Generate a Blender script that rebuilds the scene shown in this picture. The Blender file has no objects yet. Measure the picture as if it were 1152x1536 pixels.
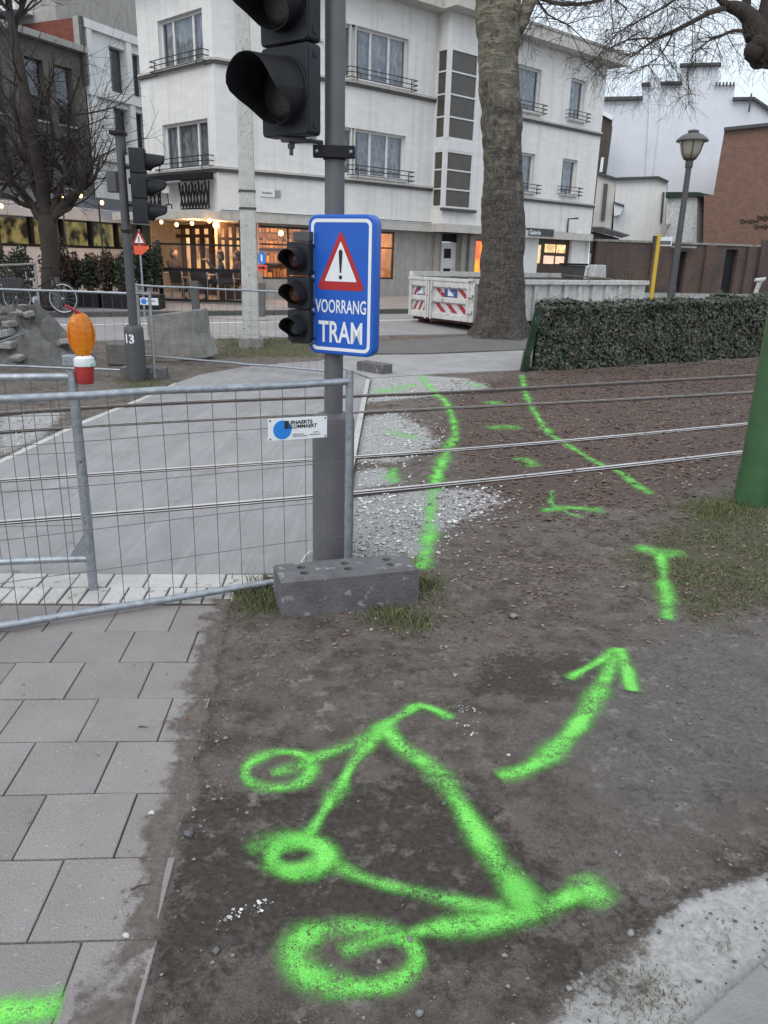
import bpy, math, random
import numpy as np
from mathutils import Matrix, Vector
R = math.radians
random.seed(7); rng = np.random.default_rng(11)
C = bpy.context.scene.collection
S = bpy.context.scene

# ------------------------------------------------------------------ camera, sky, sun, exposure
CH, CF, CP, CR = 1.7543, 1159.3, R(18.2408), R(1.5503)      # height, focal length (px of a 1152 x 1536 picture), pitch, roll
_f = Vector((0, math.cos(CP), -math.sin(CP))); _u0 = Vector((0, math.sin(CP), math.cos(CP))); _x0 = Vector((1, 0, 0))
AX = _x0*math.cos(CR) + _u0*math.sin(CR); AU = _u0*math.cos(CR) - _x0*math.sin(CR); AF = _f
cam = bpy.data.objects.new('camera', bpy.data.cameras.new('camera')); C.objects.link(cam); S.camera = cam
cam.data.sensor_fit = 'VERTICAL'; cam.data.sensor_height = 36; cam.data.lens = CF/1536*36
cam.data.clip_start = .05; cam.data.clip_end = 2000
cam.matrix_world = Matrix(((AX.x, AU.x, -AF.x, 0), (AX.y, AU.y, -AF.y, 0), (AX.z, AU.z, -AF.z, CH), (0, 0, 0, 1)))

SUN_EL, SUN_AZ = R(48), R(205)          # soft light from behind the photographer, a little to the left
w = bpy.data.worlds.new('World'); S.world = w; w.use_nodes = True
nt = w.node_tree; nt.nodes.clear(); N = nt.nodes.new; LK = nt.links.new
def mth(nt, op, a, b=None, clamp=False):
    n = nt.nodes.new('ShaderNodeMath'); n.operation = op; n.use_clamp = clamp
    for i, q in enumerate((a, b)):
        if q is None: continue
        if isinstance(q, (int, float)): n.inputs[i].default_value = q
        else: nt.links.new(q, n.inputs[i])
    return n.outputs[0]
sky = N('ShaderNodeTexSky'); sky.sky_type = 'NISHITA'; sky.sun_disc = False; sky.sun_elevation = SUN_EL; sky.sun_rotation = SUN_AZ
sky.dust_density = 3; sky.air_density = 1.0
bgn = N('ShaderNodeBackground'); bgn.inputs[1].default_value = 0.12
tc = N('ShaderNodeTexCoord'); sx = N('ShaderNodeSeparateXYZ'); LK(tc.outputs['Generated'], sx.inputs[0])
# overcast cover: brighter towards the zenith, with soft cloud structure
zc = mth(nt, 'MAXIMUM', sx.outputs[2], 0.0)
cl = N('ShaderNodeTexNoise'); cl.inputs['Scale'].default_value = 2.6; cl.inputs['Detail'].default_value = 6
mp = N('ShaderNodeMapping'); mp.inputs['Scale'].default_value = (1, 1, 3.0); LK(tc.outputs['Generated'], mp.inputs[0]); LK(mp.outputs[0], cl.inputs[0])
lum = mth(nt, 'ADD', mth(nt, 'MULTIPLY', zc, 2.6), 6.6)
lum = mth(nt, 'MULTIPLY', lum, mth(nt, 'ADD', mth(nt, 'MULTIPLY', cl.outputs[0], .8), .62))
rampc = N('ShaderNodeMix'); rampc.data_type = 'RGBA'; rampc.inputs[6].default_value = (.76, .87, 1.0, 1); rampc.inputs[7].default_value = (.90, .96, 1.0, 1)
LK(cl.outputs[0], rampc.inputs[0])
vm = N('ShaderNodeVectorMath'); vm.operation = 'SCALE'; LK(rampc.outputs[2], vm.inputs[0]); LK(lum, vm.inputs[3])
mx = N('ShaderNodeMix'); mx.data_type = 'RGBA'; mx.inputs[0].default_value = .82
LK(sky.outputs[0], mx.inputs[6]); LK(vm.outputs[0], mx.inputs[7]); LK(mx.outputs[2], bgn.inputs[0])
wo = N('ShaderNodeOutputWorld'); LK(bgn.outputs[0], wo.inputs[0])
sl = bpy.data.lights.new('sun', 'SUN'); sl.energy = .9; sl.angle = R(45); sl.color = (1, .97, .93)
so = bpy.data.objects.new('sun', sl); C.objects.link(so)
sd = Vector((math.sin(SUN_AZ)*math.cos(SUN_EL), math.cos(SUN_AZ)*math.cos(SUN_EL), math.sin(SUN_EL)))
so.rotation_euler = sd.to_track_quat('Z', 'Y').to_euler()
S.view_settings.view_transform = 'Standard'; S.view_settings.look = 'None'; S.view_settings.gamma = 1
S.view_settings.use_curve_mapping = False
S.view_settings.exposure = 0.52
S.cycles.max_bounces = 6; S.cycles.diffuse_bounces = 3; S.cycles.glossy_bounces = 3; S.cycles.transparent_max_bounces = 16; S.cycles.transmission_bounces = 4
S.cycles.sample_clamp_indirect = 4; S.cycles.caustics_reflective = False; S.cycles.caustics_refractive = False

# ------------------------------------------------------------------ measuring helpers: a pixel of the photograph -> a point of the place
def base(y):                                   # the street rises gently towards the houses
    s = min(1, max(0, (y-10)/20)); return .45*s*s*(3-2*s)
def npbase(y):
    s = np.clip((y-10)/20, 0, 1); return .45*s*s*(3-2*s)
def ray(px, py): return AX*((px-576)/CF) - AU*((py-768)/CF) + AF
def G(px, py, z=0.):
    d = ray(px, py); t = (z-CH)/d.z; return Vector((d.x*t, d.y*t, z))
def GT(px, py, dz=0.):
    z = dz
    for _ in range(25):
        p = G(px, py, z) if z < CH-.05 else G(px, py, CH-.05)
        if p.y < 0 or p.y > 80: p = Vector((p.x, 80, 0))
        z = .5*z + .5*(base(p.y)+dz)
    return Vector((p.x, p.y, z))
def PY(px, py, Y):                             # on the upright plane y = Y
    d = ray(px, py); t = Y/d.y; return Vector((d.x*t, Y, CH+d.z*t))
def Zat(x, y, py):                             # height above (x, y) that shows in picture row py
    lo, hi = -5., 60.
    for _ in range(50):
        m = (lo+hi)/2; v = Vector((x, y, m-CH)); q = v.dot(AF); r = 768-CF*v.dot(AU)/q if q > .05 else -1e9
        if r > py: lo = m
        else: hi = m
    return m
class Plane:                                   # an upright facade: o = left end seen from outside, u = along it to the right
    def __init__(s, o, u):
        s.o = Vector((o[0], o[1], 0)); s.u = Vector((u[0], u[1], 0)).normalized(); s.i = Vector((-s.u.y, s.u.x, 0))
        s.T = Matrix(((s.u.x, s.i.x, 0, s.o.x), (s.u.y, s.i.y, 0, s.o.y), (0, 0, 1, 0), (0, 0, 0, 1)))
    def at(s, px, py, off=0):
        d = ray(px, py); o = s.o + s.i*off; t = o.dot(s.i)/d.dot(s.i); p = d*t
        return (p - s.o).dot(s.u), CH + p.z
    def pt(s, a, b, z): return s.o + s.u*a + s.i*b + Vector((0, 0, z))

# ------------------------------------------------------------------ mesh helpers
ROOT = {}
class MB:
    def __init__(s, T=None): s.v = []; s.f = []; s.m = []; s.mi = 0; s.T = T; s.attr = None
    def add(s, vs, fs):
        o = len(s.v)
        for p in vs:
            p = Vector(p); s.v.append(tuple(s.T @ p) if s.T else tuple(p))
        for f in fs: s.f.append(tuple(i+o for i in f)); s.m.append(s.mi)
    def box(s, a, b):
        x0, y0, z0 = a; x1, y1, z1 = b
        if x1 < x0: x0, x1 = x1, x0
        if y1 < y0: y0, y1 = y1, y0
        if z1 < z0: z0, z1 = z1, z0
        s.add([(x0,y0,z0),(x1,y0,z0),(x1,y1,z0),(x0,y1,z0),(x0,y0,z1),(x1,y0,z1),(x1,y1,z1),(x0,y1,z1)],
              [(0,3,2,1),(4,5,6,7),(0,1,5,4),(1,2,6,5),(2,3,7,6),(3,0,4,7)])
    def ext(s, pts, vec):                      # polygon (list of 3D points) extruded by vec
        n = len(pts); vec = Vector(vec); P = [Vector(p) for p in pts]
        nn = Vector((0, 0, 0))
        for i in range(n): nn += P[i].cross(P[(i+1) % n])
        if nn.dot(vec) > 0: P.reverse()
        s.add(P + [p+vec for p in P], [tuple(range(n)), tuple(range(2*n-1, n-1, -1))] + [(i, i+n, (i+1) % n+n, (i+1) % n) for i in range(n)])
    def tube(s, pts, rad, n=8, cap=True):
        P = [Vector(p) for p in pts]; k = len(P)
        if isinstance(rad, (int, float)): rad = [rad]*k
        t0 = (P[1]-P[0]).normalized(); a = t0.orthogonal().normalized(); vs = []
        for i in range(k):
            t = (P[min(i+1, k-1)]-P[max(i-1, 0)])
            t = t.normalized() if t.length > 1e-9 else t0
            a = (a - t*a.dot(t)); a = a.normalized() if a.length > 1e-6 else t.orthogonal().normalized(); b = t.cross(a)
            for j in range(n):
                q = 2*math.pi*j/n; vs.append(P[i] + (a*math.cos(q)+b*math.sin(q))*rad[i])
        fs = [(i*n+j, i*n+(j+1) % n, (i+1)*n+(j+1) % n, (i+1)*n+j) for i in range(k-1) for j in range(n)]
        if cap: fs += [tuple(range(n-1, -1, -1)), tuple((k-1)*n+j for j in range(n))]
        s.add(vs, fs)
    def lathe(s, prof, c=(0, 0, 0), n=24):     # profile of (radius, z), bottom to top
        k = len(prof)
        vs = [(c[0]+r*math.cos(2*math.pi*j/n), c[1]+r*math.sin(2*math.pi*j/n), c[2]+z) for r, z in prof for j in range(n)]
        fs = [(i*n+j, i*n+(j+1) % n, (i+1)*n+(j+1) % n, (i+1)*n+j) for i in range(k-1) for j in range(n)]
        fs += [tuple(range(n-1, -1, -1)), tuple((k-1)*n+j for j in range(n))]
        s.add(vs, fs)
    def ball(s, c, r, n=10, m=7, sq=(1, 1, 1)):
        s2 = []
        for i in range(m+1):
            a = -math.pi/2+math.pi*i/m; s2.append((max(1e-4, math.cos(a)), math.sin(a)))
        vs = [(c[0]+sq[0]*r*q*math.cos(2*math.pi*j/n), c[1]+sq[1]*r*q*math.sin(2*math.pi*j/n), c[2]+sq[2]*r*z) for q, z in s2 for j in range(n)]
        s.add(vs, [(i*n+j, i*n+(j+1) % n, (i+1)*n+(j+1) % n, (i+1)*n+j) for i in range(m) for j in range(n)])
    def quad(s, a, b, c, d): s.add([a, b, c, d], [(0, 1, 2, 3)])
    def build(s, name, mats, parent=None, smooth=None, bevel=0, seg=2, label=None, loc=None):
        me = bpy.data.meshes.new(name)
        off = Vector((0, 0, 0))
        if parent is not None: off = ROOT[parent.name]
        elif loc is not None: off = Vector(loc)
        me.from_pydata([(p[0]-off.x, p[1]-off.y, p[2]-off.z) for p in s.v], [], s.f); 
        if not isinstance(mats, (list, tuple)): mats = [mats]
        for q in mats: me.materials.append(q)
        if any(s.m): me.polygons.foreach_set('material_index', s.m)
        if smooth is not None:
            me.polygons.foreach_set('use_smooth', [True]*len(me.polygons))
            if smooth < 180: me.set_sharp_from_angle(angle=R(smooth))
        me.update()
        o = bpy.data.objects.new(name, me); C.objects.link(o)
        if parent is not None: o.parent = parent
        else: o.location = off
        ROOT[o.name] = off
        if bevel:
            b = o.modifiers.new('bevel', 'BEVEL'); b.width = bevel; b.segments = seg; b.limit_method = 'ANGLE'; b.angle_limit = R(40)
        if label: o['label'] = label
        return o
def tag(o, label=None, cat=None, group=None, kind=None):
    if label: o['label'] = label
    if cat: o['category'] = cat
    if group: o['group'] = group
    if kind: o['kind'] = kind
    return o
def thing(name, loc, label, cat, group=None):
    o = bpy.data.objects.new(name, None); o.empty_display_size = .2; C.objects.link(o); o.location = loc; ROOT[o.name] = Vector(loc)
    return tag(o, label, cat, group)
def dup(o, loc, rz=0, label=None, parent=None):
    c = o.copy(); C.objects.link(c)
    if parent is None:
        c.location = loc; c.rotation_euler = (0, 0, rz)
        if label: c['label'] = label
    else: c.parent = parent
    for ch in [q for q in bpy.data.objects if q.parent == o]: dup(ch, None, parent=c)
    return c
def textmesh(txt, size, sxs=1.0, bold=0.0):
    cu = bpy.data.curves.new('lettering', 'FONT'); cu.body = txt; cu.size = size; cu.align_x = 'CENTER'; cu.align_y = 'CENTER'; cu.offset = bold; cu.resolution_u = 3
    o = bpy.data.objects.new('lettering', cu); C.objects.link(o)
    bpy.context.view_layer.update()
    me = bpy.data.meshes.new_from_object(o.evaluated_get(bpy.context.evaluated_depsgraph_get()))
    vs = [(v.co.x*sxs, v.co.y, 0) for v in me.vertices]; fs = [tuple(p.vertices) for p in me.polygons]
    bpy.data.objects.remove(o); bpy.data.curves.remove(cu); bpy.data.meshes.remove(me)
    if vs:
        xs = [v[0] for v in vs]; ys = [v[1] for v in vs]; cx = (min(xs)+max(xs))/2; cy = (min(ys)+max(ys))/2
        vs = [(v[0]-cx, v[1]-cy, 0) for v in vs]
    return vs, fs
def flat(mb, vs, fs, o, ux, uz, out=None, th=0.0):     # lay 2D lettering on a plane
    o = Vector(o); ux = Vector(ux); uz = Vector(uz)
    mb.add([o+ux*v[0]+uz*v[1] for v in vs], fs)

# ------------------------------------------------------------------ materials
MATS = {}
def mat(name, c1, c2=None, scale=8, rough=.7, bump=0, bscale=None, metal=0, streak=0, spec=.5, spots=None, emit=None, detail=6, coord='Object', rand=0, stretch=None):
    m = bpy.data.materials.new(name); m.use_nodes = True; t = m.node_tree; bs = t.nodes['Principled BSDF']; L = t.links.new
    c2 = c2 or tuple(x*.75 for x in c1)
    tcn = t.nodes.new('ShaderNodeTexCoord'); vec = tcn.outputs[coord]
    if stretch:
        mpn = t.nodes.new('ShaderNodeMapping'); mpn.inputs['Scale'].default_value = stretch; L(vec, mpn.inputs[0]); vec = mpn.outputs[0]
    n1 = t.nodes.new('ShaderNodeTexNoise'); n1.inputs['Scale'].default_value = scale; n1.inputs['Detail'].default_value = detail; n1.inputs['Roughness'].default_value = .62; L(vec, n1.inputs[0])
    r = t.nodes.new('ShaderNodeMapRange'); r.inputs[1].default_value = .33; r.inputs[2].default_value = .67; L(n1.outputs[0], r.inputs[0])
    fac = r.outputs[0]
    if rand:
        ge = t.nodes.new('ShaderNodeNewGeometry'); fac = mth(t, 'ADD', mth(t, 'MULTIPLY', fac, 1-rand), mth(t, 'MULTIPLY', ge.outputs['Random Per Island'], rand))
    mxn = t.nodes.new('ShaderNodeMix'); mxn.data_type = 'RGBA'; mxn.inputs[6].default_value = (*c1, 1); mxn.inputs[7].default_value = (*c2, 1); L(fac, mxn.inputs[0]); col = mxn.outputs[2]
    if streak:
        mp2 = t.nodes.new('ShaderNodeMapping'); mp2.inputs['Scale'].default_value = (3.2, 3.2, .16); L(tcn.outputs[coord], mp2.inputs[0])
        n2 = t.nodes.new('ShaderNodeTexNoise'); n2.inputs['Scale'].default_value = 1.6; n2.inputs['Detail'].default_value = 7; L(mp2.outputs[0], n2.inputs[0])
        r2 = t.nodes.new('ShaderNodeMapRange'); r2.inputs[1].default_value = .5; r2.inputs[2].default_value = .75; r2.inputs[4].default_value = streak; L(n2.outputs[0], r2.inputs[0])
        m2 = t.nodes.new('ShaderNodeMix'); m2.data_type = 'RGBA'; m2.inputs[7].default_value = tuple(x*.42 for x in c1)+(1,); L(r2.outputs[0], m2.inputs[0]); L(col, m2.inputs[6]); col = m2.outputs[2]
    if spots:
        sc, sz, scol = spots
        n3 = t.nodes.new('ShaderNodeTexNoise'); n3.inputs['Scale'].default_value = sc; n3.inputs['Detail'].default_value = 4; L(tcn.outputs[coord], n3.inputs[0])
        r3 = t.nodes.new('ShaderNodeMapRange'); r3.inputs[1].default_value = sz; r3.inputs[2].default_value = sz+.06; L(n3.outputs[0], r3.inputs[0])
        m3 = t.nodes.new('ShaderNodeMix'); m3.data_type = 'RGBA'; m3.inputs[7].default_value = (*scol, 1); L(r3.outputs[0], m3.inputs[0]); L(col, m3.inputs[6]); col = m3.outputs[2]
    L(col, bs.inputs['Base Color'])
    bs.inputs['Roughness'].default_value = rough; bs.inputs['Metallic'].default_value = metal; bs.inputs['Specular IOR Level'].default_value = spec
    if bump:
        n4 = t.nodes.new('ShaderNodeTexNoise'); n4.inputs['Scale'].default_value = bscale or scale*4; n4.inputs['Detail'].default_value = 5; L(vec, n4.inputs[0])
        b = t.nodes.new('ShaderNodeBump'); b.inputs['Strength'].default_value = min(1, bump); b.inputs['Distance'].default_value = .02; L(n4.outputs[0], b.inputs['Height']); L(b.outputs[0], bs.inputs['Normal'])
    if emit:
        bs.inputs['Emission Color'].default_value = (*emit[0], 1); bs.inputs['Emission Strength'].default_value = emit[1]
        if emit[0] is None: L(col, bs.inputs['Emission Color'])
    MATS[name] = m
    return m
def brickmat(name, c1, c2, mortar, scale, rough=.85, plane='xz', dark=0, bw=.5, rh=.25):
    m = mat(name, c1, c2, 3, rough, .3, 60, streak=dark); t = m.node_tree; L = t.links.new; bs = t.nodes['Principled BSDF']
    tcn = t.nodes.new('ShaderNodeTexCoord'); s2 = t.nodes.new('ShaderNodeSeparateXYZ'); L(tcn.outputs['Object'], s2.inputs[0])
    cb = t.nodes.new('ShaderNodeCombineXYZ'); L(mth(t, 'ADD', s2.outputs[0], s2.outputs[1]) if plane == 'xz' else s2.outputs[0], cb.inputs[0]); L(s2.outputs[2] if plane == 'xz' else s2.outputs[1], cb.inputs[1])
    br = t.nodes.new('ShaderNodeTexBrick'); br.inputs['Scale'].default_value = scale; br.inputs['Mortar Size'].default_value = .018; br.inputs['Brick Width'].default_value = bw; br.inputs['Row Height'].default_value = rh
    L(cb.outputs[0], br.inputs[0]); prev = bs.inputs['Base Color'].links[0].from_socket
    L(prev, br.inputs['Color1']); 
    hs = t.nodes.new('ShaderNodeHueSaturation'); hs.inputs['Value'].default_value = .72; L(prev, hs.inputs['Color']); L(hs.outputs[0], br.inputs['Color2'])
    br.inputs['Mortar'].default_value = (*mortar, 1); L(br.outputs[0], bs.inputs['Base Color'])
    return m
def glassmat(name, tint=(.9, .95, 1), refl=.25, rough=.03):
    m = bpy.data.materials.new(name); m.use_nodes = True; t = m.node_tree; t.nodes.clear(); L = t.links.new
    tr = t.nodes.new('ShaderNodeBsdfTransparent'); tr.inputs[0].default_value = (*tint, 1); gl = t.nodes.new('ShaderNodeBsdfGlossy'); gl.inputs['Roughness'].default_value = rough; gl.inputs['Color'].default_value = (.85, .9, 1, 1)
    lw = t.nodes.new('ShaderNodeLayerWeight'); lw.inputs[0].default_value = .35; f = mth(t, 'ADD', mth(t, 'MULTIPLY', lw.outputs['Fresnel'], .6), refl, True)
    n4 = t.nodes.new('ShaderNodeTexNoise'); n4.inputs['Scale'].default_value = 1.3; tcn = t.nodes.new('ShaderNodeTexCoord'); L(tcn.outputs['Object'], n4.inputs[0])
    b = t.nodes.new('ShaderNodeBump'); b.inputs['Strength'].default_value = .12; b.inputs['Distance'].default_value = .1; L(n4.outputs[0], b.inputs['Height']); L(b.outputs[0], gl.inputs['Normal'])
    ms = t.nodes.new('ShaderNodeMixShader'); L(f, ms.inputs[0]); L(tr.outputs[0], ms.inputs[1]); L(gl.outputs[0], ms.inputs[2])
    o = t.nodes.new('ShaderNodeOutputMaterial'); L(ms.outputs[0], o.inputs[0]); return m
def emitmat(name, c, s, c2=None, scale=3):
    m = bpy.data.materials.new(name); m.use_nodes = True; t = m.node_tree; t.nodes.clear(); L = t.links.new
    e = t.nodes.new('ShaderNodeEmission'); e.inputs[0].default_value = (*c, 1); e.inputs[1].default_value = s
    if c2:
        n = t.nodes.new('ShaderNodeTexNoise'); n.inputs['Scale'].default_value = scale; n.inputs['Detail'].default_value = 4; tcn = t.nodes.new('ShaderNodeTexCoord'); L(tcn.outputs['Object'], n.inputs[0])
        r = t.nodes.new('ShaderNodeMapRange'); r.inputs[1].default_value = .42; r.inputs[2].default_value = .6; L(n.outputs[0], r.inputs[0])
        x = t.nodes.new('ShaderNodeMix'); x.data_type = 'RGBA'; x.inputs[6].default_value = (*c, 1); x.inputs[7].default_value = (*c2, 1); L(r.outputs[0], x.inputs[0]); L(x.outputs[2], e.inputs[0])
    o = t.nodes.new('ShaderNodeOutputMaterial'); L(e.outputs[0], o.inputs[0]); return m

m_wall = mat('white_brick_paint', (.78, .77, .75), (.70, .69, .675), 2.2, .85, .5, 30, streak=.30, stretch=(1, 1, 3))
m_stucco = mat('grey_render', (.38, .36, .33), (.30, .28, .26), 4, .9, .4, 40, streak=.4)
m_band = mat('pale_stone_band', (.55, .53, .49), (.45, .43, .40), 5, .85, .2, 30, streak=.3)
m_drip = mat('dark_drip_edge', (.05, .05, .055), (.09, .09, .09), 6, .8)
m_wframe = mat('white_window_frame', (.72, .72, .72), (.64, .64, .64), 6, .5)
m_rail = mat('black_iron', (.018, .018, .02), (.035, .035, .035), 20, .55)
m_glass = glassmat('window_glass', refl=.10)
m_shopglass = glassmat('shop_glass', refl=.05)
m_clear = glassmat('clear_screen', (.92, .9, .88), refl=.0)
m_curtain = mat('net_curtain', (.64, .63, .60), (.17, .17, .17), 4.5, .9, stretch=(2.2, 2.2, .8))
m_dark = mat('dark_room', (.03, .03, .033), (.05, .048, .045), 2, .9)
m_stairdark = mat('brown_stair_pane', (.085, .072, .06), (.06, .052, .045), 3, .22, .05, 8)
m_black = mat('black_plastic', (.008, .008, .010), (.016, .016, .018), 15, .6, .1, 200, spec=.25)
m_signalbody = mat('signal_housing', (.014, .016, .021), (.023, .026, .032), 6, .55, .15, 120, spec=.3, streak=.2, spots=(30, .68, (.05, .05, .052)))
m_lensdark = mat('dark_signal_lens', (.02, .022, .022), (.035, .03, .028), 60, .3, .3, 90)
m_lensred = mat('red_signal_lens', (.07, .02, .025), (.035, .015, .018), 30, .2, .2, 120)
m_lensamber = mat('amber_signal_lens', (.13, .05, .025), (.06, .025, .015), 30, .2, .2, 120)
m_lensgreen = mat('green_signal_lens', (.03, .055, .06), (.015, .03, .032), 30, .18, .2, 120)
m_polegrey = mat('grey_pole_paint', (.12, .12, .128), (.092, .092, .10), 5, .55, .12, 90, streak=.25)
m_poledark = mat('dark_grey_paint', (.075, .075, .082), (.055, .055, .06), 7, .55, .15, 70, streak=.3)
m_galv = mat('galvanised_steel', (.37, .40, .43), (.24, .26, .29), 26, .42, .12, 90, metal=.55, spots=(40, .66, (.13, .13, .13)))
m_wire = mat('mesh_wire', (.09, .092, .095), (.13, .13, .13), 20, .55, metal=.2)
m_blue = mat('blue_sign_face', (.010, .105, .50), (.009, .085, .43), 3, .35, .03, 30)
m_white = mat('white_sign_paint', (.75, .77, .80), (.68, .70, .73), 8, .45)
m_red = mat('red_sign_paint', (.42, .02, .02), (.34, .016, .018), 6, .4)
m_blackp = mat('black_lettering', (.012, .012, .014), (.02, .02, .02), 6, .6)
m_bluedot = mat('blue_dot', (.02, .22, .68), (.018, .19, .6), 6, .4)
m_rubber = mat('recycled_block', (.135, .13, .137), (.088, .085, .09), 9, .8, .35, 60, spots=(14, .60, (.24, .23, .23)), streak=.3)
m_conc = mat('weathered_concrete', (.30, .29, .27), (.17, .165, .15), 5, .9, .7, 22, streak=.45)
m_concd = mat('dark_concrete', (.14, .135, .13), (.09, .088, .082), 6, .9, .6, 30)
m_catenary = mat('pale_concrete_mast', (.50, .51, .48), (.40, .40, .37), 9, .85, .3, 50, spots=(22, .63, (.12, .11, .10)))
m_green = mat('green_pole_paint', (.048, .118, .046), (.034, .088, .034), 5, .45, .12, 60, streak=.25)
m_slab = mat('brushed_concrete_slab', (.285, .279, .28), (.215, .211, .212), 2.6, .85, .25, 60, spots=(5, .66, (.125, .122, .12)), stretch=(1.6, .5, 1))
m_path = mat('pale_footpath', (.33, .322, .318), (.25, .244, .24), 2, .9, .3, 60)
m_road = mat('grey_asphalt', (.30, .292, .292), (.235, .228, .226), 1.4, .9, .35, 90)
m_roadside = mat('pavement_grey', (.26, .252, .248), (.205, .198, .195), 2, .9, .3, 60)
m_line = mat('white_road_paint', (.7, .7, .7), (.5, .5, .5), 7, .7)
m_kerb = mat('kerb_stone', (.10, .098, .095), (.07, .07, .068), 6, .85)
m_tile = mat('pink_grey_paver', (.33, .297, .287), (.225, .203, .196), 3.0, .88, .7, 170, rand=.5, spots=(50, .66, (.40, .37, .36)))
m_sett = mat('white_sett', (.52, .51, .49), (.38, .365, .345), 6, .85, .6, 40, rand=.5, spots=(9, .62, (.24, .22, .2)))
m_edge = mat('edging_concrete', (.27, .26, .25), (.18, .172, .16), 7, .9, .6, 60)
m_kslab = mat('kerb_slab', (.25, .242, .238), (.195, .19, .186), 4, .88, .5, 120)
m_railtop = mat('worn_rail_steel', (.64, .63, .62), (.46, .45, .44), 14, .42, .1, 60, metal=.25, stretch=(.4, .4, .4))
m_railrust = mat('rusty_rail_side', (.075, .06, .052), (.045, .038, .034), 12, .85, .3, 40)
m_railold = mat('dull_rail_steel', (.36, .335, .315), (.22, .20, .185), 12, .55, .2, 40, metal=.3)
m_gravel = mat('crushed_white_gravel', (.80, .79, .78), (.26, .25, .24), 30, .9, .3, 90, rand=.85)
m_pebble = mat('mixed_pebble', (.30, .28, .26), (.10, .095, .09), 30, .85, .3, 90, rand=.8)
m_leaf = mat('dead_leaf', (.20, .125, .095), (.05, .034, .028), 20, .85, rand=.85)
m_leafp = mat('pale_dead_leaf', (.36, .28, .22), (.16, .11, .085), 20, .8, rand=.8)
m_grass = mat('grass_blade', (.055, .095, .026), (.16, .15, .065), 20, .7, rand=.8)
m_twig = mat('twig_bark', (.055, .045, .038), (.085, .07, .058), 10, .9)
m_branch = mat('dark_branch', (.045, .036, .030), (.028, .023, .02), 10, .95)
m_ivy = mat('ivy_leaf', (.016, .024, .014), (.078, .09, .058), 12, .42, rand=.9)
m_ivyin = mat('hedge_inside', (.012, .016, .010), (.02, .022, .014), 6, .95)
m_net = mat('green_screen', (.008, .024, .014), (.014, .036, .02), 20, .8, .3, 60)
m_brown = mat('dark_brick_wall', (.085, .068, .06), (.05, .043, .04), 2.5, .92, .4, 40, streak=.55)
m_orange = brickmat('orange_brick', (.235, .118, .082), (.165, .085, .06), (.19, .15, .13), 4.2)
m_redbrick = brickmat('red_brick', (.25, .062, .038), (.18, .046, .03), (.13, .075, .06), 4.2)
m_oldbrick = brickmat('old_brown_brick', (.145, .082, .062), (.05, .043, .040), (.085, .078, .07), 4.2, dark=.6)
m_whitegable = mat('blueish_white_paint', (.70, .72, .77), (.64, .66, .71), 1.3, .85, .4, 25, streak=.08)
m_whitebox = mat('white_render', (.74, .735, .72), (.67, .665, .65), 2, .85, .2, 30, streak=.15)
m_oldwhite = mat('flaky_white', (.60, .60, .60), (.36, .36, .35), 7, .9, .7, 18, streak=.4)
m_taupe = mat('taupe_house', (.145, .132, .118), (.105, .096, .086), 2.5, .9, .4, 30, streak=.4)
m_skipw = mat('chipped_white_steel', (.62, .62, .60), (.52, .515, .50), 5, .6, .25, 30, streak=.45, spots=(13, .64, (.16, .085, .055)))
m_skipred = mat('skip_red', (.36, .03, .04), (.28, .028, .036), 9, .6, spots=(16, .64, (.5, .45, .42)))
m_skipblue = mat('skip_blue', (.04, .075, .26), (.05, .08, .22), 9, .6, spots=(16, .64, (.45, .45, .47)))
m_rust = mat('rust', (.13, .065, .045), (.07, .04, .03), 9, .9, .5, 40)
m_soil = mat('dark_soil', (.05, .038, .03), (.03, .024, .02), 9, .95, 1, 20)
m_wood = mat('old_board', (.20, .17, .14), (.13, .11, .09), 6, .85, .4, 30, stretch=(1, 8, 8))
m_amber = mat('amber_lens', (.92, .30, .012), (.80, .20, .008), 9, .12, .2, 45)
m_amber.node_tree.nodes['Principled BSDF'].inputs['Transmission Weight'].default_value = .35
m_lampred = mat('lamp_red', (.38, .03, .028), (.30, .022, .022), 12, .5, spots=(9, .68, (.55, .5, .48)))
m_mint = mat('mint_reflector', (.42, .66, .56), (.38, .6, .5), 8, .4)
m_yellow = mat('yellow_pole', (.62, .42, .03), (.52, .35, .03), 8, .5)
m_alu = mat('aluminium', (.55, .56, .58), (.45, .46, .48), 10, .35, metal=.6)
m_chair = mat('dark_wicker', (.03, .026, .024), (.05, .042, .038), 30, .7)
m_skin = mat('skin', (.45, .27, .2), (.42, .25, .185), 8, .6)
m_hair = mat('dark_hair', (.03, .02, .016), (.05, .035, .025), 30, .7)
m_coat = mat('dark_coat', (.02, .02, .024), (.035, .033, .036), 12, .85)
m_coat2 = mat('rust_coat', (.16, .07, .05), (.12, .05, .04), 12, .85)
m_pinkwall = mat('pinkish_render', (.50, .36, .33), (.42, .30, .27), 5, .85)
m_interior = mat('warm_interior', (.40, .24, .12), (.17, .095, .05), 2.6, .8)
m_shelfgoods = mat('shelf_goods', (.55, .30, .10), (.10, .05, .03), 6, .7, rand=.8)
m_darkwood = mat('dark_stained_wood', (.035, .02, .014), (.055, .032, .022), 7, .5)
m_bulb = emitmat('warm_bulb', (1, .52, .16), 7)
m_litpane = emitmat('lit_pane', (1, .72, .36), .95, (.62, .40, .22), 4)
m_litpink = emitmat('lit_pane_rosy', (1, .66, .50), .9, (.75, .52, .42), 4)
m_litdim = emitmat('dim_lit_pane', (.42, .33, .12), .5, (.03, .028, .02), 2.2)
m_poster = emitmat('lit_orange_panel', (1, .35, .05), 1.3, (1, .12, .06), 1.2)
m_lampglass = mat('frosted_lantern', (.42, .39, .33), (.34, .31, .26), 5, .25)
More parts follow.
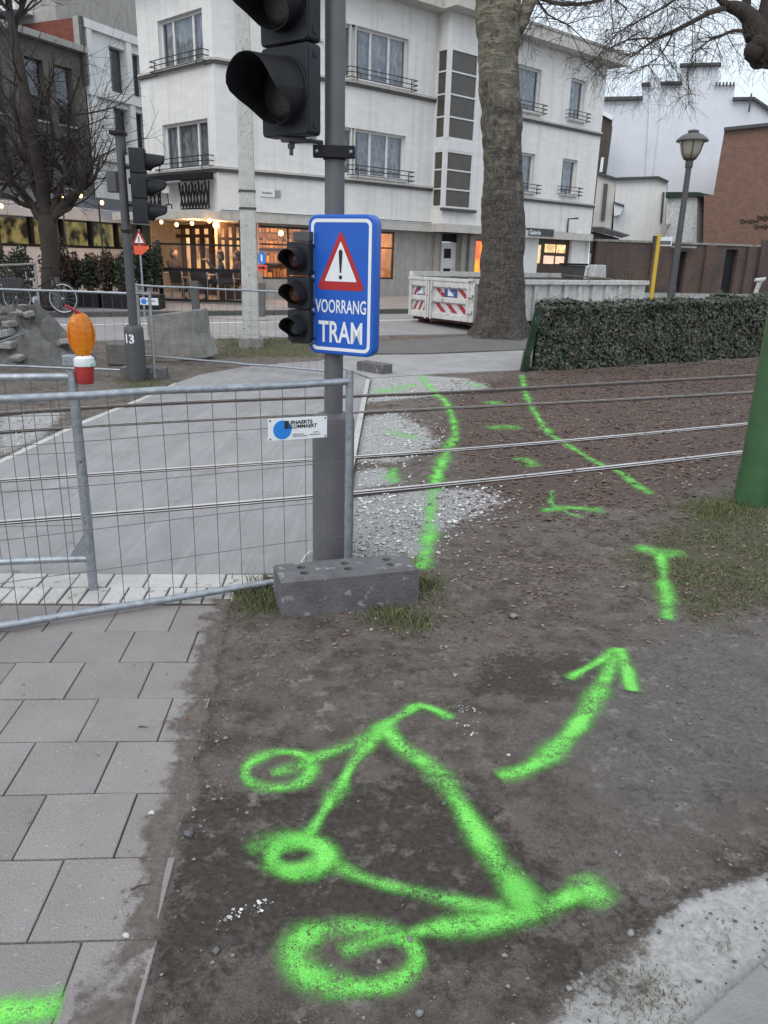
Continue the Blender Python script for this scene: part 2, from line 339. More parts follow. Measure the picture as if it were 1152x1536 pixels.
m_lamptop = mat('lantern_metal', (.07, .068, .066), (.10, .096, .09), 9, .5)
m_shrub = mat('evergreen_shrub', (.022, .035, .018), (.05, .06, .035), 12, .7, rand=.9)
m_shrubred = mat('russet_shrub', (.075, .038, .028), (.05, .045, .028), 12, .8, rand=.9)
m_canvas = mat('white_fascia', (.66, .67, .70), (.58, .59, .62), 2, .7)
m_greyroof = mat('slate_grey_roof', (.12, .13, .145), (.095, .10, .115), 3, .7)
m_graff = mat('graffiti_paint', (.05, .035, .03), (.07, .05, .04), 9, .8)
m_orangesign = mat('orange_board', (.75, .10, .04), (.68, .085, .035), 6, .45)
m_tyre = mat('tyre_rubber', (.02, .02, .02), (.03, .03, .03), 20, .85)

# ------------------------------------------------------------------ noise and masks for the ground
def hsh(ix, iy, sd):
    h = (ix.astype(np.int64)*374761393 + iy.astype(np.int64)*668265263 + sd*974711) & 0xffffffff
    h = ((h ^ (h >> 13))*1274126177) & 0xffffffff
    return ((h ^ (h >> 16)) & 0xffffffff)/4294967295.
def vno(x, y, sd=0):
    ix = np.floor(x); iy = np.floor(y); fx = x-ix; fy = y-iy; fx = fx*fx*(3-2*fx); fy = fy*fy*(3-2*fy)
    a = hsh(ix, iy, sd); b = hsh(ix+1, iy, sd); c = hsh(ix, iy+1, sd); d = hsh(ix+1, iy+1, sd)
    return (a*(1-fx)+b*fx)*(1-fy)+(c*(1-fx)+d*fx)*fy
def fbm(x, y, sc, sd=0, o=4):
    v = 0; a = .5; t = 0
    for k in range(o): v = v+a*vno(x*sc, y*sc, sd+k*17); t += a; a *= .5; sc *= 2.03
    return v/t
def wpoly(px): return [(GT(*q).x, GT(*q).y) for q in px]
def sdist(poly, x, y):                          # signed distance, positive inside
    x = np.asarray(x, float); y = np.asarray(y, float)
    d = np.full(x.shape, 1e9); ins = np.zeros(x.shape, bool); n = len(poly)
    for i in range(n):
        ax, ay = poly[i]; bx, by = poly[(i+1) % n]; ex, ey = bx-ax, by-ay
        t = np.clip(((x-ax)*ex+(y-ay)*ey)/(ex*ex+ey*ey+1e-12), 0, 1)
        d = np.minimum(d, np.hypot(x-ax-t*ex, y-ay-t*ey))
        c = ((ay > y) != (by > y)) & (x < (bx-ax)*(y-ay)/(by-ay+1e-12)+ax); ins ^= c
    return np.where(ins, d, -d)
def soft(poly, x, y, w): return np.clip(.5+sdist(poly, x, y)/(2*w), 0, 1)
SLAB = wpoly([(-300, 862), (-300, 790), (0, 690), (120, 633), (210, 598), (264, 574), (300, 562), (360, 551), (430, 544), (480, 541), (555, 569), (531, 700), (513, 860)])
_e0, _e1 = G(345, 905), G(207, 1536)
def edge_x(y): return _e0.x+(_e1.x-_e0.x)*(y-_e0.y)/(_e1.y-_e0.y)
Y_SETT0, Y_SETT1 = G(170, 905).y, G(170, 861).y
TILE = [(-4, -1.5), (edge_x(-1.5)-.05, -1.5), (edge_x(Y_SETT1)-.05, Y_SETT1), (-4, Y_SETT1)]
KSL = [(G(1036, 1536).x, G(1036, 1536).y), (G(1152, 1436).x, G(1152, 1436).y)]
_kd = Vector((KSL[1][0]-KSL[0][0], KSL[1][1]-KSL[0][1])).normalized(); _kn = Vector((_kd.y, -_kd.x))
KPOLY = [tuple(Vector(KSL[0])-_kd*2), tuple(Vector(KSL[0])+_kd*4), tuple(Vector(KSL[0])+_kd*4+_kn*2.3), tuple(Vector(KSL[0])-_kd*2+_kn*2.3)]
def ground_h(x, y):
    x = np.asarray(x, float); y = np.asarray(y, float)
    h = (fbm(x, y, .8, 3, 2)-.5)*.034 + (fbm(x, y, 4.3, 9, 3)-.5)*.026 - .007
    far = np.clip((y-9)/8, 0, 1)
    z = npbase(y) + h*(1-.8*far) - .01*far
    low = np.maximum.reduce([soft(SLAB, x, y, .05), soft(TILE, x, y, .03), soft(KPOLY, x, y, .05)])
    return z*(1-low) + (npbase(y)-.05)*low
GRAVEL = [wpoly(p) for p in ([(556, 566), (610, 560), (700, 566), (735, 580), (660, 592), (600, 598), (548, 603)], [(545, 625), (590, 618), (640, 640), (655, 665), (600, 690), (535, 690)],
          [(528, 738), (640, 732), (740, 735), (750, 755), (690, 782), (650, 800), (640, 835), (525, 842)], [(535, 705), (575, 700), (600, 722), (530, 732)], [(0, 625), (95, 615), (60, 655), (0, 680)])]
LEAFP = wpoly([(690, 575), (800, 556), (1300, 535), (1300, 690), (1050, 735), (960, 760), (820, 765), (700, 775), (700, 700), (650, 640)])
GRASSP = [wpoly(p) for p in ([(1035, 760), (1110, 740), (1300, 730), (1300, 900), (1130, 910), (1060, 935), (985, 905), (940, 850), (985, 800)], [(360, 880), (425, 868), (425, 925), (375, 930)], [(560, 915), (640, 860), (655, 890), (625, 945), (560, 945)],
          [(330, 505), (480, 505), (480, 535), (330, 535)], [(180, 565), (250, 560), (245, 580), (180, 585)])]
SANDP = wpoly([(800, 1560), (850, 1500), (930, 1430), (1010, 1370), (1090, 1330), (1180, 1300), (1300, 1420), (1100, 1600)])
SANDG = wpoly([(880, 1536), (900, 1460), (970, 1440), (1030, 1450), (1000, 1500), (960, 1536)])
DARKP = [wpoly(p) for p in ([(215, 1480), (250, 1290), (300, 1180), (420, 1190), (640, 1150), (780, 1240), (880, 1400), (700, 1480), (520, 1400), (330, 1420), (290, 1536)], [(700, 1000), (790, 975), (900, 985), (980, 990), (860, 1060), (720, 1040)], [(800, 1400), (1050, 1340), (1152, 1240), (1200, 1300), (930, 1430), (800, 1500)])]
GRITP = wpoly([(880, 1010), (1010, 940), (1250, 910), (1300, 1180), (1000, 1260), (880, 1200), (820, 1120)])
def mask(polys, x, y, w):
    if isinstance(polys[0], tuple): polys = [polys]
    return np.maximum.reduce([soft(p, x, y, w) for p in polys])
SETTP = wpoly([(0, 0), (1, 0), (1, 1)]) if False else None

# ---- the ground sheet
def axis(fine0, fine1, st, lo, hi, g=1.13):
    a = list(np.arange(fine0, fine1, st)); d = st; q = fine1
    while q < hi: a.append(q); d *= g; q += d
    a.append(hi); d = st; q = fine0-st; l = []
    while q > lo: l.append(q); d *= g; q -= d
    l.append(lo); return np.array(l[::-1]+a)
gx = axis(-3.0, 5.0, .024, -140, 140); gy = np.concatenate([axis(.6, 8.6, .024, -30, 8.6)[:-1], np.arange(8.6, 17, .07), axis(17, 18, .3, 17, 260, 1.12)[1:]])
gy = np.unique(gy); X, Y = np.meshgrid(gx, gy); XX = X.ravel(); YY = Y.ravel(); ZZ = ground_h(XX, YY)
nx, ny = len(gx), len(gy); idx = np.arange(nx*ny).reshape(ny, nx)
quads = np.stack([idx[:-1, :-1], idx[:-1, 1:], idx[1:, 1:], idx[1:, :-1]], -1).reshape(-1, 4)
me = bpy.data.meshes.new('ground'); me.vertices.add(nx*ny); me.vertices.foreach_set('co', np.stack([XX, YY, ZZ], -1).ravel())
me.loops.add(quads.size); me.loops.foreach_set('vertex_index', quads.ravel().astype(np.int32)); me.polygons.add(len(quads)); me.polygons.foreach_set('loop_start', np.arange(0, quads.size, 4, dtype=np.int32)); me.update(calc_edges=True)
me.polygons.foreach_set('use_smooth', [True]*len(quads))
for nm, v in (('gravel', mask(GRAVEL, XX, YY, .18)), ('leaf', mask(LEAFP, XX, YY, .45)), ('grass', mask(GRASSP, XX, YY, .25)), ('sand', mask(SANDP, XX, YY, .07)*(1-.55*mask(SANDG, XX, YY, .06))), ('damp', mask(DARKP, XX, YY, .18)), ('grit', mask(GRITP, XX, YY, .3))):
    a = me.attributes.new(nm, 'FLOAT', 'POINT'); a.data.foreach_set('value', v.astype(np.float32))
m = bpy.data.materials.new('soil_ground'); m.use_nodes = True; t = m.node_tree; L = t.links.new; bs = t.nodes['Principled BSDF']; MATS['ground'] = m
tco = t.nodes.new('ShaderNodeTexCoord')
def noi(sc, det=6, ro=.6):
    n = t.nodes.new('ShaderNodeTexNoise'); n.inputs['Scale'].default_value = sc; n.inputs['Detail'].default_value = det; n.inputs['Roughness'].default_value = ro; L(tco.outputs['Object'], n.inputs[0]); return n.outputs[0]
def rng_(s, a, b, c=0, d=1):
    r = t.nodes.new('ShaderNodeMapRange'); r.inputs[1].default_value = a; r.inputs[2].default_value = b; r.inputs[3].default_value = c; r.inputs[4].default_value = d; L(s, r.inputs[0]); return r.outputs[0]
def mixc(f, a, b):
    x = t.nodes.new('ShaderNodeMix'); x.data_type = 'RGBA'
    for i, q in ((0, f), (6, a), (7, b)):
        if isinstance(q, tuple): x.inputs[i].default_value = (*q, 1)
        elif isinstance(q, float): x.inputs[i].default_value = q
        else: L(q, x.inputs[i])
    return x.outputs[2]
def att(n):
    a = t.nodes.new('ShaderNodeAttribute'); a.attribute_name = n; return a.outputs['Fac']
n_big, n_mid, n_fine, n_grit = noi(1.7, 7, .66), noi(7, 8, .68), noi(45, 8, .75), noi(190, 4, .7)
soil = mixc(rng_(n_mid, .40, .60), (.18, .148, .124), (.076, .060, .050))
soil = mixc(rng_(n_big, .42, .62), soil, mixc(rng_(n_fine, .38, .62), (.215, .185, .165), (.11, .094, .084)))
soil = mixc(rng_(n_grit, .56, .68, 0, .75), soil, (.29, .265, .245))
soil = mixc(rng_(n_grit, .44, .34, 0, .8), soil, (.035, .029, .025))
def msk(n, k=.9, lo=.42, hi=.58, src=None):      # ragged edge: mask value pushed about by noise
    s = mth(t, 'ADD', att(n), mth(t, 'MULTIPLY', mth(t, 'SUBTRACT', src or n_mid, .5), k)); return rng_(s, lo, hi)
dsrc = mth(t, 'ADD', mth(t, 'MULTIPLY', n_mid, .6), mth(t, 'MULTIPLY', n_fine, .4))
soil = mixc(mth(t, 'MULTIPLY', msk('damp', 2.2, .38, .66, dsrc), .9), soil, mixc(rng_(n_fine, .38, .62), (.100, .083, .070), (.046, .038, .033)))
soil = mixc(mth(t, 'MULTIPLY', msk('grit', 1.6, .35, .75, n_fine), .6), soil, mixc(rng_(n_fine, .4, .6), (.21, .20, .19), (.13, .12, .112)))
pn = noi(11, 7, .68)
soil = mixc(mth(t, 'MULTIPLY', mth(t, 'MULTIPLY', rng_(pn, .545, .62), rng_(noi(1.3, 3), .34, .56)), .62), soil, mixc(rng_(n_fine, .4, .6), (.40, .37, .34), (.21, .185, .165)))
soil = mixc(mth(t, 'MULTIPLY', rng_(noi(5.5, 7, .7), .57, .63), .6), soil, mixc(rng_(n_fine, .35, .65), (.075, .062, .053), (.045, .037, .032)))
# worn pale patches, stones pressed into the soil
vo = t.nodes.new('ShaderNodeTexVoronoi'); vo.inputs['Scale'].default_value = 14; vo.inputs['Randomness'].default_value = 1; L(tco.outputs['Object'], vo.inputs[0])
pal = mth(t, 'MULTIPLY', rng_(vo.outputs['Distance'], .34, .18), rng_(noi(2.3, 3), .5, .64))
soil = mixc(mth(t, 'MULTIPLY', mth(t, 'MULTIPLY', pal, rng_(n_fine, .38, .55)), .6), soil, (.27, .25, .235))
soil = mixc(msk('leaf', .8, .35, .75), soil, mixc(rng_(n_fine, .36, .64), (.17, .125, .105), (.065, .048, .042)))
soil = mixc(mth(t, 'MULTIPLY', msk('grass', 1.5, .35, .75, n_fine), .7), soil, mixc(rng_(n_fine, .35, .65), (.060, .078, .026), (.11, .095, .055)))
soil = mixc(msk('gravel', 1.3, .38, .62, n_fine), soil, mixc(rng_(n_grit, .38, .62), (.58, .575, .57), (.20, .19, .18)))
soil = mixc(msk('sand', 2.0, .42, .60, dsrc), soil, mixc(rng_(n_fine, .38, .66), (.62, .61, .60), (.36, .345, .33)))
L(soil, bs.inputs['Base Color']); bs.inputs['Roughness'].default_value = .93; bs.inputs['Specular IOR Level'].default_value = .25
bp = t.nodes.new('ShaderNodeBump'); bp.inputs['Strength'].default_value = 1; bp.inputs['Distance'].default_value = .03
L(mth(t, 'ADD', mth(t, 'MULTIPLY', n_fine, .7), mth(t, 'ADD', mth(t, 'MULTIPLY', n_grit, .22), mth(t, 'MULTIPLY', n_mid, .6))), bp.inputs['Height']); L(bp.outputs[0], bs.inputs['Normal'])
me.materials.append(m); go = bpy.data.objects.new('ground', me); C.objects.link(go); go['kind'] = 'structure'

def sheet(name, poly, mt, dz, step=1.5, kind='structure', th=.0):   # a sheet that follows the street's slope
    mb = MB(); n = len(poly)
    # fine subdivision along y by clipping into strips
    ys = [p[1] for p in poly]; y0, y1 = min(ys), max(ys); k = max(1, int((y1-y0)/step))
    cuts = [y0+(y1-y0)*i/k for i in range(k+1)]
    def clip(P, yc, keep):
        o = []
        for i in range(len(P)):
            a, b = P[i], P[(i+1) % len(P)]; ia = (a[1] >= yc) == keep or abs(a[1]-yc) < 1e-9; ib = (b[1] >= yc) == keep or abs(b[1]-yc) < 1e-9
            if ia: o.append(a)
            if ia != ib and abs(b[1]-a[1]) > 1e-9:
                tt = (yc-a[1])/(b[1]-a[1]); o.append((a[0]+tt*(b[0]-a[0]), yc))
        return o
    for i in range(k):
        P = clip(clip(poly, cuts[i], True), cuts[i+1], False)
        Q = []
        for p in P:
            if not Q or (abs(p[0]-Q[-1][0])+abs(p[1]-Q[-1][1])) > 1e-6: Q.append(p)
        if len(Q) >= 3: mb.add([(p[0], p[1], base(p[1])+dz) for p in Q], [tuple(range(len(Q)))])
    # sides
    for i in range(n):
        a, b = poly[i], poly[(i+1) % n]; kk = max(1, int(abs(a[1]-b[1])/step))
        for j in range(kk):
            p = [a[q]+(b[q]-a[q])*j/kk for q in (0, 1)]; r = [a[q]+(b[q]-a[q])*(j+1)/kk for q in (0, 1)]
            mb.quad((p[0], p[1], base(p[1])+dz-.12), (r[0], r[1], base(r[1])+dz-.12), (r[0], r[1], base(r[1])+dz), (p[0], p[1], base(p[1])+dz))
    o = mb.build(name, mt); o['kind'] = kind; return o

# ------------------------------------------------------------------ setting: paved footpath, setts, crossing slab, road, footpath, kerbs
TA = math.atan2(.062, .963); TD = Vector((math.cos(TA), math.sin(TA))); TN = Vector((-TD.y, TD.x))
t0 = G(107, 948); T0 = Vector((t0.x, t0.y))
mb = MB()
def tileblock(mb, u0, u1, v0, v1, top, th=.05, gap=.003, tilt=.0022, cr=.003):
    P = [T0+TD*u+TN*v for u, v in ((u0+gap, v0+gap), (u1-gap, v0+gap), (u1-gap, v1-gap), (u0+gap, v1-gap))]
    c = (P[0]+P[2])/2; zs = [top+random.uniform(-tilt, tilt) for _ in P]
    Q = [p+(c-p).normalized()*cr*1.4 for p in P]
    vs = [(p.x, p.y, zs[i]-th) for i, p in enumerate(P)]+[(p.x, p.y, zs[i]-cr*.6) for i, p in enumerate(P)]+[(p.x, p.y, zs[i]) for i, p in enumerate(Q)]
    mb.add(vs, [(8, 9, 10, 11)]+[(i, (i+1) % 4, (i+1) % 4+4, i+4) for i in range(4)]+[(i+4, (i+1) % 4+4, (i+1) % 4+8, i+8) for i in range(4)])
SP = .299
for r in range(-15, 2):                        # r = 0: the row whose far edge is at photo row 948
    v1 = -r*0+(r)*SP; v0 = v1-SP; sh = ((-r) % 2)*.155+.004
    vm_ = (v0+v1)/2
    if r == 1: v1 = min(v1, (Vector((G(170, 905).x, G(170, 905).y))-T0).dot(TN)-.004)
    q = T0+TN*vm_
    # where the edging cuts this row
    ue = 0
    for k in range(60):
        p = T0+TD*ue+TN*vm_; ue += (edge_x(p.y)-p.x)
    u = sh-3.0
    while u < ue:
        u1 = min(u+.3, ue)
        if u1-u > .03: tileblock(mb, u, u1, v0, v1, .003+random.uniform(-.0022, .0022))
        u += .3
o = mb.build('footpath', m_tile); o['kind'] = 'structure'
sheet('joint_sand', [(-4, -1.5), (edge_x(-1.5)-.01, -1.5), (edge_x(Y_SETT1-.06)-.01, Y_SETT1-.06), (-4, Y_SETT1-.06)], mat('joint_sand', (.115, .10, .09), (.06, .052, .047), 3, .95, .5, 90), -.0055, 9)
mb = MB()
va = (Vector((G(170, 905).x, G(170, 905).y))-T0).dot(TN); vb = (Vector((G(170, 881).x, G(170, 881).y))-T0).dot(TN); vc = (Vector((G(170, 861).x, G(170, 861).y))-T0).dot(TN)
for v0, v1, wd in ((va, vb, .105), (vb, vc, .21)):
    u = -3.1; ul = (Vector((G(352, 893).x, G(352, 893).y))-T0).dot(TD)+(.25 if v0 == vb else 0)
    while u < ul:
        ww = wd*random.uniform(.85, 1.12); tileblock(mb, u, min(u+ww, ul), v0, v1, .004+random.uniform(-.003, .003), gap=.005, cr=.007); u += ww
o = mb.build('sett_border', m_sett); o['kind'] = 'structure'
mb = MB()
p0 = Vector((edge_x(-1.5), -1.5)); p1 = Vector((edge_x(3.35), 3.35)); dd = (p1-p0).normalized(); Lg = (p1-p0).length; k = 0; a = 0
while a < Lg:
    b = min(a+1.0, Lg); q0 = p0+dd*(a+.004); q1 = p0+dd*(b-.004); nn = Vector((dd.y, -dd.x)); zt = -.020+random.uniform(-.008, .005)
    mb.ext([(q0.x+nn.x*.004, q0.y, zt), (q0.x+nn.x*.05, q0.y+nn.y*.05, zt), (q1.x+nn.x*.05, q1.y+nn.y*.05, zt), (q1.x+nn.x*.004, q1.y, zt)], (0, 0, -.12)); a = b
o = mb.build('edging_kerb', m_edge, bevel=.006); o['kind'] = 'structure'
sheet('crossing_slab', SLAB, m_slab, .0, .6)
# pale worn edge strips of the slab
for pl in ([(531, 700), (555, 569), (549, 569), (521, 700)], [(0, 690), (120, 633), (210, 598), (264, 574), (262, 578), (210, 602), (122, 637.5), (0, 696)]):
    sheet('slab_edge_strip', wpoly(pl), m_sett, .004, .6)
# grooves beside the embedded rails are modelled with the rails; far road, footpath, pavement
# (the road runs parallel to the tracks behind the verge)
RD = Vector((1, .37)).normalized(); RN = Vector((-RD.y, RD.x))
kb = GT(100, 477); KB = Vector((kb.x, kb.y))
def rp(u, v): q = KB+RD*u+RN*v; return (q.x, q.y)
rw = -4.2
sheet('road', [rp(-40, rw), rp(60, rw), rp(60, 0), rp(-40, 0)], m_road, .012, 1.0)
sheet('road_line', [rp(-40, -1.55), rp(60, -1.55), rp(60, -1.43), rp(-40, -1.43)], m_line, .017, 1.0)
sheet('pavement', [rp(-40, .16), rp(60, .16), rp(60, 16), rp(-40, 16)], m_roadside, .125, 1.0)
mb = MB(); u = -20.
while u < 30:
    a, b, c, d = rp(u+.006, 0), rp(u+.994, 0), rp(u+.994, .16), rp(u+.006, .16); z = base(a[1])
    mb.ext([(p[0], p[1], base(p[1])+.132) for p in (a, b, c, d)], (0, 0, -.3)); u += 1
o = mb.build('kerb', m_kerb, bevel=.012); o['kind'] = 'structure'
FP_ = wpoly([(480, 541.5), (430, 544.5), (420, 541), (600, 532), (782, 526), (782, 556), (560, 566), (556, 569)])
sheet('pale_path', wpoly([(558, 567), (480, 541), (520, 533), (640, 532), (785, 526), (780, 555), (660, 560)]), m_path, .004, .5)
sheet('asphalt_verge', wpoly([(560, 514), (690, 505), (800, 500), (800, 524), (640, 530), (520, 531), (480, 528)]), mat('dark_tarmac', (.15, .142, .135), (.11, .105, .10), 2, .9, .4, 60), .008, .5)
mb = MB()
for iu in range(-4, 7):
    for iv in range(4):
        u0, u1, v0, v1 = .30+.6*iu+.003, .30+.6*(iu+1)-.003, .6*iv+.003, .6*(iv+1)-.003; z = .010+random.uniform(-.003, .003)
        P = [Vector(KSL[0])+_kd*a+_kn*b for a, b in ((u0, v0), (u0, v1), (u1, v1), (u1, v0))]; mb.ext([(p.x, p.y, z+random.uniform(-.001, .001)) for p in P], (0, 0, -.2))
o = mb.build('stone_pavement', m_kslab, bevel=.006); o['kind'] = 'structure'

# soil trodden over the edge of the pavers, thinning out over the slabs
m = bpy.data.materials.new('trodden_soil'); m.use_nodes = True; t = m.node_tree; L = t.links.new; bs = t.nodes['Principled BSDF']; tco = t.nodes.new('ShaderNodeTexCoord')
f1_, f2_ = noi(6, 7, .7), noi(60, 5, .7); fac = rng_(mth(t, 'ADD', att('cov'), mth(t, 'ADD', mth(t, 'MULTIPLY', mth(t, 'SUBTRACT', f1_, .5), 1.7), mth(t, 'MULTIPLY', mth(t, 'SUBTRACT', f2_, .5), 1.0))), .42, .72)
L(mixc(rng_(f2_, .35, .65), (.165, .138, .118), (.075, .061, .052)), bs.inputs['Base Color']); bs.inputs['Roughness'].default_value = .95
tr = t.nodes.new('ShaderNodeBsdfTransparent'); ms = t.nodes.new('ShaderNodeMixShader'); L(fac, ms.inputs[0]); L(tr.outputs[0], ms.inputs[1]); L(bs.outputs[0], ms.inputs[2]); L(ms.outputs[0], [n for n in t.nodes if n.type == 'OUTPUT_MATERIAL'][0].inputs[0])
ys_ = np.linspace(.4, 3.75, 90); vs, cov = [], []
for y in ys_:
    for j in range(14): d_ = .07-.42*j/13; zf_ = .0085 if d_ < .004 else float(ground_h(np.array([edge_x(y)+d_]), np.array([y]))[0])+.004; vs.append((edge_x(y)+d_, y, zf_)); cov.append(.76-max(0, d_+.01)*9 if d_ > -.03 else .76+(d_+.03)*4.2)
me = bpy.data.meshes.new('trodden_soil'); me.from_pydata(vs, [], [(i*14+j, (i+1)*14+j, (i+1)*14+j+1, i*14+j+1) for i in range(89) for j in range(13)]); me.materials.append(m); a = me.attributes.new('cov', 'FLOAT', 'POINT'); a.data.foreach_set('value', np.array(cov, np.float32))
o = bpy.data.objects.new('trodden_soil', me); C.objects.link(o); o['kind'] = 'stuff'
# slab wear in the slab's own material: long pale brush marks along the crossing, dark stains
t = m_slab.node_tree; L = t.links.new; bs = t.nodes['Principled BSDF']; tco = t.nodes.new('ShaderNodeTexCoord'); prev = bs.inputs['Base Color'].links[0].from_socket
mr = t.nodes.new('ShaderNodeMapping'); mr.inputs['Rotation'].default_value = (0, 0, R(38)); mr.inputs['Scale'].default_value = (30, .8, 1); L(tco.outputs['Object'], mr.inputs[0])
nn1 = t.nodes.new('ShaderNodeTexNoise'); nn1.inputs['Scale'].default_value = 1.2; nn1.inputs['Detail'].default_value = 7; L(mr.outputs[0], nn1.inputs[0])
c_ = mixc(rng_(nn1.outputs[0], .54, .70, 0, .22), prev, (.40, .395, .385)); c_ = mixc(rng_(nn1.outputs[0], .44, .32, 0, .15), c_, (.12, .117, .114))
c_ = mixc(rng_(noi(.9, 6, .7), .52, .66, 0, .45), c_, (.155, .148, .14)); c_ = mixc(rng_(noi(120, 3), .56, .66, 0, .5), c_, (.34, .33, .32)); L(c_, bs.inputs['Base Color'])

# ------------------------------------------------------------------ tram rails: bright heads, dark sides, in four separate lines
def railline(pts, label, top, mtop):
    P = [GT(*q) for q in pts]; P = [Vector((p.x, p.y)) for p in P]
    P = [P[0]+(P[0]-P[1]).normalized()*14]+P+[P[-1]+(P[-1]-P[-2]).normalized()*22]
    # resample smoothly
    Q = []
    for i in range(len(P)-1):
        k = max(1, int((P[i+1]-P[i]).length/.5))
        for j in range(k): Q.append(P[i]+(P[i+1]-P[i])*j/k)
    Q.append(P[-1])
    for _ in range(12): Q = [Q[0]]+[(Q[i-1]+Q[i]*2+Q[i+1])/4 for i in range(1, len(Q)-1)]+[Q[-1]]
    prof = [(-.045, -.16), (-.045, -.02), (-.032, 0), (.006, 0), (.010, -.016), (.026, -.016), (.028, -.004), (.046, -.004), (.046, -.16)]
    root = None
    mb = MB(); n = len(prof); vs = []
    for i, q in enumerate(Q):
        tt = (Q[min(i+1, len(Q)-1)]-Q[max(i-1, 0)]).normalized(); nn = Vector((tt.y, -tt.x)); z = base(q.y)+top
        vs += [(q.x+nn.x*a, q.y+nn.y*a, z+b) for a, b in prof]
    mb.v = [tuple(v) for v in vs]
    for i in range(len(Q)-1):
        for j in range(n-1):
            mb.f.append((i*n+j, i*n+j+1, (i+1)*n+j+1, (i+1)*n+j)); mb.m.append(0 if j in (1, 2, 6) else 1)
    o = mb.build('tram_rail', [mtop, m_railrust]); tag(o, label, 'rail', 'tram rails crossing the dirt'); return o
railline([(0, 785), (240, 766), (470, 747), (529, 742), (820, 713), (1106, 680)], 'steel tram rail nearest the front, just beyond the grey pole foot', .012, m_railtop)
railline([(0, 722), (240, 706), (467, 690), (529, 688), (820, 666), (1114, 637)], 'bright steel tram rail second from the front', .012, m_railtop)
railline([(125, 640), (250, 632), (480, 622), (545, 619), (820, 606), (1121, 589)], 'dull brown tram rail third from the front', .014, m_railold)
railline([(100, 614), (205, 606), (480, 597), (560, 597), (820, 582), (1125, 565)], 'dull brown tram rail farthest back, nearest the hedge', .03, m_railold)

# ------------------------------------------------------------------ green spray paint on the soil
m = bpy.data.materials.new('green_spray_paint'); m.use_nodes = True; t = m.node_tree; L = t.links.new; bs = t.nodes['Principled BSDF']; MATS['spray'] = m
tco = t.nodes.new('ShaderNodeTexCoord'); a = att('cov')
nf, ng = noi(55, 5, .7), noi(190, 3)
nl = noi(7, 5)
dens = mth(t, 'ADD', mth(t, 'ADD', rng_(nf, .30, .66, .22, .98), mth(t, 'MULTIPLY', mth(t, 'SUBTRACT', ng, .5), 1.7)), rng_(nl, .35, .62, -.42, .12))
fac = mth(t, 'MINIMUM', mth(t, 'MULTIPLY', mth(t, 'POWER', mth(t, 'MAXIMUM', a, 0.0), .9), mth(t, 'MAXIMUM', mth(t, 'MULTIPLY', dens, 1.5), .12)), .97)
L(mixc(rng_(nf, .35, .65), (.30, .98, .16), (.14, .62, .09)), bs.inputs['Base Color']); bs.inputs['Roughness'].default_value = .7
tr = t.nodes.new('ShaderNodeBsdfTransparent'); ms = t.nodes.new('ShaderNodeMixShader'); L(fac, ms.inputs[0]); L(tr.outputs[0], ms.inputs[1]); L(bs.outputs[0], ms.inputs[2])
out = [n for n in t.nodes if n.type == 'OUTPUT_MATERIAL'][0]; L(ms.outputs[0], out.inputs[0])
bp = t.nodes.new('ShaderNodeBump'); bp.inputs['Strength'].default_value = .7; bp.inputs['Distance'].default_value = .02; L(mth(t, 'ADD', nf, mth(t, 'MULTIPLY', ng, .4)), bp.inputs['Height']); L(bp.outputs[0], bs.inputs['Normal'])
STROKES = []
def spline(P, st):
    Q = []
    n = len(P)
    for i in range(n-1):
        p0, p1, p2, p3 = P[max(i-1, 0)], P[i], P[i+1], P[min(i+2, n-1)]; k = max(2, int((p2-p1).length/st))
        for j in range(k):
            u = j/k; Q.append(.5*((2*p1)+(p2-p0)*u+(2*p0-5*p1+4*p2-p3)*u*u+(3*p1-p0-3*p2+p3)*u**3))
    Q.append(P[-1]); return Q
def strokes(name, lines, label, group=None, surf=None, dz0=.004):
    vs, fs, cov = [], [], []
    for li, (pts, hw, strength) in enumerate(lines):
        P = [GT(*q) for q in pts]; P = [Vector((p.x, p.y)) for p in P]; Q = spline(P, .02); n = len(Q); M = 11; o = len(vs)
        tot = n-1
        for i, q in enumerate(Q):
            tt = (Q[min(i+1, n-1)]-Q[max(i-1, 0)])
            tt = tt.normalized() if tt.length > 1e-7 else Vector((1, 0)); nn = Vector((tt.y, -tt.x))
            wv = hw*(1.30 if Q[0].y < 4 else 1.25)*(1+.45*(vno(np.array([q.x*9.]), np.array([q.y*9.]), 5)[0]-.5)*2)
            ed = min(1, (min(i, tot-i)*.02/max(.02, hw*.9))**.7) if (P[0]-P[-1]).length > .04 else 1
            for j in range(M):
                s_ = (j/(M-1)*2-1); p = q+nn*s_*wv; vs.append((p.x, p.y)); cov.append(strength*(.78+.75*vno(np.array([q.x*5.+li*3]), np.array([q.y*5.]), 15)[0])*(math.exp(-(s_*2.15)**2)-.0098)*(.02+.98*ed) if 0 < j < M-1 else 0)
        fs += [(o+i*M+j, o+i*M+j+1, o+(i+1)*M+j+1, o+(i+1)*M+j) for i in range(n-1) for j in range(M-1)]
        li0 = li
        STROKES.append((np.array([(q.x, q.y) for q in Q]), hw))
        if li == 0: lid = []
        lid += [li]*(n*M)
    A = np.array(vs); z = (ground_h(A[:, 0], A[:, 1]) if surf is None else np.full(len(A), surf))+dz0+np.array(lid)*.0011
    me = bpy.data.meshes.new(name); me.from_pydata([(A[i, 0], A[i, 1], z[i]) for i in range(len(A))], [], fs); me.materials.append(MATS['spray'])
    a = me.attributes.new('cov', 'FLOAT', 'POINT'); a.data.foreach_set('value', np.array(cov, np.float32)); me.polygons.foreach_set('use_smooth', [True]*len(fs))
    o = bpy.data.objects.new(name, me); C.objects.link(o); tag(o, label, 'paint marking', group); return o
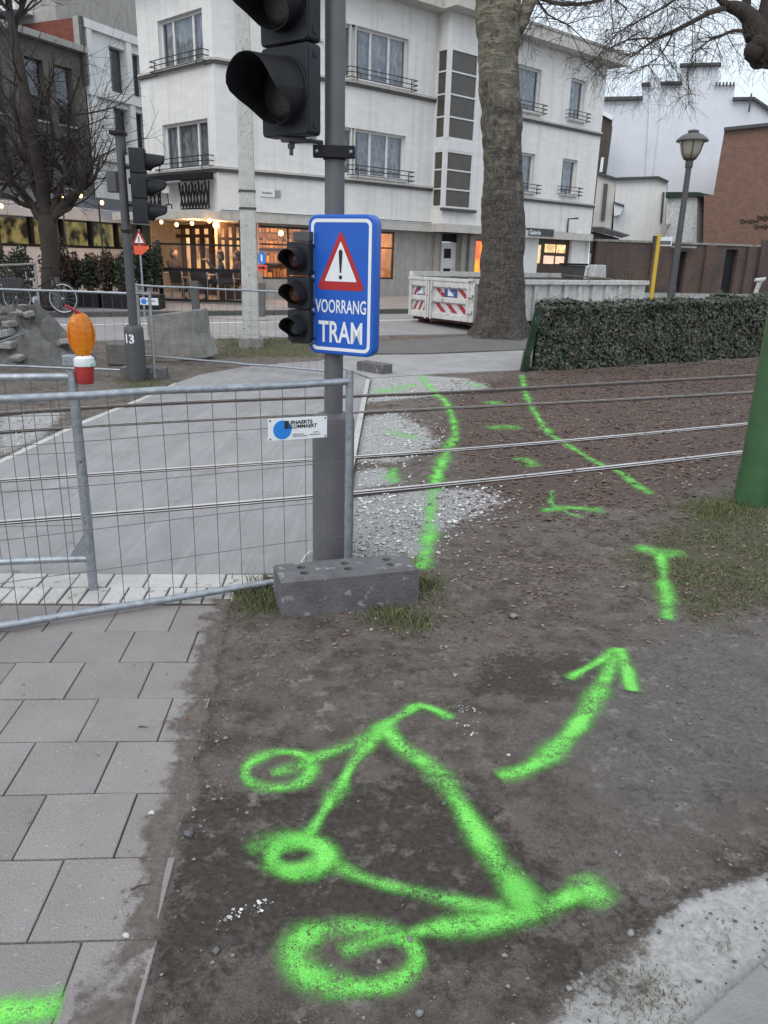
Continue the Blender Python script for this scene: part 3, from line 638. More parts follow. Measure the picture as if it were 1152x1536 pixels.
def ell(cx, cy, rx, ry, a0=0, a1=360, n=22, tilt=0):
    r = []
    for i in range(n+1):
        q = R(a0+(a1-a0)*i/n); x, y = rx*math.cos(q), ry*math.sin(q); ct, st = math.cos(R(tilt)), math.sin(R(tilt)); r.append((cx+x*ct-y*st, cy+x*st+y*ct))
    return r
strokes('bicycle_symbol', [
    (ell(533, 1435, 92, 46, -10, 380, 28, 3), .047, .85), ([(505, 1428), (535, 1418), (580, 1406), (612, 1404)], .034, .8),
    (ell(417, 1153, 50, 27, -10, 382, 22, -4), .036, .8), ([(405, 1160), (440, 1150), (480, 1133), (540, 1110), (590, 1078), (628, 1055)], .040, .85),
    ([(622, 1054), (650, 1064), (680, 1081)], .033, .8), ([(583, 1085), (540, 1130), (500, 1195), (472, 1240), (456, 1268)], .036, .85),
    ([(578, 1092), (600, 1118), (640, 1148), (672, 1185), (700, 1228), (735, 1285), (770, 1335), (803, 1382)], .046, .9),
    (ell(448, 1286, 40, 24, 40, 440, 18), .046, .95), ([(372, 1285), (395, 1268), (440, 1262), (480, 1252)], .05, .34), ([(384, 1308), (405, 1300), (420, 1288)], .06, .8), ([(405, 1300), (440, 1306), (480, 1296)], .04, .6), ([(490, 1300), (550, 1325), (610, 1342), (700, 1366), (760, 1374)], .034, .55),
    ([(610, 1408), (646, 1402), (700, 1396), (770, 1386), (830, 1366), (872, 1340)], .036, .85), ([(866, 1316), (888, 1345), (915, 1372)], .050, .95), ([(745, 1300), (775, 1340), (805, 1385)], .05, .5)],
    'large bright green spray painted bicycle symbol on the dirt in front')
strokes('arrow_marking', [([(745, 1168), (790, 1155), (835, 1125), (875, 1080), (905, 1025), (926, 978)], .046, .9), ([(850, 1022), (890, 1000), (926, 974)], .034, .85), ([(928, 974), (940, 1005), (948, 1040)], .036, .9)],
    'bright green spray painted curved arrow pointing away across the dirt')
strokes('letter_marking', [([(955, 818), (985, 829), (1030, 831)], .12, .66), ([(990, 828), (995, 870), (1002, 932)], .056, .68)], 'green spray painted T mark beside the grass on the right')
strokes('line_marking', [([(622, 550), (637, 570), (655, 592), (668, 602), (679, 625), (683, 650), (672, 672), (660, 700), (655, 722), (648, 745), (645, 790), (640, 825), (629, 857)], .080, .66)], 'long wavy green spray line across the white gravel beside the fence')
strokes('line_marking', [([(783, 562), (789, 590), (805, 622), (826, 650), (862, 673), (898, 694), (928, 706), (950, 722), (978, 740)], .066, .52)], 'long green spray line from the hedge corner across the brown trackbed')
for p, hw, st, lb in (([(728, 601), (748, 605), (762, 606)], .16, .4, 'short faint green dash between the two far rails'), ([(735, 641), (752, 638), (785, 641)], .16, .42, 'faint green smudge on leaves between the middle rails'),
        ([(768, 690), (790, 688), (798, 702)], .08, .5, 'faint green hooked dash between the two near rails'), ([(810, 768), (850, 763), (910, 767)], .09, .42, 'faint thin green dash just in front of the near rail'), ([(828, 735), (827, 755), (850, 770), (876, 779)], .035, .42, 'faint green tick beside the thin dash in front of the near rail'),
        ([(570, 645), (600, 650), (635, 658)], .16, .3, 'faint green streak on white gravel between the middle rails'), ([(565, 590), (590, 583), (625, 575)], .22, .3, 'faint green haze on the far white gravel heap'), ([(592, 700), (588, 716), (600, 722)], .09, .36, 'faint green fleck on gravel between the near rails'), ([(700, 572), (715, 577), (728, 580)], .16, .36, 'faint green spot at the right end of the far gravel')):
    strokes('faint_marking', [(p, hw, st)], lb)
strokes('paint_blob', [([(-40, 1530), (30, 1520), (98, 1512)], .062, 1.15)], 'bright green spray paint blob on the pavers at the lower left', surf=.006, dz0=.003)

# ------------------------------------------------------------------ loose stuff: stones, leaves, grass
def in_stroke(x, y, k=.9):
    bad = np.zeros(len(x), bool)
    for q, hw in STROKES:
        for i in range(0, len(q), 2): bad |= np.hypot(x-q[i, 0], y-q[i, 1]) < hw*k
    return bad
OCT = np.array([(1,0,0),(-1,0,0),(0,1,0),(0,-1,0),(0,0,1),(0,0,-1),(.6,.6,.45),(-.6,.6,.5),(.6,-.6,.4),(-.6,-.6,.5)])
from itertools import combinations
def hull8(): return [(0,6,4),(6,2,4),(2,7,4),(7,1,4),(1,9,4),(9,3,4),(3,8,4),(8,0,4),(0,5,6),(6,5,2),(2,5,7),(7,5,1),(1,5,9),(9,5,3),(3,5,8),(8,5,0)]
H8 = np.array(hull8())
MATS_CRUMB = mat('soil_crumb', (.15, .125, .108), (.06, .05, .043), 30, .95, rand=.8)
def stones(name, x, y, size, mt, kind='stuff', sink=.3, flatz=.6):
    n = len(x); size = rng.uniform(.002, .0075, n) if size is None else size; sc = rng.uniform(.55, 1.25, (n, 10, 3)); V = OCT[None]*sc; V[..., 2] *= flatz
    a = rng.uniform(0, 6.28, n); ca, sa = np.cos(a)[:, None], np.sin(a)[:, None]
    vx = V[..., 0]*ca-V[..., 1]*sa; vy = V[..., 0]*sa+V[..., 1]*ca; tl = rng.uniform(-.4, .4, (n, 1)); vz = V[..., 2]+tl*vx*.6
    s_ = np.asarray(size)[:, None]; z0 = ground_h(x, y)
    P = np.stack([x[:, None]+vx*s_, y[:, None]+vy*s_, z0[:, None]+vz*s_+s_*flatz*(1-sink)*.6], -1).reshape(-1, 3)
    F = (H8[None]+(np.arange(n)*10)[:, None, None]).reshape(-1, 3)
    return rawmesh(name, P, F, mt, kind)
def rawmesh(name, P, F, mt, kind=None, smooth=False):
    me = bpy.data.meshes.new(name); me.vertices.add(len(P)); me.vertices.foreach_set('co', np.asarray(P, np.float32).ravel()); k = F.shape[1]
    me.loops.add(F.size); me.loops.foreach_set('vertex_index', F.ravel().astype(np.int32)); me.polygons.add(len(F)); me.polygons.foreach_set('loop_start', np.arange(0, F.size, k, dtype=np.int32)); me.update(calc_edges=True)
    if smooth: me.polygons.foreach_set('use_smooth', [True]*len(F))
    me.materials.append(mt); o = bpy.data.objects.new(name, me); C.objects.link(o)
    ROOT[o.name] = Vector((0, 0, 0))
    if kind: o['kind'] = kind
    return o
def scatter(n, x0, x1, y0, y1, dens):
    x = rng.uniform(x0, x1, n); y = rng.uniform(y0, y1, n); k = rng.random(n) < dens(x, y); return x[k], y[k]
nolow = lambda x, y: (sdist(SLAB, x, y) < -.02) & (sdist(TILE, x, y) < -.03) & (sdist(KPOLY, x, y) < -.02)
x, y = scatter(110000, -5, 2.5, 4, 12, lambda x, y: (mask(GRAVEL, x, y, .28)**1.5*np.clip(3.2*(fbm(x, y, 3.2, 31)-.30), .03, 1)*nolow(x, y)))
k = ~(in_stroke(x, y, .75) & (rng.random(len(x)) < .8)); x, y = x[k], y[k]
xb, yb = scatter(9000, -2, 2.5, 4, 10, lambda x, y: mask(GRAVEL, x, y, .22)*(fbm(x, y, 2.6, 44) > .47)*nolow(x, y)*.8)
kb_ = ~in_stroke(xb, yb, .6); stones('coarse_gravel', xb[kb_], yb[kb_], rng.uniform(.010, .026, kb_.sum()), m_gravel, flatz=.45)
stones('white_gravel', x, y, rng.uniform(.004, .013, len(x))*(.7+.9*rng.random(len(x))**3), m_gravel, flatz=.5)
x, y = scatter(9500, -1.2, 4, .8, 5.8, lambda x, y: (.08+.6*(fbm(x, y, 2.2, 77) > .56)+.5*(np.abs(x-np.array([edge_x(q) for q in y])-.1) < .12))*nolow(x, y))
k = ~(in_stroke(x, y, .9) & (rng.random(len(x)) < .7)); x, y = x[k], y[k]
stones('soil_crumbs', *scatter(9000, -1.0, 4.5, .8, 5.8, lambda x, y: (.25+.5*fbm(x, y, 3, 14))*nolow(x, y)), rng.uniform(.002, .008, 99999)[:0] if False else None, MATS_CRUMB)
stones('loose_pebbles', x, y, np.minimum(.014, .0024+rng.exponential(.0026, len(x))), m_pebble)
x, y = scatter(500, -3, -.2, 1, 3.7, lambda x, y: .25+.75*(np.abs(x-np.array([edge_x(q) for q in y])+.08) < .13)*(sdist(TILE, x, y) > 0))
k = sdist(TILE, x, y) > 0; x, y = x[k], y[k]
_gh = ground_h
def ground_h(x, y):                            # loose bits on the pavers lie on the pavers
    h = _gh(x, y); return np.where(sdist(TILE, x, y) > .0, .004, h)
stones('paver_grit', x, y, rng.uniform(.0016, .006, len(x)), m_pebble)
def leaves(name, x, y, size, mt):
    n = len(x); a = rng.uniform(0, 6.28, n); z0 = ground_h(x, y)+.002
    base_ = np.array([(-1, 0, .0), (-.25, .55, .12), (.35, .5, .2), (1, 0, .1), (.35, -.5, .2), (-.25, -.55, .12), (0, 0, 0)])
    V = base_[None]*rng.uniform(.6, 1.2, (n, 7, 3)); V[:, 6] = 0; V[..., 2] *= rng.uniform(-.3, 1.8, (n, 1))
    ca, sa = np.cos(a)[:, None], np.sin(a)[:, None]; vx = V[..., 0]*ca-V[..., 1]*sa; vy = V[..., 0]*sa+V[..., 1]*ca; vz = V[..., 2]+.35*rng.uniform(-1, 1, (n, 1))*vx
    s_ = np.asarray(size)[:, None]; vz = vz-vz.min(1, keepdims=True)
    P = np.stack([x[:, None]+vx*s_, y[:, None]+vy*s_, z0[:, None]+vz*s_], -1).reshape(-1, 3)
    f = np.array([(0, 5, 6), (5, 4, 6), (4, 3, 6), (3, 2, 6), (2, 1, 6), (1, 0, 6)]); F = (f[None]+(np.arange(n)*7)[:, None, None]).reshape(-1, 3)
    return rawmesh(name, P, F, mt, 'stuff')
x, y = scatter(95000, -.6, 10, 4.6, 17, lambda x, y: (mask(LEAFP, x, y, .5)*(.08+.9*fbm(x, y, 3, 5)**2.2*1.8)*nolow(x, y)))
k = ~(in_stroke(x, y, .6) & (rng.random(len(x)) < .75)); leaves('leaf_litter', x[k], y[k], rng.uniform(.010, .040, k.sum())*(.6+.5*rng.random(k.sum())), m_leaf)
x, y = scatter(15000, -.3, 9, 5.2, 16, lambda x, y: mask(LEAFP, x, y, .4)*(.04+.5*fbm(x, y, 2.4, 8)**2)*nolow(x, y)); leaves('pale_trackbed_leaves', x, y, rng.uniform(.010, .030, len(x)), m_leafp)
x, y = scatter(12000, -.5, 6.5, 3.3, 11, lambda x, y: (.06+.24*(fbm(x, y, 1.6, 51) > .5))*nolow(x, y))
k = ~in_stroke(x, y, .7); leaves('pale_leaf_litter', x[k], y[k], rng.uniform(.007, .022, k.sum()), m_leafp)
MIDP = wpoly([(560, 800), (760, 760), (960, 770), (1100, 800), (1152, 900), (1000, 940), (800, 930), (640, 960), (430, 960), (520, 930), (640, 900)])
x, y = scatter(26000, -.8, 5.5, 3.0, 7, lambda x, y: mask(MIDP, x, y, .35)*(.1+.9*(fbm(x, y, 3.4, 25) > .5))*nolow(x, y)*.75)
k = ~in_stroke(x, y, .7); leaves('crumbled_leaves', x[k], y[k], rng.uniform(.006, .020, k.sum()), m_leaf)
def blades(name, x, y, hh, mt, lean=.5, wd=.0035):
    n = len(x); a = rng.uniform(0, 6.28, n); z0 = ground_h(x, y)-.003; b = rng.uniform(0, 6.28, n); ln = rng.uniform(.1, 1, n)*lean; P = np.zeros((n, 5, 3))
    for k, (f, ww) in enumerate(((0, 1), (0, -1), (.55, .8), (.55, -.8), (1, 0))):
        P[:, k, 0] = x+np.cos(a)*wd*ww+np.cos(b)*ln*hh*f*f; P[:, k, 1] = y+np.sin(a)*wd*ww+np.sin(b)*ln*hh*f*f; P[:, k, 2] = z0+hh*f*(1-.4*ln*f)
    f = np.array([(0, 1, 3), (0, 3, 2), (2, 3, 4)]); F = (f[None]+(np.arange(n)*5)[:, None, None]).reshape(-1, 3)
    return rawmesh(name, P.reshape(-1, 3), F, mt, 'stuff')
x, y = scatter(120000, -1.5, 6.5, 3.4, 8, lambda x, y: mask(GRASSP, x, y, .25)*np.clip((fbm(x, y, 2.8, 61)-.33)*3, 0.03, 1)*nolow(x, y)*.8)
k = ~in_stroke(x, y, .7); x, y = x[k], y[k]
blades('short_grass', x, y, rng.uniform(.012, .05, len(x)), m_grass, 1.2)
tx, ty = [], []
for cx, cy, nn_, sp in [(GT(1085, 762), 0, 420, .16), (GT(1060, 770), 0, 200, .14), (GT(392, 905), 0, 420, .09), (GT(410, 880), 0, 220, .07), (GT(560, 850), 0, 160, .13), (GT(590, 845), 0, 90, .09), (GT(610, 935), 0, 220, .08), (GT(575, 925), 0, 110, .06), (GT(637, 880), 0, 170, .05), (GT(1080, 1412), 0, 45, .025), (GT(960, 1475), 0, 150, .05), (GT(990, 1500), 0, 120, .05), (GT(925, 1515), 0, 120, .05)]:
    tx += list(rng.normal(cx.x, sp, nn_)); ty += list(rng.normal(cx.y, sp*.8, nn_))
tx, ty = np.array(tx), np.array(ty); k = nolow(tx, ty); tx, ty = tx[k], ty[k]
k = ty < 2.2; blades('grass_tufts', tx[~k], ty[~k], rng.uniform(.025, .09, (~k).sum()), m_grass, .9, .0028); blades('dry_grass_wisps', tx[k], ty[k], rng.uniform(.010, .03, k.sum()), mat('dry_grass', (.085, .09, .035), (.17, .14, .08), 20, .8, rand=.8), 1.4, .0013)
x, y = scatter(16000, -6, 2, 10.5, 17, lambda x, y: mask(GRASSP[3:], x, y, .2)*nolow(x, y)*.8); blades('verge_grass', x, y, rng.uniform(.03, .10, len(x)), m_grass, .9, .005)
# a few stones big enough to count
for px, py, r, mt, lb, bri in ((283, 1250, .021, m_rubber, 'dark grey stone on the dirt beside the footpath edge', 0), (683, 1013, .015, m_conc, 'small grey stone on the dirt left of the arrow', 0), (228, 1222, .014, m_gravel, 'pale chip lying on the paver edge beside the dark stone', 0), (190, 1406, .012, m_gravel, 'whitish pebble on the pavers near the green blob', 0),
        (282, 1082, .011, m_redbrick, 'small red brick chip at the edge of the pavers', 0), (629, 1520, .015, m_kslab, 'blue grey flat stone at the bottom below the bicycle symbol', 0), (763, 1133, .010, m_gravel, 'white pebble at the tail of the arrow', 0), (826, 1239, .008, m_rubber, 'tiny dark pebble on bare dirt below the arrow', 0), (769, 927, .03, m_conc, 'grey flat stone in the dirt beyond the arrow head', 0), (707, 530, .0, None, '', 0)):
    if r:
        p = GT(px, py); o = stones('stone', np.array([p.x]), np.array([p.y]), np.array([r]), mt, None); tag(o, lb, 'stone')
for px, py, L_, an, lb in ((215, 1328, .07, .5, 'short brown twig on the pavers'), (215, 1090, .035, .05, 'tiny dark twig lying flat on a paver'), (250, 1425, .05, 1.2, 'thin brown twig on the dirt by the footpath edge')):
    p = GT(px, py, .008); mb = MB(); d = Vector((math.cos(an), math.sin(an), 0))*L_/2; n_ = Vector((-d.y, d.x, 0))*.12
    mb.tube([p-d, p-d*.3+n_, p+d*.4-n_*.5, p+d], [.003, .0028, .0022, .0012], 6); tag(mb.build('twig', m_twig, loc=p), lb, 'twig')
mb = MB()                                      # broken white paint flecks trampled into the dirt
for (px, py), n_ in (((340, 1377), 9), ((355, 1372), 6), ((370, 1366), 8), ((385, 1360), 7), ((400, 1354), 6), ((700, 1065), 10), ((690, 1085), 8), ((712, 1075), 9), ((705, 1100), 6)):
    for _ in range(n_):
        p = GT(px+random.gauss(0, 9), py+random.gauss(0, 4)); r = random.choice((.002, .003, .003, .005, .007)); z = float(ground_h(np.array([p.x]), np.array([p.y]))[0])+.003
        k = random.randint(4, 6); mb.add([(p.x+r*random.uniform(.5, 1.2)*math.cos(6.28*i/k), p.y+r*random.uniform(.5, 1.2)*math.sin(6.28*i/k), z+random.uniform(0, .002)) for i in range(k)], [tuple(range(k))])
tag(mb.build('plaster_flecks', m_gravel), kind='stuff')

# ------------------------------------------------------------------ the grey pole in front with its two signal heads, and the blue sign
def frame(p, yaw, tilt=0): return Matrix.Translation(Vector(p)) @ Matrix.Rotation(yaw, 4, 'Z') @ Matrix.Rotation(tilt, 4, 'X')
def visor(mb, r, L0, th=.004, n=28, cut=.35, flare=1.05):
    # hood: full length above, cut away below; opens towards local -y
    vs = []; fs = []
    for j in range(n+1):
        q = 2*math.pi*j/n; s_ = math.sin(q); ln = L0*(cut+(1-cut)*(1/(1+math.exp(-6*(s_+.25)))))
        for rr in (r, r-th):
            for k in range(4):
                f = k/3; vs.append((rr*(1+(flare-1)*f)*math.cos(q), -ln*f, rr*(1+(flare-1)*f)*s_))
    for j in range(n):
        a, b = j*8, (j+1)*8
        for k in range(3):
            fs.append((a+k, b+k, b+k+1, a+k+1)); fs.append((a+4+k+1, b+4+k+1, b+4+k, a+4+k))
        fs.append((a+3, b+3, b+7, a+7))
    mb.add(vs, fs)
def rrect(w_, h_, r, n=6):
    P = []
    for cx, cz, a0 in ((w_/2-r, h_/2-r, 0), (-w_/2+r, h_/2-r, 90), (-w_/2+r, -h_/2+r, 180), (w_/2-r, -h_/2+r, 270)):
        for k in range(n+1): q = R(a0+90*k/n); P.append((cx+r*math.cos(q), cz+r*math.sin(q)))
    return P
def signal_head(parent, p, yaw, r, sec, width, depth, vis, lenses, tilt=0, cut=.35, name='signal_head'):
    # p = centre of the face of the lowest section
    T = frame(p, yaw, tilt); n = len(lenses); mb = MB(T)
    for k in range(n):
        P = rrect(width, sec-.006, .02 if width > .25 else .012); mb.ext([(x, 0, z+k*sec) for x, z in P], (0, depth, 0))
        P = rrect(width*.96, sec*.97, .02 if width > .25 else .012); mb.ext([(x, -.008, z+k*sec) for x, z in P], (0, .01, 0))
        mb.box((width/2, depth*.35, k*sec-sec*.42), (width/2+.006, depth*.6, k*sec-sec*.34)); mb.box((width/2, depth*.35, k*sec+sec*.34), (width/2+.006, depth*.6, k*sec+sec*.42))
    hd = mb.build(name, m_signalbody, parent, smooth=30, bevel=.004)
    for k, lm in enumerate(lenses):
        mb = MB(T @ Matrix.Translation((0, -.008, k*sec))); mb.lathe([(r*1.0, 0), (r*1.0, -.0), (r*.9, 0)], n=4) if False else None
        prof = [(r*1.0, 0), (r*.98, .012), (r*.8, .026), (r*.5, .036), (r*.15, .040), (.001, .041)]
        vs = [(a*math.cos(2*math.pi*j/28), -z, a*math.sin(2*math.pi*j/28)) for a, z in prof for j in range(28)]
        mb.add(vs, [(i*28+j, (i+1)*28+j, (i+1)*28+(j+1) % 28, i*28+(j+1) % 28) for i in range(5) for j in range(28)]); mb.build('lens', lm, hd, smooth=180)
        mb = MB(T @ Matrix.Translation((0, -.008, k*sec))); ring = []
        for j in range(32): q = 2*math.pi*j/32; ring.append((r*1.10*math.cos(q), -.006, r*1.10*math.sin(q)))
        mb.tube(ring+[ring[0]], .008*max(.6, r/.15), 6, False)
        mb.T = mb.T @ Matrix.Rotation(R(6), 4, 'X'); visor(mb, r*1.08, vis, cut=cut); mb.build('visor', m_black, hd, smooth=50)
    return hd
pb = GT(499, 846); PX, PYY = pb.x, pb.y
pole = thing('traffic_signal', (PX, PYY, 0), 'grey signal pole in front with large dark signal heads and a thick grey foot', 'traffic signal')
zs_ = Zat(PX, PYY, 618)
mb = MB(); mb.tube([(PX, PYY, zs_-.05), (PX, PYY, 2.2), (PX-.004, PYY, 4.6)], [.052, .051, .050], 28); mb.build('pole', m_polegrey, pole, smooth=40)
mb = MB(); mb.lathe([(.119, -.05), (.119, zs_-.045), (.113, zs_-.02), (.075, zs_-.004), (.052, zs_)], (PX, PYY, 0), 36); mb.build('pole_foot', m_polegrey, pole, smooth=40)
mb = MB(); mb.lathe([(.185, -.03), (.185, .012), (.165, .022), (.12, .026)], (PX, PYY, 0), 36); mb.build('base_collar', m_edge, pole, smooth=40)
mb = MB(); ring = [(PX+.185*math.cos(q/40*6.283), PYY+.185*math.sin(q/40*6.283), .02+.012*math.sin(q*.9)) for q in range(41)]; mb.tube(ring, .004, 6, False); mb.build('base_wire', m_white, pole)
# big head
SY = PYY-.10
lc = PY(428, 137, SY); lb_ = PY(430, 206, SY); sec = (lc.z-lb_.z)*2*.985
yaw = -R(36)
hd = signal_head(pole, (lc.x, SY, lc.z), yaw, .132, sec, .315, .08, .25, [m_lensdark, m_lensdark, m_lensdark], cut=.30)
zb = lb_.z
cz = Zat(PX, PYY, 230); mb = MB()
mb.lathe([(.060, -.032), (.060, .032)], (PX, PYY, cz), 28)
mb.box((PX-.105, PYY-.068, cz-.028), (PX-.05, PYY-.03, cz+.03)); mb.box((PX+.05, PYY-.068, cz-.028), (PX+.105, PYY-.03, cz+.03)); mb.box((PX-.105, PYY-.074, cz-.028), (PX+.105, PYY-.06, cz+.03))
mb.build('clamp', m_black, pole, bevel=.004)
mb = MB()
for sx_ in (-.085, .085): bq = MB(); bq.ball((PX+sx_, PYY-.076, cz), .009, 8, 5); bq.build('bolt', m_galv, pole)
mb.tube([(PX-.06, PYY-.02, cz+.045), (PX-.12, SY+.06, cz+.05), (lc.x+.02, SY+.05, zb-.012)], .011, 8); mb.build('bracket', m_poledark, pole); mb = MB(); mb.lathe([(.010, -.075), (.010, -.045), (.018, -.044), (.018, -.022), (.010, -.021), (.010, .02)], (lc.x+.02, SY+.05, zb), 8); mb.build('bolt', m_poledark, pole)
mb = MB(); mb.box((lc.x-.03, SY+.015, zb-.014), (lc.x+.10, SY+.085, zb+.004)); mb.build('bracket_plate', m_poledark, pole)
# small repeater head low on the pole
q = PY(446, 488, PYY-.04); q2 = PY(446, 388, PYY-.04); sc2 = (q2.z-q.z)/2
h2 = signal_head(pole, (q.x+.01, PYY-.06, q.z), -R(24), .053, sc2, .135, .10, .105, [m_lensgreen, m_lensamber, m_lensred], cut=.35, name='repeater_head')
for a_, b_, nm in (((-.03, .0, sc2*2.5), (.065, .1, sc2*2.5+.05), 'head_cap'), ((-.06, .01, -sc2*.5-.012), (.07, .1, -sc2*.5), 'head_base'), ((.05, .075, sc2*.2), (.11, .10, sc2*.3), 'bracket'), ((.05, .075, sc2*1.7), (.11, .10, sc2*1.8), 'bracket')):
    mb = MB(frame((q.x+.01, PYY-.06, q.z), -R(24))); mb.box(a_, b_); mb.build(nm, m_poledark, pole, bevel=.004)

sy = PYY-.115; sc_ = PY(511, 430, sy); SW, SH = .395, .705
yw = -R(26); T = frame((sc_.x, sy, sc_.z), yw)
sign = thing('warning_sign', (sc_.x, sy, sc_.z), 'thick blue sign box with a red warning triangle above white lettering, on the grey pole', 'sign')
mb = MB(T); P = rrect(SW, SH, .05, 8); mb.ext([(x, 0, z) for x, z in P], (0, .072, 0)); mb.build('sign_box', m_blue, sign, smooth=40, bevel=.010, seg=3)
def ringpoly(mb, outer, inner, y):
    n = len(outer); mb.add([(x, y, z) for x, z in outer]+[(x, y, z) for x, z in inner], [(i, (i+1) % n, (i+1) % n+n, i+n) for i in range(n)])
mb = MB(T); k1 = rrect(SW*.90, SH*.94, .035, 8); k2 = rrect(SW*.90-.034, SH*.94-.034, .022, 8); ringpoly(mb, k1, k2, -.0015); mb.build('border', m_white, sign)
def tri(cx, z0, z1, hw, r):
    A = [(cx, z1), (cx-hw, z0), (cx+hw, z0)]; P = []
    for i in range(3):
        p = Vector(A[i]); a = (Vector(A[i-1])-p).normalized(); b = (Vector(A[(i+1) % 3])-p).normalized()
        P += [tuple(p+a*r), tuple(p+(a+b)*r*.35), tuple(p+b*r)]
    return P
mb = MB(T); to = tri(0, -.018*SH/.705, .405*SH*.985, .365*SW, .022); mb.add([(x, -.0016, z) for x, z in to], [tuple(range(len(to)))]); mb.build('triangle', m_red, sign)
mb = MB(T); ti = tri(0, .036*SH, .318*SH, .243*SW, .006); mb.add([(x, -.0026, z) for x, z in ti], [tuple(range(len(ti)))]); mb.build('triangle_field', m_white, sign)
mb = MB(T); mb.add([(x, -.0036, z) for x, z in [(.012, .245*SH), (.004, .26*SH), (-.004, .26*SH), (-.012, .245*SH), (-.005, .098*SH), (.005, .098*SH)]], [tuple(range(6))])
mb.add([(.0105*math.cos(a/12*6.283), -.0036, .066*SH+.0105*math.sin(a/12*6.283)) for a in range(12)], [tuple(range(12))]); mb.build('exclamation_mark', m_blackp, sign)
def word(mb, txt, cx, cz, wd, ht, y, bold=0, slant=0):
    vs, fs = textmesh(txt, 1, 1, bold)
    xs = [v[0] for v in vs]; ys = [v[1] for v in vs]; W_, H_ = max(xs)-min(xs), max(ys)-min(ys)
    mb.add([(cx+v[0]/W_*wd, y, cz+v[1]/H_*ht) for v in vs], fs)
mb = MB(T); word(mb, 'VOORRANG', 0, -.143*SH, .77*SW, .098*SH, -.0018, .014); mb.build('lettering', m_white, sign); mb = MB(T); word(mb, 'TRAM', 0, -.330*SH, .67*SW, .158*SH, -.0018, .018); mb.build('lettering', m_white, sign)
for z in (.22, -.2): mb = MB(T); mb.box((.02, .072, z-.02), (.14, .10, z+.02)); mb.build('bracket', m_poledark, sign, bevel=.003)

# ------------------------------------------------------------------ fence panels
def fence_panel(A, B, z0, z1, label, group, posts=(0, 1), rt=.019, step=.122, hz=4, sag=.004, posty=(0., 0.), wire=.0019, post_r=.021, ext_up=.03, mt=None, seed=1):
    A = Vector(A); B = Vector(B); d = (B-A); Ln = d.length; d.normalize(); rr = random.Random(seed)
    root = thing('mesh_fence', (A.x, A.y, A.z), label, 'fence', group)
    up = Vector((0, 0, 1)); pt = lambda s, z: A+d*s+up*z
    mt = mt or m_galv
    for nm, z in (('top_rail', z1), ('bottom_rail', z0)):
        mb = MB(); mb.tube([pt(s*Ln/10, z+rr.uniform(-sag, sag)) for s in range(11)], rt, 12); mb.build(nm, mt, root, smooth=60)
    for i in posts:
        mb = MB(); s = (0, Ln)[i]; mb.tube([pt(s, posty[i]), pt(s, z1+ext_up)], post_r, 12); mb.build('post', mt, root, smooth=60)
    mb = MB(); s = step
    while s < Ln-.04:
        j = rr.uniform(-.005, .005); mb.tube([pt(s, z0), pt(s+j, (z0+z1)/2)+Vector((0, rr.uniform(-.004, .004), 0)), pt(s+j*.3, z1)], wire, 5, False); s += step
    for k in range(hz):
        z = z0+(z1-z0)*(k+1)/(hz+1); mb.tube([pt(s_*Ln/8, z+rr.uniform(-.006, .006)) for s_ in range(9)], wire, 5, False)
    mb.build('wire_mesh', m_wire, root); return root
PA = GT(521, 866); zt = Zat(PA.x, PA.y, 573); zb_ = Zat(PA.x, PA.y, 856); Bq = G(0, 598, zt); zpt = Zat(PA.x, PA.y, 556)
dB = (Vector((Bq.x, Bq.y))-Vector((PA.x, PA.y))).normalized(); E0 = Vector((PA.x, PA.y))+dB*3.3
f1 = fence_panel((E0.x, E0.y, 0), (PA.x, PA.y, 0), zb_, zt, 'galvanised mesh fence panel across the front, carrying a blue dot plate', 'galvanised fence panels', posty=(0, .05), ext_up=zpt-zt, seed=3)
P2 = GT(140, 884); z2 = Zat(P2.x, P2.y, 566); z2b = Zat(P2.x, P2.y, 837); z2t = Zat(P2.x, P2.y, 556)
B2 = G(0, 566.5, z2); d2 = (Vector((B2.x, B2.y))-Vector((P2.x, P2.y))).normalized(); E2 = Vector((P2.x, P2.y))+d2*3.0
f2 = fence_panel((E2.x, E2.y, 0), (P2.x, P2.y, 0), z2b, z2, 'second galvanised fence panel at the left edge, ending in a post with the amber lamp', 'galvanised fence panels', posty=(0, 0), ext_up=z2t-z2, post_r=.024, seed=5)
mb = MB(); a = Vector((P2.x, P2.y, z2b+.01)); mb.ext([tuple(a), tuple(a+Vector((d2.x*.11, d2.y*.11, 0))), tuple(a+Vector((0, 0, .16)))], (.004, -.004, 0)); mb.build('gusset', m_galv, f2)
# the firm's plate on the front panel
T_ = None
pl = PY(446, 642, PA.y+.0); sp = (Vector((pl.x, 0))-Vector((PA.x, 0))).x/(-dB.x)
pc = Vector((PA.x+dB.x*abs(sp), PA.y+dB.y*abs(sp)))
for _ in range(12):
    z = Zat(pc.x, pc.y, 642); g = G(446, 642, z) if z < CH-.05 else None
    tt = (Vector((g.x, g.y))-Vector((PA.x, PA.y))).dot(dB); pc = Vector((PA.x, PA.y))+dB*tt
zpl = Zat(pc.x, pc.y, 642); ux = -dB; ang = math.atan2(ux.y, ux.x); T = frame((pc.x, pc.y, zpl), ang) @ Matrix.Translation((0, -.012, 0)) @ Matrix.Rotation(R(0.5), 4, 'Y')
PW, PH = .325, .115
plate = thing('company_plate', (pc.x, pc.y, zpl), 'white plate with a blue dot and black lettering wired to the front fence panel', 'sign')
mb = MB(T); mb.box((-PW/2, 0, -PH/2), (PW/2, .004, PH/2)); mb.build('plate', m_white, plate, bevel=.001)
mb = MB(T); mb.add([(-.086+.050*math.cos(a/30*6.283), -.0008, -.002+.050*math.sin(a/30*6.283)) for a in range(30)], [tuple(range(30))]); mb.build('blue_dot', m_bluedot, plate)
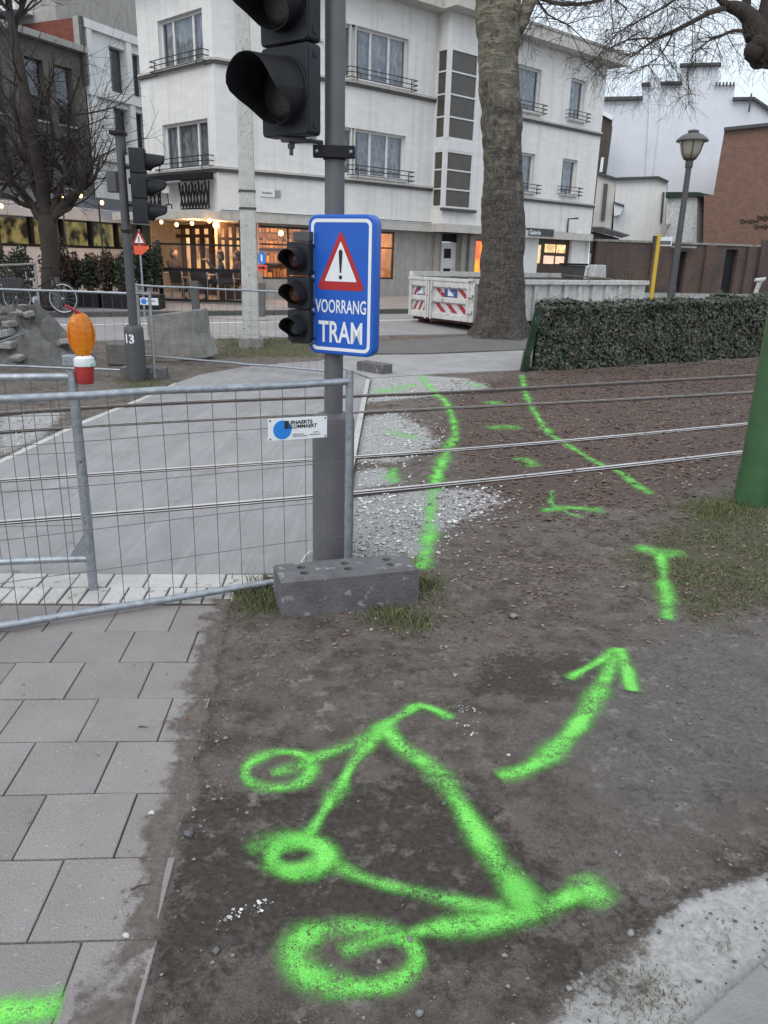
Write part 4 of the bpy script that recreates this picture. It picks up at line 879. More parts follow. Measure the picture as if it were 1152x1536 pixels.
mb = MB(T); word(mb, 'LENAERTS', .012, .034, .135, .020, -.0016, .03); word(mb, 'BLOMMAERT', .026, .012, .158, .020, -.0016, .03)
mb.box((-.075, -.0016, .002), (-.055, -.0012, .044))
for x0, x1, z in ((-.03, .012, -.030), (.016, .03, -.030), (-.03, .052, -.040), (.085, .115, -.024), (.065, .125, -.036)):
    x = x0
    while x < x1: ww = random.uniform(.003, .006); mb.box((x, -.0016, z-.0022), (min(x+ww, x1), -.0012, z+.0022)); x += ww+.0022
mb.build('lettering', m_blackp, plate)
for x, z in ((-.152, .048), (-.152, -.048), (.152, .048), (.152, -.048)): mb = MB(T); mb.box((x-.004, -.0016, z-.004), (x+.004, -.0012, z+.004)); mb.build('tie_hole', m_blackp, plate)
# concrete block under the front post
def block(px_c, py_c, L_, W_, H_, ang, label, holes=True, mt=None, dz=0, loc=None):
    p = loc or GT(px_c, py_c); T = frame((p.x, p.y, p.z+dz), ang)
    r = thing('ballast_block', (p.x, p.y, p.z+dz), label, 'block', 'ballast blocks under the fences')
    mb = MB(T); nxh, nyh = 4, 3
    xs = [-L_/2, -L_*.37, -L_*.29, -L_*.04, L_*.04, L_*.29, L_*.37, L_/2]; ys = [-W_/2, -W_*.30, -W_*.06, W_*.06, W_*.30, W_/2]
    hol = {(1, 1), (1, 3), (3, 1), (3, 3), (5, 1), (5, 3)} if holes else set()
    V = {}
    for i in range(7):
        for j in range(5):
            x0, x1, y0, y1 = xs[i], xs[i+1], ys[j], ys[j+1]
            if (i, j) in hol:
                cx, cy, r_ = (x0+x1)/2, (y0+y1)/2, min(x1-x0, y1-y0)*.46; n = 24; up_, dn, sq = [], [], []
                for k in range(n):
                    a = 2*math.pi*k/n; c_, s_ = math.cos(a), math.sin(a); up_.append((cx+r_*c_, cy+r_*s_, H_)); dn.append((cx+r_*c_, cy+r_*s_, H_*.35)); m_ = max(abs(c_), abs(s_)); sq.append((cx+(x1-x0)/2*c_/m_, cy+(y1-y0)/2*s_/m_, H_))
                mb.add(up_+sq, [(k, k+n, (k+1) % n+n, (k+1) % n) for k in range(n)]); mb.add(up_+dn, [(k, (k+1) % n, (k+1) % n+n, k+n) for k in range(n)]); mb.add(dn, [tuple(range(n))])
            else: mb.quad((x0, y0, H_), (x1, y0, H_), (x1, y1, H_), (x0, y1, H_))
    e = .012
    for (ax, ay), (bx, by) in (((-1, -1), (1, -1)), ((1, -1), (1, 1)), ((1, 1), (-1, 1)), ((-1, 1), (-1, -1))):
        mb.quad((ax*(L_/2+e), ay*(W_/2+e), -.03), (bx*(L_/2+e), by*(W_/2+e), -.03), (bx*(L_/2+e), by*(W_/2+e), H_-.012), (ax*(L_/2+e), ay*(W_/2+e), H_-.012))
        mb.quad((ax*(L_/2+e), ay*(W_/2+e), H_-.012), (bx*(L_/2+e), by*(W_/2+e), H_-.012), (bx*L_/2, by*W_/2, H_), (ax*L_/2, ay*W_/2, H_))
    mb.build('block', mt or m_rubber, r); return r
bl = G(423, 929); br = G(627, 906); bn = (Vector((br.x, br.y))-Vector((bl.x, bl.y))); ang = math.atan2(bn.y, bn.x); BW_ = bn.length-.024
bt = G(620, 851, .14); bw = .21
mid = (bl+br)/2; nn = Vector((-bn.y, bn.x)).normalized(); hh = Zat(bl.x, bl.y, 872)
block(0, 0, BW_, bw, hh, ang, 'dark grey fence foot block with six holes standing on the dirt in front', loc=Vector((mid.x+nn.x*(bw/2+.012), mid.y+nn.y*(bw/2+.012), 0)))

# amber hazard lamp on the second panel's post
lz = Zat(P2.x, P2.y, 575); LX = P2.x+.066; LY = P2.y
lamp = thing('hazard_lamp', (LX, LY, lz), 'amber hazard lamp with a red and white foot clipped to the left fence post', 'lamp')
ztop = Zat(LX, LY, 472); zw0 = Zat(LX, LY, 549); zw1 = Zat(LX, LY, 537)
yl = R(28)
def T_l(z): return frame((LX, LY, z), yl)
def oval(mb, prof, z0, n=24, dep=.55):
    k = len(prof); vs = [(r*math.cos(2*math.pi*j/n), r*d*math.sin(2*math.pi*j/n), z-z0) for r, d, z in prof for j in range(n)]
    mb.add(vs, [(i*n+j, i*n+(j+1) % n, (i+1)*n+(j+1) % n, (i+1)*n+j) for i in range(k-1) for j in range(n)]+[tuple(range(n-1, -1, -1)), tuple((k-1)*n+j for j in range(n))])
mb = MB(T_l(lz)); oval(mb, [(.036, .8, 0), (.040, .8, .01), (.044, .8, zw0-lz-.03), (.047, .8, zw0-lz)], 0, 16); mb.build('lamp_foot', m_lampred, lamp, smooth=30)
mb = MB(T_l(zw0)); oval(mb, [(.048, .85, 0), (.051, .85, .006), (.050, .8, zw1-zw0), (.036, .8, zw1-zw0+.012)], 0, 16); mb.build('lamp_collar', m_white, lamp, smooth=30)
mb = MB(T_l(zw0)); mb.ext([(.014, -.0445, .001), (.049, -.018, .001), (.048, -.018, .026), (.022, -.042, .014)], (.002, -.006, 0)); mb.build('reflector', m_mint, lamp)
hL = ztop-zw1-.0; mb = MB(T_l(zw1+.008)); oval(mb, [(.030, .7, 0), (.040, .66, .015), (.053, .62, hL*.22), (.058, .60, hL*.42), (.059, .60, hL*.58), (.054, .6, hL*.78), (.040, .62, hL*.93), (.022, .7, hL*.985), (.010, .7, hL)], 0, 9)
mb.build('lens', m_amber, lamp, smooth=12)
mb = MB(T_l(zw1+.008)); ring = []
for k in range(31):
    a = 2*math.pi*k/30; ring.append((.060*math.sin(a), 0, hL*.5-hL*.5*math.cos(a)))
mb.tube(ring, .0055, 6, False); mb.build('lens_seam', m_amber, lamp, smooth=60)
mb = MB(T_l(ztop)); mb.tube([(.015, 0, -.004), (-.02, -.01, .02), (-.062, -.02, .045)], [.009, .008, .006], 8); mb.tube([(.02, 0, -.012), (-.02, 0, .006)], .013, 8); mb.build('lamp_handle', m_lampred, lamp, smooth=60)
mb = MB(); mb.box((P2.x-.03, P2.y-.03, lz+.09), (LX+.01, P2.y+.03, lz+.14)); mb.build('clip', m_galv, lamp, bevel=.003)

# green pole at the right
gp = GT(1127, 752); gp.x += .01
gr = thing('green_mast', (gp.x, gp.y, 0), 'thick green painted steel mast standing in the grass at the right edge', 'mast')
mb = MB(); mb.tube([(gp.x, gp.y, -.1), (gp.x, gp.y, .28)], [.142, .140], 40); mb.tube([(gp.x, gp.y, .27), (gp.x, gp.y, 2.5), (gp.x, gp.y, 7.5)], [.133, .128, .11], 40); mb.build('shaft', m_green, gr, smooth=50)
mb = MB(); mb.box((gp.x+.146, gp.y-.02, .15), (gp.x+.156, gp.y+.06, 1.1)); mb.build('cable_cover', m_galv, gr, bevel=.002)

# ------------------------------------------------------------------ buildings: helpers
def wall(mb, s0, s1, z0, z1, holes, rev=.2, y=0.):
    xs = sorted({s0, s1, *[h[0] for h in holes], *[h[1] for h in holes]}); zs = sorted({z0, z1, *[h[2] for h in holes], *[h[3] for h in holes]})
    xs = [x for x in xs if s0 <= x <= s1]; zs = [z for z in zs if z0 <= z <= z1]
    for i in range(len(xs)-1):
        for j in range(len(zs)-1):
            cx, cz = (xs[i]+xs[i+1])/2, (zs[j]+zs[j+1])/2
            if any(h[0] < cx < h[1] and h[2] < cz < h[3] for h in holes): continue
            mb.quad((xs[i], y, zs[j]), (xs[i+1], y, zs[j]), (xs[i+1], y, zs[j+1]), (xs[i], y, zs[j+1]))
    for a, b, c, d in holes:
        mb.quad((a, y, c), (a, y+rev, c), (a, y+rev, d), (a, y, d)); mb.quad((b, y+rev, c), (b, y, c), (b, y, d), (b, y+rev, d))
        mb.quad((a, y+rev, d), (b, y+rev, d), (b, y, d), (a, y, d)); mb.quad((a, y, c), (b, y, c), (b, y+rev, c), (a, y+rev, c))
def frame_rects(mb, a, b, c, d, mull, y, fw=.07, dp=.06, trans=()):
    mb.box((a, y, c), (a+fw, y+dp, d)); mb.box((b-fw, y, c), (b, y+dp, d)); mb.box((a+fw, y, c), (b-fw, y+dp, c+fw)); mb.box((a+fw, y, d-fw), (b-fw, y+dp, d))
    xs = [a+fw]+[a+(b-a)*m_ for m_ in mull]+[b-fw]
    for m_ in mull: x = a+(b-a)*m_; mb.box((x-fw*.55, y-.004, c+fw), (x+fw*.55, y+dp-.004, d-fw))
    for tz in trans:
        z = c+(d-c)*tz
        for i in range(len(xs)-1): mb.box((xs[i]+(fw*.55 if i else 0), y+.004, z-fw*.4), (xs[i+1]-(fw*.55 if i < len(xs)-2 else 0), y+dp-.008, z+fw*.4))
def window(bld, T, h, mull=(), y=.12, curtain=True, fm=None, gm=None, trans=(), fw=.07, label=None, sill=True, split=None):
    a, b, c, d = h; mb = MB(T); frame_rects(mb, a, b, c, d, mull, y, fw, trans=trans); w_ = mb.build('window', fm or m_wframe, bld, bevel=0, label=label)
    mb = MB(T); mb.quad((a+fw*.5, y+.03, c+fw*.5), (b-fw*.5, y+.03, c+fw*.5), (b-fw*.5, y+.03, d-fw*.5), (a+fw*.5, y+.03, d-fw*.5)); mb.build('pane', gm or m_glass, w_)
    if curtain:
        mb = MB(T); n = int((b-a)/.03); vs = []
        for i in range(n+1):
            x = a+(b-a)*i/n; yy = y+.14+.03*math.sin(i*1.1)+.012*math.sin(i*2.7+a); vs += [(x, yy, c), (x, yy, d)]
        fs = []
        for i in range(n):
            f = (i+.5)/n
            if split and f < split[1]: continue
            fs.append((2*i, 2*i+2, 2*i+3, 2*i+1))
        mb.add(vs, fs); mb.build('curtain', m_curtain, w_, smooth=60)
    if sill:
        mb = MB(T); mb.box((a-.06, -.07, c-.07), (b+.06, y, c-.005)); mb.build('sill', m_band, w_, bevel=.01)
    return w_
def balcony_rail(bld, T, a, b, z, out=.22, bars=3, gap=.13, rails_end=True):
    mb = MB(T)
    for k in range(bars):
        zz = z+.06+k*gap
        mb.tube([(a, 0, zz), (a, -out, zz), (b, -out, zz), (b, 0, zz)], .014, 6)
    for x in (a+.25, b-.25): mb.box((x-.012, -out-.004, z-.02), (x+.012, -out+.012, z+.06+gap*(bars-1)))
    return mb.build('balcony_rail', m_rail, bld)

# ------------------------------------------------------------------ the white corner building
K_ = Vector((-4.82, 23.0)); uB = Vector((.75, .66)).normalized(); F_ = Vector((-1.165, 25.48)); uA = (F_-K_).normalized(); uL = Vector((-.74, .673)).normalized()
L_ = K_+uL*3.6; E_ = F_+uB*12.4
FL = Plane(L_, K_-L_); FA = Plane(K_, uA); FB = Plane(F_, uB)
wl, wa, wb = (K_-L_).length, (F_-K_).length, (E_-F_).length
ZG, Z0, Z1, Z2, ZR = .42, 2.86, 3.97, 6.60, 8.95
corner = thing('apartment_building', (K_.x, K_.y, ZG), 'white three storey corner building with a tall stair window and lit shop below', 'building')
def avg(P, corners):                            # a hole from four picture corners (tl, tr, br, bl)
    q = [P.at(*c) for c in corners]; return ((q[0][0]+q[3][0])/2, (q[1][0]+q[2][0])/2, (q[2][1]+q[3][1])/2, (q[0][1]+q[1][1])/2)
hL = [avg(FL, ((236, 30), (303, 13), (305, 92), (240, 111))), avg(FL, ((243, 187), (311, 178), (314, 248), (247, 257)))]
hA = [avg(FA, ((440, 22), (480, 27), (480, 57), (440, 52))), avg(FA, ((440, 182), (481, 187), (481, 212), (440, 208)))]
hAs = [avg(FA, ((514, 39), (524, 36), (524, 118), (514, 117))), avg(FA, ((514, 190), (524, 192), (524, 263), (514, 262)))]
hAs = [(a, wa-.02, c, d) for a, b, c, d in hAs]
hB = [avg(FB, ((527, 37), (613, 58), (612, 136), (527, 117))), avg(FB, ((528, 193), (609, 203), (607, 271), (528, 263)))]
hAs = [(h[0], h[1], hB[i][2], hB[i][3]) for i, h in enumerate(hAs)]
hD = [avg(FB, ((758, 92), (813, 103), (808, 171), (752, 158))), avg(FB, ((858, 116), (880, 122), (873, 183), (852, 177))), avg(FB, ((762, 225), (803, 231), (799, 290), (757, 284))), avg(FB, ((845, 237), (867, 241), (862, 293), (840, 291)))]
s_t0 = FB.at(651, 200)[0]; s_t1 = FB.at(722, 200)[0]
TOUT = .55
for nm, P, wd, holes in (('facade_side', FL, wl, hL), ('facade_corner', FA, wa, hA+hAs), ('facade_front', FB, wb, hB+hD)):
    mb = MB(P.T); wall(mb, 0, wd, Z0, ZR, holes); mb.build('facade', m_wall, corner)
for P, hs, ml, sp in ((FL, hL, (.28, .73), None), (FA, hA, (.5,), None), (FB, hB, (.36, .68), (.05, .2)), (FB, hD, (.5,), (.0, .45))):
    for i, h in enumerate(hs): window(corner, P.T, h, ml if P is not FB or hs is hB else ((.4,) if i in (0, 2) else ()), split=sp)
for h in hAs: window(corner, FA.T, h, (), sill=False)
for P, hs in ((FL, hL), (FB, hB), (FB, hD)):
    for h in hs: balcony_rail(corner, P.T, h[0]-.18, h[1]+.22, h[2]-.06)
a, b = FB.at(533, 120), FB.at(540, 107); mb = MB(FB.T); mb.box((a[0], .17, a[1]), (b[0], .22, b[1])); mb.build('lit_lantern', m_litpane, corner)
for P_, px in ((FA, 362), (FB, 719)):
    q = P_.at(px, 200)[0]; off_ = -.07 if P_ is FA else -.07; mb = MB(P_.T); mb.tube([(q, off_, Z0), (q, off_, ZR-.05)], .045, 8); mb.build('downpipe', m_band, corner)
# drip bands under the sills, cornice, slab edge above the shop
def bands(z, out, h_, mt, name, cutB=True):
    for P, wd, e0, e1 in ((FL, wl, 0, out*.46), (FA, wa, out*.1, 0), (FB, wb, -out*.03, 0)):
        segs = [(e0*0, wd+e1*0)]
        if P is FB and cutB: segs = [(0, s_t0-.002), (s_t1+.002, wd)]
        for a, b in segs:
            mb = MB(P.T); mb.box((a, -out, z-h_), (b, .02, z)); mb.build(name, mt, corner)
bands(Z1-.03, .075, .075, m_drip, 'drip_band'); bands(Z2-.03, .075, .075, m_drip, 'drip_band')
bands(Z1+.035, .09, .062, m_band, 'sill_band'); bands(Z2+.035, .09, .062, m_band, 'sill_band')
def outl(off, extra=0):                         # building outline pushed outwards by off, front only, as world points
    a = L_ - FL.i.xy*off + (L_-K_).normalized()*extra
    def isect(P1, P2):
        o1 = P1.o.xy-P1.i.xy*off; o2 = P2.o.xy-P2.i.xy*off; d1, d2 = P1.u.xy, P2.u.xy; den = d1.x*d2.y-d1.y*d2.x; r = o2-o1; t_ = (r.x*d2.y-r.y*d2.x)/den; return o1+d1*t_
    b = isect(FL, FA); c = isect(FA, FB); e = E_-FB.i.xy*off+uB*extra
    return [a, b, c, e]
BK = [E_+FB.i.xy*8, L_+FL.i.xy*12]
def ringslab(name, off, z0, z1, mt, extra=0, cut=None):
    mb = MB(); o = outl(off, extra); inner = outl(-.4)
    t0_ = F_+uB*s_t0-FB.i.xy*off; t1_ = F_+uB*s_t1-FB.i.xy*off; j0 = F_+uB*(s_t0-.0)-FB.i.xy*(off+TOUT); j1 = F_+uB*(s_t1+.0)-FB.i.xy*(off+TOUT)
    if cut: poly = o[:3]+[t0_-uB*off*.6, j0-uB*off*.6, j1+uB*off*.6, t1_+uB*off*.6]+o[3:]
    else: poly = o
    poly = [(p.x, p.y, z0) for p in poly]+[(BK[0].x, BK[0].y, z0), (BK[1].x, BK[1].y, z0)]
    mb.ext(poly, (0, 0, z1-z0)); return mb.build(name, mt, corner)
ringslab('roof', .55, ZR, ZR+.34, m_band, .55, True); ringslab('roof_edge', .58, ZR+.345, ZR+.43, m_stucco, .58, True); 
ringslab('slab_edge', .14, Z0-.26, Z0-.002, m_band, 0, True)
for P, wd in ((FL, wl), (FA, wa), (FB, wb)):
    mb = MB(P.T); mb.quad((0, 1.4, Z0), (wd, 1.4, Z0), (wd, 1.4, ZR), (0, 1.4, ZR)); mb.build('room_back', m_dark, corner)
mb = MB()
mb.quad(*[(p.x, p.y, z) for p, z in ((E_, 0), (BK[0], 0), (BK[0], ZR), (E_, ZR))]); mb.build('side_wall', m_wall, corner)
mb = MB(); mb.quad(*[(p.x, p.y, z) for p, z in ((BK[1], 0), (L_, 0), (L_, ZR), (BK[1], ZR))]); mb.build('rear_wall', m_stucco, corner)
# stair tower: projecting box with the tall glazed slot wrapping round its left edge
TT = Plane(F_+uB*s_t0-FB.i.xy*TOUT, uB); tw = s_t1-s_t0
ta, tb = TT.at(668, 200)[0], TT.at(714, 180)[0]
zu1, zu0 = TT.at(690, 74)[1], TT.at(690, 211)[1]; zl1, zl0 = TT.at(687, 227)[1], TT.at(685, 313)[1]
ta = .10
mb = MB(TT.T); wall(mb, 0, tw, Z0-.26, ZR, [(ta*0+.0001, tb, zl0, zu1)], .1); mb.build('stair_tower', m_wall, corner)
mb = MB(TT.T); mb.quad((tw, 0, Z0-.26), (tw, TOUT, Z0-.26), (tw, TOUT, ZR), (tw, 0, ZR))
mb.quad((0, TOUT, Z0-.26), (0, 0, Z0-.26), (0, 0, zl0), (0, TOUT, zl0)); mb.quad((0, TOUT, zu1), (0, 0, zu1), (0, 0, ZR), (0, TOUT, ZR)); mb.quad((0, 0, Z0-.26), (0, TOUT, Z0-.26), (tw, TOUT, Z0-.26), (tw, 0, Z0-.26)); mb.build('tower_return', m_wall, corner)
mb = MB(TT.T); n4 = 4
sw = mb
def tower_glaze(z0, z1, rows):
    mb = MB(TT.T); mb.box((-.03, -.03, z0), (.10, .09, z1)); mb.box((tb-.09, -.012, z0), (tb, .05, z1)); mb.box((.10, -.01, z1-.06), (tb-.09, .05, z1)); mb.box((.10, -.01, z0), (tb-.09, .05, z0+.06))
    for k in range(1, rows): z = z0+(z1-z0)*k/rows; mb.box((.10, -.006, z-.022), (tb-.09, .046, z+.022)); mb.box((-.008, .09, z-.022), (.04, TOUT-.09, z+.022))
    mb.box((-.012, .09, z1-.06), (.05, TOUT, z1)); mb.box((-.012, .09, z0), (.05, TOUT, z0+.06)); mb.box((-.01, TOUT-.09, z0+.06), (.05, TOUT, z1-.06))
    f = mb.build('stair_window', m_wframe, corner)
    mb = MB(TT.T); mb.quad((.05, .03, z0), (tb-.02, .03, z0), (tb-.02, .03, z1), (.05, .03, z1)); mb.quad((.02, TOUT, z0), (.02, .05, z0), (.02, .05, z1), (.02, TOUT, z1)); mb.build('pane', m_stairdark, f)
tower_glaze(zu0, zu1, 4); tower_glaze(zl0, zl1, 3)
mb = MB(TT.T); mb.box((-.02, -.02, zl1+.002), (tb, .09, zu0-.002)); mb.box((-.018, .09, zl1+.002), (.05, TOUT, zu0-.002)); mb.build('spandrel', m_wframe, corner)
mb = MB(TT.T); mb.box((-.12, -.14, zl0-.10), (tb+.14, .0, zl0-.01)); mb.build('drip_band', m_drip, corner)
# ground floor, set back a little under the slab edge
GO = .18
GB = Plane(F_+FB.i.xy*GO, uB); GA = Plane(K_+FA.i.xy*GO, uA); GL = Plane(L_+FL.i.xy*.9, K_-L_)
def gpx(P, px, py): return P.at(px, py)[0]
s_shop0, s_shop1 = gpx(GB, 545, 380), gpx(GB, 592, 380); s_d0, s_d1 = gpx(GB, 661, 400), gpx(GB, 686, 400)
zs0 = GB.at(580, 419)[1]
holesB = [(.05, s_shop1, zs0, Z0-.32), (s_d0, s_d1, ZG, GB.at(672, 346)[1]), (gpx(GB, 712, 390), gpx(GB, 733, 390), ZG, GB.at(716, 359)[1]), (gpx(GB, 806, 390), gpx(GB, 856, 390), ZG, GB.at(830, 357)[1])]
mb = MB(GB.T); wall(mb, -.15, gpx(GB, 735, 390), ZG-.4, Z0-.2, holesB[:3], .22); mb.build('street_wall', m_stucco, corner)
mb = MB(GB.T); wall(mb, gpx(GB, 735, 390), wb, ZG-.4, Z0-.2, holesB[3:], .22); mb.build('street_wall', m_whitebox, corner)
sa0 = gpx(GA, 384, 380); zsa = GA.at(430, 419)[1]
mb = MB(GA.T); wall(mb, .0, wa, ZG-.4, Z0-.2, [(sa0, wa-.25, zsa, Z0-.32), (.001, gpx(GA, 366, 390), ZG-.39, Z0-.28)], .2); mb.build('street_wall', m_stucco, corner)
s9 = gpx(GA, 366, 390); mb = MB(GA.T); mb.box((s9, -.06, ZG-.4), (sa0-.02, .3, Z0-.262)); mb.build('corner_pillar', m_pinkwall, corner)
m_cafe = emitmat('cafe_glow', (1.0, .55, .24), .75, (.2, .11, .06), 1.6)
mb = MB(GA.T)
for k in range(4): x = .02+(s9-.1)*k/3; mb.box((x, -.02, ZG), (x+.09, .10, Z0-.3))
for z, h_ in ((ZG+.02, .3), (2.1, .08), (Z0-.4, .1)):
    for k in range(3): mb.box((.112+(s9-.1)*k/3, -.005, z), (.018+(s9-.1)*(k+1)/3, .09, z+h_))
cw_ = mb.build('cafe_window', m_darkwood, corner); mb = MB(GA.T); mb.quad((.0, .14, ZG), (s9, .14, ZG), (s9, .14, Z0-.28), (.0, .14, Z0-.28)); mb.build('lit_room', m_cafe, cw_)
for P, h, ml in ((GA, (sa0, wa-.25, zsa, Z0-.32), (.36, .72)), (GB, holesB[0], (.5,))):
    window(corner, P.T, h, ml, .06, False, m_darkwood, m_shopglass, (.66,), .06, sill=False)
# white front door with two small lights, intercom, side pilasters
a, b, c, d = holesB[1]; mb = MB(GB.T); mb.box((a, .10, c), (b, .16, d-.38)); dr = mb.build('door', m_wframe, corner)
for zf in (.37, .72):
    mb = MB(GB.T); z = c+(d-.38-c)*zf; mb.box((a+.28*(b-a), .085, z), (a+.68*(b-a), .12, z+.32)); mb.build('pane', m_black, dr)
mb = MB(GB.T); mb.box((b-.2, .04, c+1.0), (b-.12, .1, c+1.04)); mb.build('handle', m_alu, dr)
mb = MB(GB.T); mb.box((a, .12, d-.36), (b, .16, d)); mb.build('transom_light', m_black, corner)
for px in (652, 691, 703): s = gpx(GB, px, 390); mb = MB(GB.T); mb.box((s-.10, -.12, ZG-.3), (s+.10, -.002, Z0-.27)); mb.build('pilaster', m_stucco, corner, bevel=.01)
s = gpx(GB, 689, 386); 
a, b, c, d = holesB[2]; mb = MB(GB.T); mb.box((a, .12, c), (b, .2, d)); mb.build('doorway', m_darkwood, corner); s0_, s1_ = gpx(GB, 716, 390), gpx(GB, 730, 390); mb = MB(GB.T); mb.box((s0_, .09, GB.at(718, 415)[1]), (s1_, .115, d-.05)); mb.build('lit_panel', m_poster, corner)
a, b, c, d = holesB[3]
mb = MB(GB.T); mb.box((a, .14, c), (b, .2, d)); gd = mb.build('garage_door', m_darkwood, corner)
for px0, px1, y0, y1, mt in ((806, 813, 367, 395, m_litpane), (822, 836, 366, 379, m_litpane), (839.5, 851, 367, 380, m_litpane), (820, 833.5, 383.5, 396, m_litpink), (837.5, 849, 384.5, 396, m_litpink)):
    s0, z1 = GB.at(px0, y0); s1, z0 = GB.at(px1, y1); mb = MB(GB.T); mb.box((s0, .115, z0), (s1, .14, z1)); mb.build('pane', mt, gd)
a_, z_ = GB.at(783, 346); b_, _ = GB.at(858, 350)
mb = MB(GB.T); mb.box((a_, -.35, GB.at(800, 354)[1]), (gpx(GB, 820, 348), -.02, GB.at(800, 343)[1])); sb = mb.build('sign_board', m_drip, corner)
mb = MB(GB.T); q = GB.at(803, 348.5, -.36); vs, fs = textmesh('Galerie', .23, 1, .006); mb.add([(q[0]+v[0], -.353, q[1]+v[1]) for v in vs], fs); mb.build('lettering', m_white, sb)
mb = MB(GB.T); mb.box((gpx(GB, 820.5, 348), -.28, GB.at(830, 358)[1]), (b_, -.02, GB.at(830, 348)[1])); mb.build('awning_box', m_drip, corner)
q = FB.at(849.5, 350); r = FB.at(851, 328.5); mb = MB(FB.T); mb.tube([(q[0], -.05, q[1]), (r[0], -.05, r[1]), (r[0]+.02, -.5, r[1]+.02)], .03, 6); mb.build('wall_lamp', m_rail, corner)
# shop room behind the lit windows: floor, back wall, shelves of goods, ceiling, hanging lamps
mb = MB(); c0 = K_+uA*.6+FA.i.xy*.42; c1 = F_+FA.i.xy*.45; c2 = F_+uB*(s_shop1+.1)+FB.i.xy*.45; b0 = c0+FA.i.xy*3.4; b1 = F_+(FA.i.xy+FB.i.xy).normalized()*3.6; b2 = c2+FB.i.xy*3.3
def wallq(mb, p, q, z0, z1): mb.quad((p.x, p.y, z0), (q.x, q.y, z0), (q.x, q.y, z1), (p.x, p.y, z1))
for p, q in ((c0, b0), (b0, b1), (b1, b2), (b2, c2)): wallq(mb, p, q, ZG, Z0-.05)
mb.add([(p.x, p.y, ZG+.1) for p in (c0, c1, c2, b2, b1, b0)], [(0, 1, 2, 3, 4, 5)]); mb.add([(p.x, p.y, Z0-.28) for p in (c0, c1, c2, b2, b1, b0)], [(5, 4, 3, 2, 1, 0)]); mb.build('shop_room', m_interior, corner)
mb = MB(); d = (b1-b0).normalized(); nrm = -FA.i.xy
for k in range(4):
    z = ZG+.55+k*.48; p = b0+nrm*.12; q = b1+nrm*.12; mb.ext([(p.x, p.y, z), (q.x, q.y, z), (q.x+nrm.x*.35, q.y+nrm.y*.35, z), (p.x+nrm.x*.35, p.y+nrm.y*.35, z)], (0, 0, .03))
mb.build('shelving', m_darkwood, corner)
mb = MB()
for k in range(4):
    z = ZG+.582+k*.48; s = .05; Ln = (b1-b0).length
    while s < Ln-.1:
        ww = random.uniform(.06, .18); hh_ = random.uniform(.1, .36); p = b0+d*s+nrm*.16; q = p+d*ww*.85; mb.ext([(p.x, p.y, z), (q.x, q.y, z), (q.x+nrm.x*.22, q.y+nrm.y*.22, z), (p.x+nrm.x*.22, p.y+nrm.y*.22, z)], (0, 0, hh_)); s += ww*1.08
tag(mb.build('shelf_goods', m_shelfgoods, corner), kind='stuff')
def plight(p, e, c=(1, .55, .22), r=.12):
    l = bpy.data.lights.new('lamp_light', 'POINT'); l.energy = e; l.color = c; l.shadow_soft_size = r; o = bpy.data.objects.new('lamp_light', l); C.objects.link(o); o.location = p
for P_, s, dp, z in ((FA, 1.4, 1.6, 2.35), (FA, 2.9, 2.0, 2.4), (FA, 3.9, 1.2, 2.3), (FB, 1.1, 1.4, 2.35)):
    p = P_.pt(s, dp, z); mb = MB(); mb.ball(p, .085, 10, 8); cl_ = mb.build('ceiling_lamp', m_bulb, corner); mb = MB(); mb.tube([p+Vector((0, 0, .08)), (p.x, p.y, Z0-.3)], .008, 5); mb.build('cord', m_black, cl_); plight(p-Vector((0, 0, .12)), 75)
# street name plate and bracket for wires
q = FA.at(390, 290); mb = MB(FA.T); s0, z1 = FA.at(389.5, 283); s1, z0 = FA.at(411.5, 296); np_ = thing('street_plate', FA.pt(s0, 0, z0), 'small white street name plate with a grey square beside it, on the white corner facade', 'sign')
mb.box((s0, -.03, z0), (s1, -.002, z1)); mb.build('plate', m_white, np_); mb = MB(FA.T); s2, z1b = FA.at(412, 285); s3, z0b = FA.at(420.5, 296.5); mb.box((s2, -.03, z0b), (s3, -.002, z1b)); mb.build('side_plate', m_stucco, np_)
mb = MB(FA.T); x = s0+.07*(s1-s0)
for k, hgt in enumerate((.8, .55, .6, .55, .8, .55, .7, .6, .5)): mb.box((s0+(s1-s0)*(.14+.08*k), -.033, z0+(z1-z0)*.36), (s0+(s1-s0)*(.19+.08*k), -.0305, z0+(z1-z0)*(.36+.38*hgt)))
mb.build('lettering', m_drip, np_)
mb = MB(); P_ = [FA.pt(-.0, -.16, 2.88), FA.pt(wa*.5, -.17, 2.87), FA.pt(wa-.02, -.17, 2.88)]+[FB.pt(s_t0-.1, -.17, 2.88)]; mb.tube(P_, .012, 5); P_ = [FL.pt(wl-.5, -.17, 2.87), FL.pt(wl+.05, -.17, 2.88)]; mb.build('cable', m_rail, corner)

# cafe doors under the side facade
mb = MB(GL.T); z1c = Z0-.3; xs = [FL.at(px, 400, .9)[0] for px in (245, 262, 290, 296, 318, 324, 345, 362)]
mb.box((-.3, .3, ZG-.2), (wl+.2, .34, Z0-.25)); mb.build('cafe_back', m_pinkwall, corner)
mb = MB(GL.T); n5 = 7; x0_, x1_ = FL.at(262, 400, .9)[0], wl-.25
for k in range(n5+1):
    x = x0_+(x1_-x0_)*k/n5; ww = .09 if k % 2 else .15; mb.box((x-ww/2, .0, ZG), (x+ww/2, .12, Z0-.3))
for z, hh_ in ((ZG+.02, .30), (2.18, .10), (Z0-.42, .12)): 
    for k in range(n5): xa = x0_+(x1_-x0_)*k/n5; xb = x0_+(x1_-x0_)*(k+1)/n5; mb.box((xa+.08, .015, z), (xb-.08, .105, z+hh_))
cd = mb.build('cafe_doors', m_darkwood, corner)
